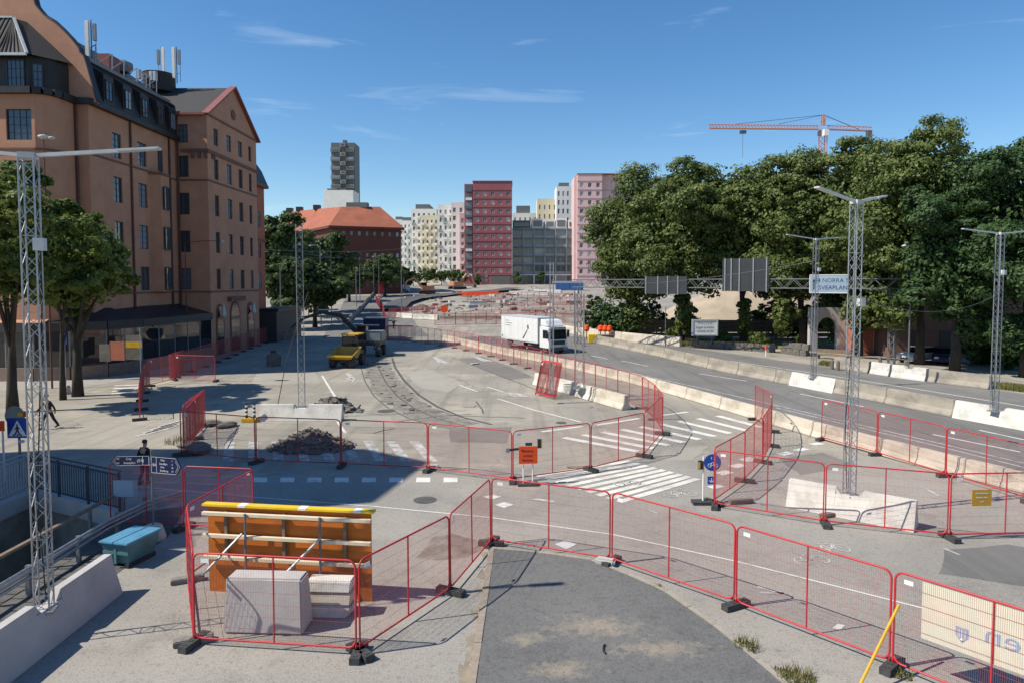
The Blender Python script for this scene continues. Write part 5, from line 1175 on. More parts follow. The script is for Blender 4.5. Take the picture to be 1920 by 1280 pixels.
# trees along the far road
FT = 'trees along the far road'
for i, (px, Y, yt, rx, lab) in enumerate(((520, 125, 392, 5, 'dark tree right behind the brick red house'), (560, 140, 420, 6.5, 'bright green round tree before the orange roofed block'), (612, 152, 432, 6.5, 'tree below the orange roof, beside the lattice mast'),
        (590, 118, 480, 5, 'lower shaded tree along the far road poles'), (545, 112, 470, 5, 'lower tree next to the brick red house annex'), (655, 180, 480, 5.5, 'small dark tree at the foot of the brick block'), (722, 200, 470, 7, 'green tree before the brick block corner'), (700, 215, 490, 6, 'tree behind the white van on the far road'),
        (752, 230, 500, 4, 'small tree before the pale street row'))):
    zt = at(px, yt, Y).z; z0 = th(0, Y); h = zt - z0
    tree('far_tree', lab, pxs(px, Y), Y, h*.4, .35, (rx, rx*.8, h*.46), h*.56, 60+i, 80, 200, .30, 1.8, 'leaf_f', FT, shell=.4)
for i, (px, Y, yt, rx) in enumerate(((775, 255, 505, 3.2), (800, 258, 498, 4.2), (828, 262, 503, 4.0), (852, 262, 500, 4.2), (868, 258, 506, 2.6), (895, 262, 512, 1.6), (970, 270, 512, 2.0), (1014, 272, 508, 1.8))):
    zt = at(px, yt, Y).z; z0 = th(0, Y); h = max(4.5, zt - z0)
    tree('young_tree', 'young green tree lined up before the new apartment houses', pxs(px, Y), Y, h*.4, .14, (rx, rx, h*.42), h*.56, 80+i, 26, 90, .42, 1.1, 'leaf_f', 'young trees before the new houses', shell=.3)
# ================================================================ FORMWORK
A, B = G(393, 1107), G(698, 1127); d = (B-A).normalized(); Wf = (B-A).length; Hf = 2.22
fw = thing('formwork_wall', 'orange plywood formwork wall with pale battens and yellow top strip', 'formwork', A, math.atan2(d.y, d.x))
for i in range(2): MB().b2(Wf*i/2 + .004, Wf*(i+1)/2 - .004, 0, .022, .35 if False else .0, Hf).build('plywood_sheet', M['ply'], fw)
for z in (Hf-.16, Hf-.72, Hf-1.27): MB().box((Wf/2 - .01, -.15, z), (Wf+.08, .1, .075)).build('batten', M['timber'], fw)
for x in (.53, Wf*.48, Wf*.85): MB().b2(x-.035, x+.035, -.10, 0, Hf-1.27, Hf-.12).build('stud', M['timberd'], fw)
MB().b2(-.1, Wf+.08, -.10, .12, Hf, Hf+.05).build('top_strip', M['yellowp'], fw)
for f in (.2, .57, .9): MB().b2(Wf*f, Wf*f+.2, -.103, .123, Hf+.002, Hf+.053).build('white_tape', M['whites'], fw)
for x in (1.13, Wf-1.22):
    MB().tube((x, -.24, Hf-.1), (x, -.24, .6), .035, 6).build('steel_upright', M['galvd'], fw)
for xa, xb in ((1.05, .55), (Wf-1.2, Wf-1.8)):
    MB().tube((xa, -.25, Hf-.6), (xb, -.95, .98), .032, 6).build('push_pull_prop', M['galv'], fw)
# concrete blocks in front of it
c = G(417, 1188); e = G(567, 1192)
m = MB(); Wb = (e-c).length
m.add([(0, 0, 0), (Wb, 0, 0), (Wb, .75, 0), (0, .75, 0), (.05, .1, 1.22), (Wb-.05, .1, 1.22), (Wb-.05, .6, 1.22), (.05, .6, 1.22)], [(3, 2, 1, 0), (4, 5, 6, 7), (0, 1, 5, 4), (1, 2, 6, 5), (2, 3, 7, 6), (3, 0, 4, 7)])
o = m.build('concrete_block', M['concl'], bevel=.04, loc=c + Vector((0, 0, .015))); o.rotation_euler = (0, 0, math.atan2((e-c).y, (e-c).x)); tag(o, 'big sloped concrete block bracing the formwork wall', 'concrete block')
c = G(575, 1158); t = thing('slab_stack', 'stack of three broken concrete slabs beside the bracing block', 'concrete slabs', c + Vector((0, 0, .01)), math.atan2((e-G(417, 1188)).y, (e-G(417, 1188)).x))
for i in range(3): m = MB(); m.add([(0, 0, .3*i), (1.02 - .1*(i == 0), 0, .3*i), (1.02, .45, .3*i), (0, .45, .3*i), (0, .03, .3*i+.27), (1.05, .03, .3*i+.27), (1.05, .42, .3*i+.27), (0, .42, .3*i+.27)], [(3, 2, 1, 0), (4, 5, 6, 7), (0, 1, 5, 4), (1, 2, 6, 5), (2, 3, 7, 6), (3, 0, 4, 7)]); m.build('slab', M['concw' if i != 1 else 'concp'], t, bevel=.025)
# blue skip
c = Vector((-10.85, 18.55, 0)); t = thing('skip_container', 'small teal waste skip with a blue lid next to the pale barrier', 'skip', c, R(-14))
m = MB(); wb, wt_, hs, Ls = .32, .43, .7, 1.2
m.add([(-wb, .15, .12), (wb, .15, .12), (wb, Ls-.1, .12), (-wb, Ls-.1, .12), (-wt_, 0, hs), (wt_, 0, hs), (wt_, Ls, hs), (-wt_, Ls, hs)], [(3, 2, 1, 0), (0, 1, 5, 4), (1, 2, 6, 5), (2, 3, 7, 6), (3, 0, 4, 7)])
m.build('body', M['teal'], t)
MB().b2(-.41, .41, .03, .09, .40, .48).build('rib', M['teal'], t); MB().b2(-.04, .04, .02, .08, .14, .76).build('rib', M['teal'], t)
for s in (-1, 1): MB().b2(-.47 if s < 0 else .01, -.01 if s < 0 else .47, -.05, Ls+.05, hs, hs+.06).build('lid', M['bluelid'], t, bevel=.015)
for x in (-.3, .3): MB().b2(x-.06, x+.06, .1, Ls-.1, 0, .12).build('skid', M['black'], t)
# guardrail, handrail, railings
gr = thing('guardrail', 'galvanised guardrail curving beside the underpass pit', 'guardrail', (-11.95, 11, 0))
pts = [(0, 0, .66), (0, 5, .66), (-.05, 9.2, .66), (.15, 11.0, .64), (.7, 12.3, .58)]
m = MB()
for dz, r, dx in ((.12, .05, .03), (-.12, .05, .03), (0, .06, -.01)): m.path([(x+dx, y, z+dz) for x, y, z in pts], r, 6)
m.build('rail_beam', M['galv'], gr, smooth=True)
for y in (1, 3.6, 5.9, 7.9, 9.8, 11.4): MB().b2(-.14, -.04, y-.05, y+.05, 0, .8).build('post', M['galvd'], gr)
hr = thing('handrail', 'weathered timber handrail on steel posts along the underpass pit', 'handrail', (-12.75, 11, 0))
MB().bar((0, 0, 1.0), (0, 11.6, 1.0), .12, .07).build('top_rail', M['timberd'], hr)
for y in (.6, 2.9, 5.2, 7.5, 9.6, 11.4): MB().b2(-.04, .04, y-.04, y+.04, 0, .97).build('post', M['galvd'], hr)
def railing(a, b, label, mat, h=1.25, gap=.14):
    a, b = Vector((*a, 0)), Vector((*b, 0)); dd = b-a; L_ = dd.length; t = thing('railing', label, 'railing', a, math.atan2(dd.y, dd.x))
    me = MB().b2(-.012, .012, -.012, .012, .12, h).mesh('baluster', M[mat])
    for i in range(int(L_/gap)): put('baluster', me, t, (gap*(i+.5), 0, .06))
    for z, hh in ((h, .05), (.14, .04)): MB().box((L_/2, 0, z+.06), (L_, .05, hh)).build('rail', M[mat], t)
    MB().box((L_/2, -.08, h+.18), (L_, .04, .04)).build('hand_rail', M[mat], t)
    k = max(1, round(L_/1.9))
    for i in range(k+1): MB().b2(L_*i/k-.035, L_*i/k+.035, -.035, .035, .06, h+.16).build('post', M[mat], t)
M['railb'] = pm('blue grey railing', (.045, .06, .08), (.035, .045, .06), rough=.5, sc=3); M['railw'] = pm('pale railing', (.40, .40, .42), (.33, .33, .35), rough=.5, sc=3)
railing((-13.3, 23.15), (-18.0, 25.62), 'dark blue grey railing at the far edge of the underpass', 'railb'); railing((-18.12, 25.6), (-18.2, 14), 'pale grey railing along the side of the underpass', 'railw')
fw2 = struct(MB().sheet([(-13.1, 10), (-10.6, 10), (-10.6, 21), (-11.4, 24), (-13.1, 23)], .0065).build('paved_strip', M['tar']))
me = MB().box((0, 0, .02), (.40, .40, .04)).mesh('paver', M['tramped']); rr = random.Random(4)
for i in range(4):
    for j in range(20):
        o = put('paver', me, fw2, (-12.6 + .44*i + (.0), 11 + .44*j + (.22 if i % 2 else 0), rr.uniform(-.012, .014))); o.rotation_euler = (rr.uniform(-.03, .03), rr.uniform(-.03, .03), rr.uniform(-.04, .04))

# ================================================================ SIGNS
c = G(288, 1010); t = thing('direction_signpost', 'navy direction signs on a post in a red and yellow concrete foot', 'signpost', c)
MB().lathe([(.36, 0), (.36, .06), (.25, .42), (.18, .46)], 10).build('foot', M['concp'], t)
m = MB(); m.box((-.1, -.315, .24), (.12, .02, .2)); m.box((.14, -.30, .24), (.1, .02, .18)); m.build('red_reflector', M['red'], t); MB().box((.03, -.318, .24), (.13, .02, .2)).build('yellow_reflector', M['yellowp'], t)
MB().tube((0, 0, .4), (0, 0, 2.75), .03, 7).build('post', M['galvd'], t)
def blade(x0, x1, z, h, tip, rot, lines, parent, thick=.03):
    W_ = x1-x0; pts = [(x0, -h/2), (x1, -h/2), (x1 + tip, 0), (x1, h/2), (x0, h/2)] if tip > 0 else [(x0, -h/2), (x1, -h/2), (x1, h/2), (x0, h/2), (x0 + tip, 0)]
    Mx = Matrix.Translation((0, -.05, z)) @ Matrix.Rotation(rot, 4, 'Z') @ Matrix.Rotation(R(90), 4, 'X')
    s = MB().prism(pts, 0, thick, Mx).build('sign_blade', M['navy'], parent)
    m = MB(); k = len(pts)
    for i in range(k): a, b = Vector((*pts[i], thick+.003)), Vector((*pts[(i+1) % k], thick+.003)); m.bar(Mx @ (a*.96 + Vector((0, 0, .0))), Mx @ (b*.96), .012, .006)
    xx = x1 + tip - .1 if tip > 0 else x0 + tip + .1; sg = -1 if tip > 0 else 1
    for q in (1, -1): m.bar(Mx @ Vector((xx, 0, thick+.004)), Mx @ Vector((xx + sg*.10, q*h*.33, thick+.004)), .03, .006)
    xv = x0 + W_*(.2 if tip > 0 else .82); m.bar(Mx @ Vector((xv, -h*.46, thick+.004)), Mx @ Vector((xv, h*.46, thick+.004)), .012, .006)
    m.build('border', M['whites'], s)
    for tx, ty, sz, st in lines:
        q = text(st, sz, 'whites', s, (Mx @ Vector((tx, ty, thick+.004)))); q.rotation_euler = (R(90), 0, rot)
blade(-1.02, -.04, 2.45, .28, -.12, R(4), [(-.28, .0, .13, '(E4)'), (-.62, .06, .10, 'City'), (-.60, -.06, .10, 'Sveaplan'), (-.93, .06, .08, '75'), (-.93, -.06, .08, '12')], t)
blade(.06, .98, 2.33, .50, .16, R(-16), [(.16, 0, .12, 'E4'), (.48, .16, .085, 'Hisu'), (.50, .05, .085, 'Sundbyn'), (.46, -.05, .085, 'Sina'), (.52, -.16, .085, 'Karlberg'), (.82, .16, .075, '1'), (.82, .05, .075, '6'), (.82, -.05, .075, '10'), (.82, -.16, .075, '15')], t)
c = G(243, 985) + Vector((0, -.12, 0)); t = thing('sign_board', 'blank pale grey board fixed to the shaded fence by the signpost', 'board', c)
MB().b2(-.42, .36, 0, .02, .98, 1.52).build('board', M['lightblue'], t); MB().box((.4, .05, 1.4), (.06, .08, .1)).build('clamp', M['black'], t)
c = at(36, 812, 27.5); t = thing('crossing_sign', 'blue pedestrian crossing sign with white triangle behind the pale railing', 'road sign', (c.x, 27.5, 0))
MB().tube((0, 0, 0), (0, 0, 2.75), .05, 7).build('post', M['galvd'], t); MB().b2(-.42, .42, -.09, -.05, 1.62, 2.42).build('plate', M['blue'], t, bevel=.01)
m = MB(); zc = 1.98
m.add([(-.36, -.095, zc-.28), (.36, -.095, zc-.28), (0, -.095, zc+.36)], [(0, 1, 2)]); m.build('white_triangle', M['whites'], t)
m = MB(); m.lathe([(.005, -.045), (.045, 0), (.005, .045)], 8, (0, -.1, zc+.17)); y = -.103
for a, b, wd in (((0, .12), (.0, -.06), .07), ((0, .1), (-.11, -.02), .035), ((0, .1), (.10, .0), .035), ((-.02, -.05), (-.10, -.25), .05), ((.02, -.05), (.09, -.25), .05)): m.bar((a[0], y, zc + a[1]), (b[0], y, zc + b[1]), wd, .006, up=(0, 1, 0))
for x in (-.16, 0, .16): m.bar((x, y, zc-.27), (x*.8, y, zc-.2), .05, .006, up=(0, 1, 0))
m.build('walker', M['navy'], t)
MB().box((.12, .0, 2.56), (.28, .14, .2)).build('warning_lamp', M['yellow'], t, bevel=.03); MB().box((.3, .0, 2.56), (.1, .16, .18)).build('red_lamp', M['red'], t)
m = MB(); m.lathe([(.02, 0), (.4, .0), (.4, .04), (.02, .04)], 14); o = m.build('round_sign_back', M['grey'], t, loc=(-.12, -.02, 2.5)); o.rotation_euler = (R(90), 0, 0)
MB().box((.12, -.07, 1.48), (.2, .1, .1)).build('lower_plate', M['lamp'], t)
c = at(-1, 800, 27.0); t = thing('red_sign', 'red faced sign on a post next to the pedestrian crossing sign', 'road sign', (c.x, 27, 0))
MB().tube((.12, 0, 0), (.12, 0, 2.3), .04, 6).build('post', M['lamp'], t); MB().b2(-.4, .22, -.05, -.02, 2.0, 2.4).build('plate', M['orange'], t)
# orange information sign
c = G(990, 909); t = thing('information_sign', 'orange notice board on two white legs at the fence corner', 'sign', c, R(4))
for x in (-.18, .18): MB().tube((x, 0, .1), (x, 0, 1.52), .028, 7).build('leg', M['whites'], t)
MB().b2(-.36, .36, -.06, -.035, .86, 1.54).build('board', M['orange'], t, bevel=.008)
MB().b2(-.4, .4, -.2, .2, 0, .1).build('foot', M['rubber'], t, bevel=.01)
for i, s in enumerate(('Cykelbana', 'avstängd', 'följ skyltar')): text(s, .105, 'black', t, (-.02, -.064, 1.36 - .18*i))
MB().box((-.22, -.066, 1.38), (.07, .006, .06)).build('arrow_mark', M['black'], t)
MB().bar((-.36, .04, 1.42), (-.75, .04, 1.38), .09, .08).build('lamp_arm', M['black'], t); MB().box((-.78, .02, 1.38), (.14, .12, .16)).build('warning_lamp', M['grey'], t)
MB().box((.03, .03, 1.6), (.26, .1, .1)).build('battery_box', M['black'], t); MB().box((.45, .03, 1.62), (.16, .1, .34)).build('lamp_housing', M['black'], t); MB().box((.53, -.03, 1.62), (.04, .03, .32)).build('lamp_lens', M['yellow'], t)
# cycle sign
c = G(1318, 944); t = thing('cycle_sign', 'round blue shared path sign on a white pole at the fence corner', 'road sign', c)
MB().tube((0, 0, .05), (0, 0, 1.7), .03, 7).build('pole', M['whites'], t); MB().b2(-.38, .38, -.2, .2, 0, .12).build('foot', M['rubber'], t, bevel=.01)
m = MB(); m.lathe([(.01, 0), (.3, 0), (.3, .02), (.01, .02)], 24); o = m.build('disc', M['blue'], t, loc=(.3, -.05, 1.5)); o.rotation_euler = (R(90), 0, 0)
m = MB(); y = -.076
for x0 in (.2, .42): m.path([(x0 + .065*math.cos(a*.6), y, 1.40 + .065*math.sin(a*.6)) for a in range(11)], .009, 4)
for a, b in (((.2, 1.4), (.28, 1.5)), ((.28, 1.5), (.39, 1.5)), ((.39, 1.5), (.42, 1.4)), ((.2, 1.4), (.3, 1.4)), ((.3, 1.4), (.39, 1.48)), ((.26, 1.62), (.26, 1.70)), ((.36, 1.58), (.36, 1.70))): m.bar((a[0], y, a[1]), (b[0], y, b[1]), .02, .004, up=(0, 1, 0))
m.build('cycle_symbol', M['whites'], t); MB().b2(.14, .42, -.05, -.03, .72, 1.0).build('arrow_plate', M['blue'], t)
m = MB(); m.bar((.28, -.054, .94), (.28, -.054, .78), .03, .004, up=(0, 1, 0)); m.bar((.28, -.054, .78), (.2, -.054, .86), .03, .004, up=(0, 1, 0)); m.bar((.28, -.054, .78), (.36, -.054, .86), .03, .004, up=(0, 1, 0)); m.build('arrow', M['whites'], t)
MB().box((-.1, 0, 1.4), (.17, .1, .3)).build('warning_lamp', M['black'], t); MB().box((-.16, -.055, 1.4), (.06, .02, .22)).build('lamp_lens', M['yellow'], t)
# mustard sign on the fence
a, b = G(1780, 1011), G(1990, 1006); f = .2; c = a.lerp(b, f) + Vector((0, -.05, 0)); dd = (b-a).normalized()
t = thing('notice_board', 'mustard yellow notice board hung on the red fence', 'sign', c, math.atan2(dd.y, dd.x))
MB().b2(-.1, .52, -.03, -.012, 1.05, 1.55).build('board', M['mustard'], t)
for i, s in enumerate(('Gående hänvisas', 'till andra sidan', 'Tack')): text(s, .062, 'whites', t, (.21, -.034, 1.44 - .13*i))
# cream banner on the last foreground panel
a, b = G(1673, 1254), G(2090, 1425); dd = (b-a).normalized(); t = thing('fence_banner', 'cream cloth banner with reversed blue lettering tied behind the red fence', 'banner', a + Vector((-dd.y, dd.x, 0))*.03, math.atan2(dd.y, dd.x))
bw_ = (b-a).length
MB().b2(.5, bw_-.1, .0, .008, .85, 1.99).build('cloth', M['cream'], t)
q = text('den', .62, 'banner_ink', t, (2.0, -.004, 1.36), flip=True, ex=.001); q.scale = (-1.0, .8, 1)
sh = MB(); sh.prism([(-.11, .13), (-.11, -.04), (0, -.17), (.11, -.04), (.11, .13)], 0, .003, Matrix.Translation((1.2, -.001, 1.2)) @ Matrix.Rotation(R(90), 4, 'X')); sh.build('crest', M['banner_ink'], t)
m = MB()
for x in (-.05, 0, .05): m.bar((1.2+x, -.006, 1.13), (1.2+x, -.006, 1.28), .018, .003, up=(0, 1, 0))
m.lathe([(.005, -.03), (.03, 0), (.005, .03)], 6, (1.2, -.006, 1.10)); m.build('crest_figure', M['cream'], t)
# yellow strut
p = G(1675, 1252); tag(MB().path([Vector((p.x+.03, p.y-.08, 1.36)), (6.35, 12.55, .02)], .028, 8).build('strut', M['yellow']), 'yellow tube strut propping the red fence by the cream banner', 'strut')
# small loose things
c = G(1136, 1062); m = MB(); m.b2(-.27, .27, -.12, .12, 0, .2); o = m.build('loose_block', M['concl'], bevel=.05, loc=c + Vector((0, .1, .012))); o.rotation_euler = (0, 0, R(-22)); tag(o, 'loose pale concrete block lying at the fence foot by the island', 'concrete block')
c = G(1375, 945); m = MB(); m.b2(-.45, .45, -.1, .1, 0, .16); o = m.build('timber_baulk', M['stone'], bevel=.02, loc=c + Vector((.3, .1, .012))); o.rotation_euler = (0, 0, R(12)); tag(o, 'brown timber baulk on the ground behind the cycle sign', 'timber')
for i, (px, py, l_, w_, lab) in enumerate(((1085, 878, 1.0, .22, 'grey plank offcut lying along the fence before the zebra stripes'), (812, 877, .5, .25, 'pale cement sack on the fence foot at the shade edge'), (1560, 968, .9, .25, 'flat rubber sheet with orange strip under the white barrier'), (890, 683, .9, .4, 'pale stone lying beside the fence along the median'), (915, 1018, .3, .2, 'broken stone at the island corner'))):
    m = MB(); m.b2(-l_/2, l_/2, -w_/2, w_/2, 0, .12); o = m.build('offcut', M[('conc', 'concw', 'stone', 'concl', 'stone')[i]], bevel=.03, loc=G(px, py) + Vector((0, .05, .012))); o.rotation_euler = (0, 0, .3*i - .2); tag(o, lab, 'debris')
# rubble heaps
def heap(c, rx, ry, h, n_, label, seed, mat='rubble', smin=.08, smax=.4, name='rubble_heap'):
    g2 = random.Random(seed); t = thing(name, label, 'rubble', c)
    m = MB(); k = 20; rg = 7; vs = [(0, 0, h*.9)]
    for i in range(1, rg+1):
        for j in range(k):
            a = 2*math.pi*j/k; f = i/rg; vs.append((rx*f*math.cos(a)*g2.uniform(.85, 1.1), ry*f*math.sin(a)*g2.uniform(.85, 1.1), max(.0, h*(1-f)**1.1*g2.uniform(.75, 1.1))))
    fs = [(0, 1+j, 1+(j+1) % k) for j in range(k)] + [(1+(i-1)*k+j, 1+i*k+j, 1+i*k+(j+1) % k, 1+(i-1)*k+(j+1) % k) for i in range(1, rg) for j in range(k)]
    m.add(vs, fs).build('core', M[mat], t)
    for q in range(n_):
        a = g2.uniform(0, 6.28); f = math.sqrt(g2.random())*1.08; s = g2.uniform(smin, smax)*(1 - .3*f)
        ch = MB(); ch.add([(x*s*g2.uniform(.5, 1), y*s*g2.uniform(.4, .8), z*s*g2.uniform(.2, .45)) for z in (-.5, .5) for x, y in ((-1, -1), (1, -1), (1, 1), (-1, 1))], [(3, 2, 1, 0), (4, 5, 6, 7), (0, 1, 5, 4), (1, 2, 6, 5), (2, 3, 7, 6), (3, 0, 4, 7)])
        o = ch.build('chunk', M['rubble' if g2.random() < .75 else 'stone'], t, loc=(rx*f*math.cos(a), ry*f*math.sin(a), max(.04, h*max(0, 1-f)**1.1*.95 + .03))); o.rotation_euler = (g2.uniform(-.7, .7), g2.uniform(-.7, .7), g2.uniform(0, 6))
heap(G(585, 838), 2.0, 1.4, 1.0, 280, 'heap of broken asphalt behind the red fence', 3, smin=.04, smax=.26)
heap(Vector((-10.9, 42.0, 0)), 1.7, 1.2, 1.0, 60, 'dark rubble pile peeking over the white mast barrier', 4)
for i, (px, py, s) in enumerate(((395, 797, .55), (425, 800, .5), (372, 846, .75), (350, 838, .4))):
    g2 = random.Random(i); m = MB(); m.lathe([(.1*s, 0), (1.0*s, .1*s), (1.1*s, .3*s), (.6*s, .52*s), (.05, .55*s)], 9); o = m.build('boulder', M['stone'], bevel=0, loc=G(px, py)); o.scale = (1.2, .7, 1); o.rotation_euler = (0, 0, i)
    tag(o, ('flat grey boulder beside the red panel row', 'smaller flat boulder touching the crossing', 'big rough stone heaped at the panel foot', 'small stone among the weeds')[i], 'boulder')
c = G(470, 790); t = thing('marker_post_pair', 'pair of dark hazard posts with white bands on a yellow base', 'marker', c)
for x in (-.22, .22): MB().tube((x, 0, .2), (x, 0, 1.0), .07, 8).build('post', M['navy'], t); [MB().tube((x, 0, z), (x, 0, z+.1), .074, 8).build('white_band', M['whites'], t) for z in (.4, .62, .84)]
MB().b2(-.45, .45, -.25, .25, 0, .22).build('base', M['yellow'], t, bevel=.03)
tag(MB().path([Vector((-14.2, 41.5, .1)), Vector((-13.9, 42.5, 3)), Vector((-13.2, 45, 7.2))], .025, 5).build('chain', M['cable']), 'thin slanting stay cable beside the mast of the white barrier', 'cable')
# signpost on left pavement with yellow foot
for px, py, hh, lab in ((124, 738, 3.6, 'small blue topped sign post with yellow foot between the trees'), (265, 735, 4.6, 'plain grey pole inside the red fence by the shop')):
    c = G(px, py); t = thing('sign_post', lab, 'post', c); MB().tube((0, 0, 0), (0, 0, hh), .04, 6).build('pole', M['lamp'], t)
    if hh < 4: MB().b2(-.2, .2, -.06, -.03, hh-.1, hh+.7).build('plate', M['blue'], t); MB().lathe([(.32, 0), (.28, .5), (.2, .62)], 8).build('foot', M['concp'], t); MB().box((0, -.3, .3), (.2, .03, .25)).build('reflector', M['orange'], t)
t = thing('litter_pole', 'dark bin on a grey post in front of the shop window', 'bin', G(32, 706)); MB().tube((0, 0, 0), (0, 0, 4.2), .07, 6).build('post', M['grey'], t); MB().lathe([(.22, 0), (.28, .8), (.2, .86)], 10).build('bin', M['black'], t, loc=(.35, -.1, .1))
# billboard, stone wall, fence, arch, yard
c = at(1321, 632, 84.2); Yb = 84.2; t = thing('billboard', 'white framed billboard standing among the shrubs', 'billboard', (c.x, Yb, 0))
zb0, zb1 = at(1300, 628, Yb).z, at(1300, 600, Yb).z
MB().b2(-1.5, 1.5, -.08, 0, zb0, zb1).build('board', M['whites'], t); m = MB()
for x in (-1.5, 1.5): m.b2(x-.09, x+.09, -.14, .02, zb0-.1, zb1+.1)
for z in (zb0, zb1): m.b2(-1.41, 1.41, -.14, .02, z-.08, z+.08)
m.build('frame', M['lamp'], t)
for x in (-.9, .9): MB().b2(x-.08, x+.08, .02, .14, 0, zb1).build('leg', M['grey'], t)
for i, s in enumerate(('M A L L E N', 'bygger bostäder', 'I HAGA 24 75')): text(s, .34, 'grey', t, (0, -.09, zb1 - .4 - .48*i))
def stone_wall(pts, h, label, seed):
    g2 = random.Random(seed); P = [Vector((*p, 0)) for p in pts]; t = thing('stone_wall', label, 'wall', P[0]); o0 = P[0]
    me = []
    for q in range(6):
        m = MB(); m.add([(x*.5*g2.uniform(.8, 1), y*.25*g2.uniform(.7, 1), z*.5*g2.uniform(.8, 1)) for z in (-1, 1) for x, y in ((-1, -1), (1, -1), (1, 1), (-1, 1))], [(3, 2, 1, 0), (4, 5, 6, 7), (0, 1, 5, 4), (1, 2, 6, 5), (2, 3, 7, 6), (3, 0, 4, 7)]); me.append(m.mesh('stone', M['stone']))
    for a, b in zip(P, P[1:]):
        d_ = b-a; k = int(d_.length/.75)
        for r_ in range(2):
            for i in range(k):
                o = put('stone', g2.choice(me), t, a - o0 + d_*(i + .5 + .3*r_)/k + Vector((0, 0, h*(r_*.5 + .25)))); o.rotation_euler = (0, g2.uniform(-.1, .1), math.atan2(d_.y, d_.x) + g2.uniform(-.15, .15)); o.scale = (d_.length/k*1.05, 1.2, h*.52)
stone_wall([(21.3, 83.2), (24.5, 82), (29.5, 77.5)], .85, 'low rough stone wall between cream wall and gantry foot', 1)
stone_wall([(29.9, 76.5), (31.5, 73.5)], 1.3, 'taller rough stone pier beside the dark bench', 2)
bn = thing('plank_fence', 'dark timber fence behind the lindens and billboard', 'fence', (17, 97, 0))
for i in range(9): MB().b2(4*i-.1, 4*i+.1, -.1, .1, 0, 2.6).build('post', M['timberd'], bn)
for i in range(8):
    for z in (.5, 1.1, 1.7, 2.3): MB().b2(4*i+.1, 4*i+3.9, -.04, .04, z-.24, z+.26).build('plank', M['timberd'], bn)
m = MB(); k = 30; g2 = random.Random(5); vs = []
for i in range(k+1):
    for j in range(9): x = 24 + 34*i/k; vs.append((x, 108 + 3*j, max(th(0, 108+3*j), (1.5 + 7.0*math.sin(math.pi*(i/k))*math.sin(math.pi*min(1, (j+.0)/6))*g2.uniform(.9, 1.05)))))
m.add(vs, [(i*9+j, (i+1)*9+j, (i+1)*9+j+1, i*9+j+1) for i in range(k) for j in range(8)]); tag(m.build('sand_mound', M['mound'], smooth=True), 'big pale sand mound behind the dark timber fence', 'sand mound')
bc = thing('bench', 'dark timber bench beside the lamp mast and shrubs', 'bench', (32.8, 70.5, 0), R(-40))
MB().b2(-1.6, 1.6, -.25, .25, .42, .5).build('seat', M['timberd'], bc); MB().b2(-1.6, 1.6, .2, .27, .6, 1.0).build('backrest', M['timberd'], bc)
for x in (-1.4, 1.4): MB().b2(x-.05, x+.05, -.2, .25, 0, .42).build('leg', M['black'], bc)
for i, (px, py) in enumerate(((1560, 692), (1571, 694), (1650, 686), (1698, 694))):
    m = MB(); m.lathe([(.16, 0), (.16, .8), (.05, .92)], 8); tag(m.build('bollard', M['stone'], loc=G(px, py)), 'short stone bollard at the verge near the gantry foot', 'bollard', 'stone bollards by the gantry')
t = thing('red_post', 'short red and white marker post beside the stone wall', 'marker', G(1436, 668)); MB().tube((0, 0, 0), (0, 0, .75), .06, 6).build('white_part', M['whites'], t); MB().tube((0, 0, .75), (0, 0, 1.15), .13, 6).build('red_part', M['orange'], t)
# arch and pink yard house under the trees
t = thing('white_arch', 'white plastered arch in the shade under the lindens', 'arch', (pxs(1553, 78), 78, 0))
n_ = 10; outer_ = [(-2, 0), (-2, 5), (2.2, 5), (2.2, 0)]; m = MB()
inn = [(-1.1*math.cos(math.pi*i/n_), 2.8 + 1.1*math.sin(math.pi*i/n_)) for i in range(n_+1)]
m.b2(-2, -1.1, 0, .6, 0, 5); m.b2(1.1, 2.2, 0, .6, 0, 5)
for i in range(n_): a, b = inn[i], inn[i+1]; m.add([(a[0], 0, a[1]), (b[0], 0, b[1]), (b[0], 0, 5), (a[0], 0, 5), (a[0], .6, a[1]), (b[0], .6, b[1])], [(0, 1, 2, 3), (0, 4, 5, 1)])
m.build('arch_wall', M['concl'], t)
t = thing('pink_yard_house', 'low pink house with grey doors under the trees', 'building', (pxs(1622, 74), 75, 0))
W_ = pxs(1700, 75) - pxs(1622, 75); m = MB(); facade(m, (0, 0), (1, 0), (0, -1), W_, 0, 4.4, [(1.5, 2.5, .05, 2.6), (3.0, 3.9, .05, 2.6)], .2); m.b2(0, W_, .25, 4, 0, 4.4); m.build('wall', M['stuccor'], t)
for x in (1.5, 3.0): MB().b2(x, x+.98, .1, .15, .05, 2.6).build('door', M['concl' if x < 2 else 'grey'], t)
MB().b2(-.3, W_+.2, -.3, 4.2, 4.4, 4.7).build('roof', M['roof_metal'], t)
t = thing('yard_house', 'brown shaded house with dark doors behind the maple trunks', 'building', (pxs(1735, 66), 72, 0)); MB().b2(0, 14, 0, 6, 0, 6).build('wall', M['trim'], t)
for x in (2.2, 5.2, 9): MB().b2(x, x+1.3, -.05, 0, 0, 2.8).build('door', M['win_frame'], t)
MB().b2(-.2, 14.2, -.2, 6.2, 6, 6.3).build('roof', M['roof_metal'], t)

# ================================================================ VEHICLES
def wheel(parent, x, y, r, wd=.25, rim='grey'):
    t_ = MB(); t_.lathe([(r*.6, -wd/2), (r*.95, -wd/2), (r, -wd/3), (r, wd/3), (r*.95, wd/2), (r*.6, wd/2)], 20); o = t_.build('wheel', M['tyre'], parent, loc=(x, y, r)); o.rotation_euler = (R(90), 0, 0)
    m = MB(); m.lathe([(r*.1, -wd*.4), (r*.6, -wd*.52), (r*.6, wd*.52), (r*.1, wd*.4)], 14); m.build('rim', M[rim], o)
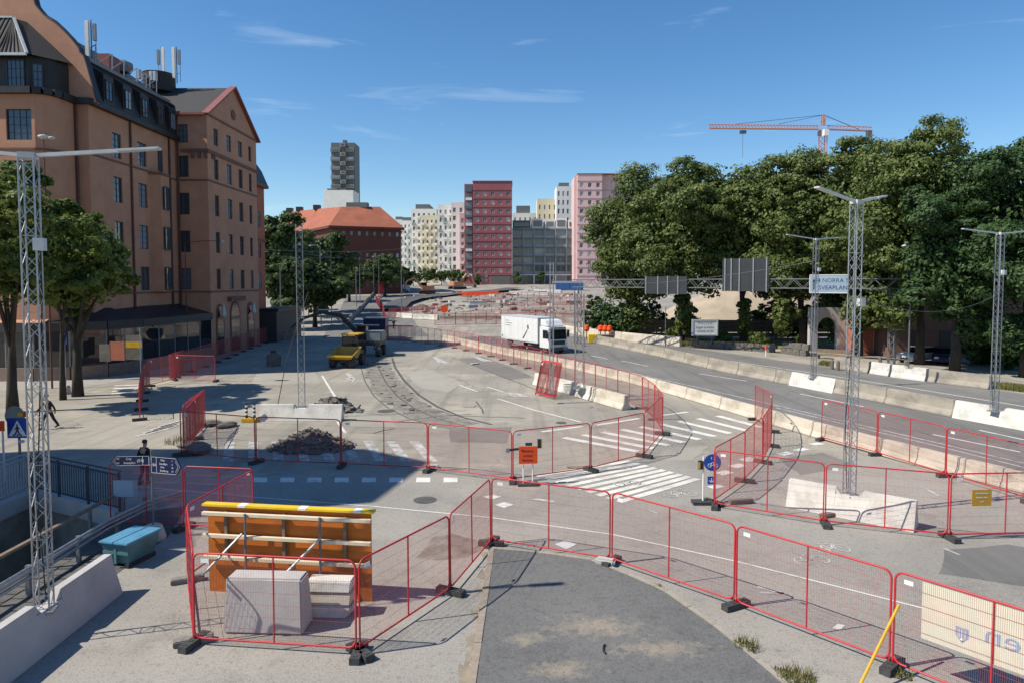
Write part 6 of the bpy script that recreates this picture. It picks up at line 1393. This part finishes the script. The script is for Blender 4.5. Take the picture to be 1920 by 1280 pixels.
# lorry: local +x = forward
rear, front = Vector((-1.3, 85.2, 0)), Vector((2.9, 77.6, 0)); hd = (front-rear).normalized(); left = Vector((-hd.y, hd.x, 0))   # left of travel
Lb = (front-rear).length; t = thing('lorry', 'white box lorry driving along the main road', 'lorry', rear + left*1.25 + Vector((0, 0, .012)), math.atan2(hd.y, hd.x))
# (seen from the camera: the lorry's right side, local -y)
m = MB(); m.b2(0, Lb, -1.25, 1.25, 1.02, 3.78); m.build('cargo_box', M['white'], t, bevel=.05)
m = MB()
for x in (.02, Lb-.05): m.b2(x-.05, x+.07, -1.275, 1.275, .98, 3.82)
for z in (1.0, 3.8): m.b2(.1, Lb-.1, -1.27, 1.27, z-.045, z+.045)
m.build('box_frame', M['lamp'], t)
MB().b2(.0, .85, -1.27, -1.24, 1.15, 3.6).build('side_door', M['white'], t); MB().b2(.2, .5, -1.285, -1.27, 1.25, 1.5).build('box_latch', M['grey'], t)
for i in range(1, 7): MB().b2(.9 + i*1.08, .925 + i*1.08, -1.258, -1.25, 1.06, 3.74).build('panel_seam', M['lamp'], t)
for i in range(5): MB().b2(.6 + i*1.7, .72 + i*1.7, -1.27, -1.25, .98, 1.03).build('side_marker', M['orange'], t)
for i, L_ in enumerate((.8, 1.6, 1.2)): MB().b2(1.1, 1.1+L_, -1.262, -1.256, 3.2 - .28*i, 3.27 - .28*i).build('print_line', M['grey'], t)
m = MB(); m.prism([(6.35, 2.9), (6.6, 2.95), (6.65, 2.5), (6.4, 2.45)], 0, .012, Matrix.Translation((0, -1.258, 0)) @ Matrix.Rotation(R(90), 4, 'X')); m.prism([(5.2, 1.3), (5.5, 1.35), (6.4, 2.35), (6.3, 2.42), (6.2, 2.3)], 0, .012, Matrix.Translation((0, -1.258, 0)) @ Matrix.Rotation(R(90), 4, 'X')); m.build('print_mark', M['black'], t)
MB().b2(.2, Lb+1.2, -.5, .5, .62, .96).build('chassis', M['black'], t)
MB().b2(2.9, 5.4, -1.2, -1.12, .5, .95).build('side_guard', M['grey'], t)
x0 = Lb + .25; m = MB()
m.prism([(x0, .55), (x0+2.0, .55), (x0+2.06, 1.25), (x0+1.88, 2.72), (x0+1.65, 2.9), (x0, 2.95)], -1.2, 1.2, Matrix.Rotation(R(90), 4, 'X')); cabo = m.build('cab', M['white'], t, bevel=.06)
MB().add([(x0+2.055, -1.08, 1.55), (x0+2.055, 1.08, 1.55), (x0+1.915, 1.05, 2.62), (x0+1.915, -1.05, 2.62)], [(0, 1, 2, 3)]).build('windscreen', M['cab_glass'], cabo)
for s in (-1, 1): 
    MB().add([(x0+.75, s*1.215, 1.62), (x0+1.85, s*1.215, 1.62), (x0+1.72, s*1.215, 2.55), (x0+.75, s*1.215, 2.55)], [(0, 1, 2, 3)]).build('side_window', M['cab_glass'], cabo)
    MB().b2(x0+1.75, x0+1.95, s*1.42-.1, s*1.42+.1, 1.75, 2.55).build('mirror', M['black'], t)
    MB().b2(x0+2.06, x0+2.12, s*.9-.2, s*.9+.2, .72, .92).build('headlight', M['lamp'], cabo)
MB().b2(x0+2.04, x0+2.1, -.85, .85, .98, 1.42).build('grille', M['black'], cabo); MB().b2(x0+1.95, x0+2.14, -1.22, 1.22, .42, .7).build('bumper', M['grey'], cabo); MB().b2(x0+2.13, x0+2.16, -.6, .6, .46, .64).build('number_plate', M['black'], cabo)
m = MB(); m.prism([(x0+.05, 2.95), (x0+1.5, 2.95), (x0+1.0, 3.55), (x0+.05, 3.72)], -1.1, 1.1, Matrix.Rotation(R(90), 4, 'X')); m.build('roof_deflector', M['white'], cabo, bevel=.05); MB().b2(x0+1.7, x0+2.1, -.95, .95, 2.78, 2.88).build('sun_visor', M['grey'], cabo)
for y in (-1.0, 1.0): wheel(t, 2.0, y, .48); wheel(t, x0+1.0, y, .48)
# yellow site dumper (skip faces the camera); local -y forward
c = G(641, 690); t = thing('site_dumper', 'yellow site dumper with open skip and black cab', 'dumper', (c.x, c.y, .01), R(-6)); t.scale = (.8, .8, .8)
m = MB(); b_, tp, L_ = 1.15, 1.5, 2.6
bo = [(-b_, -.2, 1.0), (b_, -.2, 1.0), (b_, L_-.3, .95), (-b_, L_-.3, .95)]; to = [(-tp, -.55, 1.5), (tp, -.55, 1.5), (tp, L_, 2.25), (-tp, L_, 2.25)]
ti = [(x*.94, y*.98 + .05, z) for x, y, z in to]; bi = [(x*.92, y*.9 + .1, z+.1) for x, y, z in bo]
m.add(bo + to + ti + bi, [(3, 2, 1, 0)] + [(i, (i+1) % 4, 4+(i+1) % 4, 4+i) for i in range(4)] + [(4+i, 4+(i+1) % 4, 8+(i+1) % 4, 8+i) for i in range(4)] + [(8+i, 8+(i+1) % 4, 12+(i+1) % 4, 12+i) for i in range(4)] + [(12, 13, 14, 15)])
m.build('skip', M['yellowd'], t); MB().b2(-1.5, 1.5, -.68, -.5, 1.32, 1.52).build('skip_lip', M['yellow'], t)
MB().b2(-.6, .6, .2, 4.6, .55, .95).build('chassis', M['black'], t)
for x in (-1.15, 1.15): 
    for y in (.3, 3.7):
        w_ = MB(); w_.lathe([(.3, -.28), (.6, -.28), (.66, -.2), (.66, .2), (.6, .28), (.3, .28)], 18); o = w_.build('wheel', M['tyre'], t, loc=(x, y, .66)); o.rotation_euler = (0, R(90), 0); MB().lathe([(.05, -.2), (.3, -.29), (.3, .29), (.05, .2)], 12).build('rim', M['yellowd'], o)
cb = MB()
for x in (-1.0, 1.0):
    for y in (2.9, 4.6): cb.tube((x, y, 1.0), (x*.92, y, 3.55), .06, 6)
cb.build('cab_frame', M['black'], t); MB().b2(-1.1, 1.1, 2.7, 4.8, 3.55, 3.72).build('cab_roof', M['yellow'], t, bevel=.04); MB().b2(-.95, .95, 2.88, 2.92, 1.6, 3.45).build('windscreen', M['cab_glass'], t); MB().b2(-1.0, 1.0, 2.95, 4.9, .95, 1.7).build('engine_cover', M['black'], t); MB().b2(-.35, .35, 3.7, 4.2, 1.7, 2.5).build('seat', M['tyre'], t)
# excavator behind: local frame, boom swung to the left
c = G(684, 672); t = thing('excavator', 'dark wheeled excavator with its arm swung toward the salmon building', 'excavator', (c.x, c.y + 3, .01), 0)
MB().b2(-1.3, 1.3, -1.6, 1.6, 1.2, 1.55).build('turntable', M['black'], t); MB().b2(-1.1, 1.4, -1.2, 1.8, 1.55, 2.6).build('engine_house', M['grey'], t, bevel=.12)
cb = MB(); cb.prism([(-1.35, 1.5), (-.2, 1.5), (-.2, 3.2), (-1.1, 3.2), (-1.4, 2.4)], 0, 1.1, Matrix(((1, 0, 0, 0), (0, 0, 1, -1.3), (0, 1, 0, 0), (0, 0, 0, 1)))); cb.build('cab', M['cab_glass'], t)
MB().b2(-1.2, 1.0, -1.35, -.1, 3.2, 3.32).build('cab_roof', M['black'], t)
for x in (-1.1, 1.1):
    for y in (-1.3, 1.3): w_ = MB(); w_.lathe([(.3, -.25), (.52, -.25), (.56, -.15), (.56, .15), (.52, .25), (.3, .25)], 16); o = w_.build('wheel', M['tyre'], t, loc=(x, y, .56)); o.rotation_euler = (0, R(90), 0)
MB().path([(-1.0, 0, 2.0), (-3.2, 0, 4.3), (-5.2, 0, 4.6)], .3, 4, [.34, .32, .22]).build('boom', M['black'], t)
MB().path([(-4.9, 0, 4.7), (-7.0, -.2, 4.0), (-8.4, -.3, 3.0)], .2, 4, [.24, .2, .15]).build('dipper_arm', M['black'], t)
MB().tube((-1.4, .0, 2.3), (-3.6, 0, 4.0), .1, 6).build('boom_ram', M['galv'], t); MB().tube((-3.4, 0, 4.9), (-5.6, 0, 4.85), .09, 6).build('arm_ram', M['galv'], t)
bk = MB(); bk.prism([(-.55, .5), (.35, .5), (.6, .0), (.35, -.55), (-.3, -.6), (-.6, -.1)], -.6, .6, Matrix.Translation((-8.5, -.3, 2.3)) @ Matrix.Rotation(R(90), 4, 'X')); bk.build('bucket', M['rubble'], t)
# attachments standing under the arm
t = thing('spare_bucket', 'dark rusty excavator bucket set down in the shade', 'bucket', G(513, 686)); MB().prism([(-.5, 0), (.5, 0), (.6, .9), (.1, 1.3), (-.5, 1.1)], -.5, .5, Matrix.Rotation(R(90), 4, 'X')).build('shell', M['rubble'], t); MB().b2(-.2, .2, -.2, .2, 1.2, 1.5).build('coupler', M['black'], t)
# parked cars under the maples
def car(c, rz, mat, label, dark=False):
    t = thing('parked_car', label, 'car', c, rz)
    m = MB(); m.prism([(-2.1, .3), (2.1, .3), (2.15, .7), (1.9, .92), (1.0, 1.0), (-2.0, 1.0), (-2.15, .7)], -.88, .88, Matrix.Rotation(R(90), 4, 'X')); b = m.build('body', M[mat], t, bevel=.08)
    m = MB(); m.prism([(-1.95, .98), (1.0, .98), (.35, 1.46), (-1.5, 1.48)], -.76, .76, Matrix.Rotation(R(90), 4, 'X')); cbn = m.build('cabin', M['cab_glass'], t, bevel=.06)
    MB().b2(-1.4, .3, -.7, .7, 1.47, 1.52).build('roof', M[mat], t, bevel=.02)
    for s in (-1, 1): MB().b2(2.08, 2.17, s*.6-.18, s*.6+.18, .62, .8).build('headlight', M['lamp'], t); wheel(t, 1.3, s*.8, .33, .2); wheel(t, -1.35, s*.8, .33, .2)
    MB().b2(2.12, 2.18, -.4, .4, .42, .56).build('grille', M['black'], t)
car(G(1735, 682) + Vector((.2, 1.5, .013)), R(205), 'white', 'white car parked under the trees by the gantry column')
car(G(1782, 684) + Vector((.2, 1.5, .013)), R(240), 'navy', 'dark car parked next to the white one under the maple')
# vans on the far road
def van(p, rz, mat, label):
    t = thing('parked_van', label, 'van', p, rz); m = MB(); m.prism([(-2.6, .4), (2.5, .4), (2.6, .9), (2.3, 1.25), (1.6, 2.2), (1.2, 2.4), (-2.6, 2.4)], -1, 1, Matrix.Rotation(R(90), 4, 'X')); m.build('body', M[mat], t, bevel=.08)
    MB().add([(2.32, -.85, 1.3), (2.32, .85, 1.3), (1.68, .8, 2.15), (1.68, -.8, 2.15)], [(0, 1, 2, 3)]).build('windscreen', M['cab_glass'], t)
    for s in (-1, 1): wheel(t, 1.6, s*.9, .36, .22); wheel(t, -1.7, s*.9, .36, .22); MB().b2(.7, 1.6, s*1.01-.01, s*1.01+.01, 1.35, 2.05).build('side_window', M['cab_glass'], t); MB().b2(2.5, 2.62, s*.75-.15, s*.75+.15, .8, 1.0).build('headlight', M['lamp'], t)
P_ = Gt(701, 545); van((P_.x, P_.y, P_.z), R(-78), 'white', 'white van on the far side road before the trees')
P_ = Gt(752, 549); van((P_.x, P_.y, P_.z), R(-160), 'lamp', 'silver van beside the orange digger at the site')
# ================================================================ SITE CLUTTER
def digger(p, rz, label, s=1):
    t = thing('orange_digger', label, 'digger', p, rz); t.scale = (s, s, s)
    for y in (-1.1, 1.1): MB().prism([(-2, .1), (2, .1), (2.3, .5), (2, .95), (-2, .95), (-2.3, .5)], y-.3, y+.3, Matrix.Rotation(R(90), 4, 'X')).build('track', M['tyre'], t)
    MB().b2(-2, 1.4, -1.3, 1.3, 1.0, 2.3).build('body', M['crane'], t, bevel=.15); MB().b2(.1, 1.5, -1.25, -.1, 2.3, 3.2).build('cab', M['cab_glass'], t)
    MB().path([(1.2, .3, 1.9), (3.4, .3, 4.4), (5.4, .3, 3.6)], .3, 4, [.4, .35, .25]).build('boom', M['crane'], t); MB().path([(5.2, .3, 3.8), (6.2, .3, 1.6)], .2, 4, [.28, .2]).build('dipper_arm', M['crane'], t); MB().box((6.1, .3, 1.0), (1.0, 1.0, .9)).build('bucket', M['rubble'], t)
P_ = Gt(800, 552); digger((P_.x, P_.y, P_.z), R(195), 'orange tracked digger at the edge of the building site', 1.1)
P_ = Gt(830, 546); digger((P_.x+4, P_.y+9, P_.z+.3), R(40), 'second orange digger behind, facing away toward the new houses', 1.2)
P_ = Gt(960, 575); 
for i, (px, py, rx, h, lab, mt) in enumerate(((965, 566, 5.5, 1.8, 'grey gravel heap in the middle of the building site', 'gravel'), (1000, 548, 5.5, 2.2, 'large pale gravel heap before the blue container', 'gravel'), (1005, 566, 3.2, 1.2, 'small brown earth heap next to the grey gravel', 'dirt'), (870, 583, 4.0, .9, 'low pale rubble heap inside the site fence', 'dirt'), (1040, 585, 4, 1.0, 'brown earth bank behind the white lorry', 'dirt'), (790, 580, 3.5, 1.3, 'dark heap beside the white corner blocks', 'rubble'))):
    p = Gt(px, py); heap(p, rx, rx*.8, h, 14, lab, 20+i, mt, .2, .6, 'spoil_heap')
for i in range(90):
    g2 = random.Random(100+i); p = Gt(g2.uniform(790, 1085), g2.uniform(546, 594)); m = MB(); l_ = g2.uniform(.6, 2.4)
    l_ *= g2.choice([1, 1, 2.2]); m.b2(-l_/2, l_/2, -.3, .3, 0, g2.uniform(.25, .8)); o = m.build('site_block', M[g2.choice(['conc', 'concp', 'timber', 'stone', 'concw', 'timberd', 'gravel', 'stone', 'roof_red', 'concl'])], bevel=.03, loc=p); o.rotation_euler = (0, 0, g2.uniform(0, 3)); tag(o, 'small block of building material lying about the site', 'debris', 'material lying about the site')
t = thing('blue_container', 'blue corrugated container at the far edge of the site', 'container', Gt(1042, 546)); p = t.location; Wc = pxs(1094, p.y) - p.x
for i in range(2):
    sct = MB().b2(Wc*i/2+.05, Wc*(i+1)/2-.05, 0, 2.4, 0, 2.6).build('container_body', M['bluecon'], t)
    for q in range(8): x = Wc*i/2 + .3 + (Wc/2-.5)*q/7; MB().b2(x, x+.12, -.06, 0, .15, 2.45).build('rib', M['bluecon'], sct)
MB().b2(-1, Wc, .2, 2.2, 2.6, 3.2).build('tarpaulin', M['concl'], t)
me = MB().b2(-1.2, 1.2, -.25, .25, 0, 1.0).mesh('plastic_barrier', M['orange'])
for i in range(7):
    p = Gt(868 + 10*i, 556 - .5*i); o = put('plastic_barrier', MB().add([(-1.1, -.3, 0), (1.1, -.3, 0), (1.1, .3, 0), (-1.1, .3, 0), (-1.1, -.12, 1.1), (1.1, -.12, 1.1), (1.1, .12, 1.1), (-1.1, .12, 1.1)], [(3, 2, 1, 0), (4, 5, 6, 7), (0, 1, 5, 4), (1, 2, 6, 5), (2, 3, 7, 6), (3, 0, 4, 7)]).mesh('plastic_barrier', M['orange']), None, p); tag(o, 'orange plastic barrier in the row before the red tower', 'barrier', 'orange barriers before the red tower')
for i, (px, py) in enumerate(((715, 563), (719, 553), (712, 572), (722, 545), (842, 598), (1004, 598))):
    t = thing('marker_board', 'red and white marker board on the site edge', 'marker', Gt(px, py), 0, 'marker boards on the site edge'); MB().b2(-.18, .18, -.03, .03, .5, 1.7).build('board', M['red'], t); MB().b2(-.18, .18, -.036, .036, .9, 1.2).build('stripe', M['whites'], t); MB().b2(-.3, .3, -.2, .2, 0, .12).build('foot', M['black'], t); MB().b2(-.03, .03, -.02, .02, .1, .5).build('stem', M['grey'], t)
t = thing('red_hoarding', 'red sign frame on the far road near the white van', 'sign', Gt(714, 556)); MB().b2(-.8, .8, 0, .1, .8, 4.2).build('panel', M['red'], t); [MB().b2(x-.06, x+.06, .1, .2, 0, 4.4).build('leg', M['grey'], t) for x in (-.6, .6)]
t = thing('stop_board', 'round red sign lying on the white site blocks', 'sign', Gt(833, 598)); m = MB(); m.lathe([(.02, 0), (.75, 0), (.75, .05), (.02, .05)], 18); o = m.build('disc', M['orange'], t, loc=(0, 0, 1.9)); o.rotation_euler = (R(90), 0, 0); MB().b2(-.05, .05, .02, .1, 0, 1.8).build('post', M['grey'], t)
for i, (px, py) in enumerate(((1102, 637), (1128, 634), (1136, 633), (1144, 634))):
    t = thing('warning_beacon', 'orange warning beacon in the row on the cream wall', 'beacon', (pxs(px, 94), 95.2 - i*.3, 0), 0, 'beacons by the cream wall'); MB().tube((0, 0, 0), (0, 0, 1.3), .06, 6).build('post', M['black'], t); MB().lathe([(.25, 0), (.4, .3), (.3, .8), (.1, .9)], 10).build('lamp', M['orange'], t, loc=(0, 0, 1.1))
t = thing('impact_cushion', 'yellow and brown impact cushion at the start of the far median', 'crash cushion', G(1117, 643) + Vector((-.3, .8, 0))); MB().b2(-.6, .6, -.5, .5, 0, 1.05).build('cushion', M['yellowp'], t, bevel=.05); MB().b2(.65, 2.6, -.45, .45, .5, 1.0).build('rail', M['timberd'], t); MB().b2(.7, 2.5, -.4, .4, 0, .5).build('skirt', M['yellow'], t)
t = thing('lane_marker', 'thin red black lane marker standing on the main road', 'marker', G(1095, 649)); MB().tube((0, 0, .05), (0, 0, 1.1), .09, 7).build('post', M['roof_red'], t); MB().lathe([(.3, 0), (.28, .06), (.1, .09)], 10).build('foot', M['black'], t)
t = thing('portable_toilet', 'blue site cabin in the shade behind the excavator', 'cabin', G(655, 652) + Vector((0, 14, 0))); MB().b2(-1.3, 1.8, 0, 2.5, 0, 2.7).build('wall', M['navy'], t); MB().b2(-1.4, 1.9, -.1, 2.6, 2.7, 2.85).build('roof', M['grey'], t); MB().b2(-.4, .5, -.05, 0, .1, 2.1).build('door', M['navy'], t)
# ================================================================ PEOPLE
def skin(verts, edges, radii, root=0, sub=1):
    me = bpy.data.meshes.new('s'); me.from_pydata([Vector(v) for v in verts], edges, []); o = bpy.data.objects.new('s', me); C.objects.link(o)
    md = o.modifiers.new('k', 'SKIN'); lay = me.skin_vertices[0].data
    for i, r in enumerate(radii): lay[i].radius = r if isinstance(r, tuple) else (r, r)
    lay[root].use_root = True; o.modifiers.new('u', 'SUBSURF').levels = sub
    bpy.context.view_layer.update(); r = bpy.data.meshes.new_from_object(o.evaluated_get(bpy.context.evaluated_depsgraph_get())); bpy.data.objects.remove(o); r.shade_smooth(); return r
def person(loc, rz, label, top, bottom, h=1.78, stride=.28, vest=None, hat=None, lean=.05, arms=((.1, .0), (-.1, .0))):
    t = thing('person', label, 'person', loc, rz); s = h/1.78; t.scale = (s, s, s)
    sw = stride
    J = dict(pel=(0, 0, .96), wai=(0, -lean*.5, 1.12), che=(0, -lean, 1.34), nek=(0, -lean-.01, 1.50), hd0=(0, -lean-.03, 1.58), hd1=(0, -lean-.05, 1.74))
    V, E, Rd = [], [], []
    def chain_(pts, rad, start=None):
        pr = start
        for p, r in zip(pts, rad): V.append(p); Rd.append(r); i = len(V)-1; (E.append((pr, i)) if pr is not None else None); pr = i
        return pr
    chain_([J['pel'], J['wai'], J['che'], J['nek'], J['hd0'], J['hd1']], [(.15, .11), (.14, .10), (.17, .11), .055, .085, .07])
    legs = []
    for sd_, f in ((-1, 1), (1, -1)):
        hip = (.09*sd_, 0, .9); kn = (.10*sd_, -sw*f*.7 - .05, .5); an = (.1*sd_, -sw*f + (.1 if f < 0 else 0), .09 + (.05 if f < 0 else 0)); toe = (.11*sd_, an[1]-.17, .035 if f > 0 else .05)
        legs.append([hip, kn, an, toe]); chain_([hip, kn, an, toe], [.085, .06, .045, .04], 0)
    armp = []
    for sd_, (sf, el) in zip((-1, 1), arms):
        sh_ = (.19*sd_, -lean, 1.42); eb = (.25*sd_, -lean - sf*.8 + .02, 1.15); wr = (.24*sd_, -lean - sf*2 - .06 - el, .93 + el*.9); hn = (.24*sd_, wr[1] - .03, wr[2] - .08)
        armp.append([sh_, eb, wr]); hi_ = chain_([sh_, eb, wr, hn], [.06, .045, .032, .035], 2)
        for q in range(4): chain_([(hn[0] + .008*sd_, hn[1] - .028 + .019*q, hn[2] - .05), (hn[0] - .005*sd_, hn[1] - .034 + .019*q, hn[2] - .09 + .006*abs(q-1))], [.010, .008], hi_)
        chain_([(hn[0] - .02*sd_, hn[1] - .04, hn[2] - .01), (hn[0] - .02*sd_, hn[1] - .055, hn[2] - .045)], [.011, .009], hi_)
    body = skin(V, E, Rd); body.materials.append(M['skin']); put('body', body, t)
    V, E, Rd = [], [], []; chain_([J['pel'], (0, 0, 1.0)], [(.165, .125), (.16, .12)])
    for l_ in legs: chain_([l_[0], l_[1], (l_[2][0], l_[2][1], l_[2][2])], [.10, .075, .062], 0)
    me = skin(V, E, Rd); me.materials.append(M[bottom]); put('trousers', me, t)
    V, E, Rd = [], [], []; chain_([(0, 0, .95), J['wai'], J['che'], (0, -lean, 1.47)], [(.17, .13), (.16, .12), (.185, .125), (.09, .075)])
    for a_ in armp: chain_(a_, [.075, .06, .045], 2)
    me = skin(V, E, Rd, 1); me.materials.append(M[vest or top]); put('jacket', me, t)
    hy = -lean - .03
    MB().lathe([(.06, -.05), (.098, -.01), (.10, .04), (.085, .085), (.03, .11)], 12, (0, hy + .015, 1.70)).build('helmet' if hat else 'hair', M[hat or 'hair'], t, smooth=True)
    m = MB(); 
    for x in (-.032, .032): m.lathe([(.003, -.008), (.010, 0), (.003, .008)], 6, (x, hy - .098, 1.665))
    m.build('eye', M['black'], t); MB().add([(-.014, hy-.095, 1.63), (.014, hy-.095, 1.63), (0, hy-.122, 1.628), (0, hy-.095, 1.665)], [(0, 1, 2), (0, 2, 3), (2, 1, 3)]).build('nose', M['skin'], t)
    for l_ in legs: a_, b_ = Vector(l_[2]), Vector(l_[3]); MB().path([a_ + Vector((0, .05, -.035)), a_ + Vector((0, -.03, -.02)), b_ + Vector((0, -.02, .01))], .05, 7, [.045, .055, .04]).build('shoe', M['black'], t, smooth=True)
    return t
person(G(93, 803), R(-20), 'person in dark clothes walking across the tree shade on the pavement', 'cloth_d', 'cloth_d', 1.86, .3, lean=.09, arms=((.18, .0), (-.16, .0)))
person(Vector((-14.3, 26.6, .012)), R(160), 'person with brown hair standing behind the navy direction sign', 'cloth_d', 'cloth_b', 1.7, .05)
person(G(705, 655), R(-70), 'worker in yellow vest holding a tool beside the excavator', 'hivis', 'cloth_b', 1.85, .12, vest='hivis', hat='whites', lean=.16, arms=((.25, .12), (.2, .12)))
tag(MB().path([G(712, 655) + Vector((0, 0, .95)), G(727, 652) + Vector((0, 0, .75))], .03, 6).build('shovel_shaft', M['timber']), 'pale wooden tool shaft held by the worker', 'tool')
person(Gt(738, 618), R(30), 'worker in dark clothes by the dense red panels', 'cloth_d', 'cloth_d', 1.8, .1)
# grass blades on the verge (nobody could count them)
gb = MB(); g2 = random.Random(77)
def blades(poly_a, poly_b, n_, h):
    for i in range(n_):
        f = g2.random(); k = g2.random(); a = Vector(poly_a[0]).lerp(Vector(poly_a[1]), f); b = Vector(poly_b[0]).lerp(Vector(poly_b[1]), f); p = a.lerp(b, k); p = Vector((p.x, p.y, .01))
        s = Vector((g2.uniform(-1, 1), g2.uniform(-1, 1), 0))*.05; l_ = Vector((g2.uniform(-.3, .3), g2.uniform(-.3, .3), 1))*h*g2.uniform(.4, 1.1)
        gb.add([p-s, p+s, p+l_], [(0, 1, 2)])
blades(((34.8, 52), (40, 43.5)), ((37, 54), (44, 46)), 9000, .3); blades(((29, 65.5), (31.5, 61)), ((30.5, 68), (33, 63.5)), 3500, .3); blades(((20.5, 86), (29, 79)), ((23, 93), (32, 84)), 9000, .5); blades(((12, 99), (20, 88)), ((14, 102), (23, 92)), 4000, .5)
o = stuff(gb.build('verge_grass', M['grass_blade'])); o['label'] = 'dry yellow green grass growing on the verge under the trees'; o['category'] = 'grass'
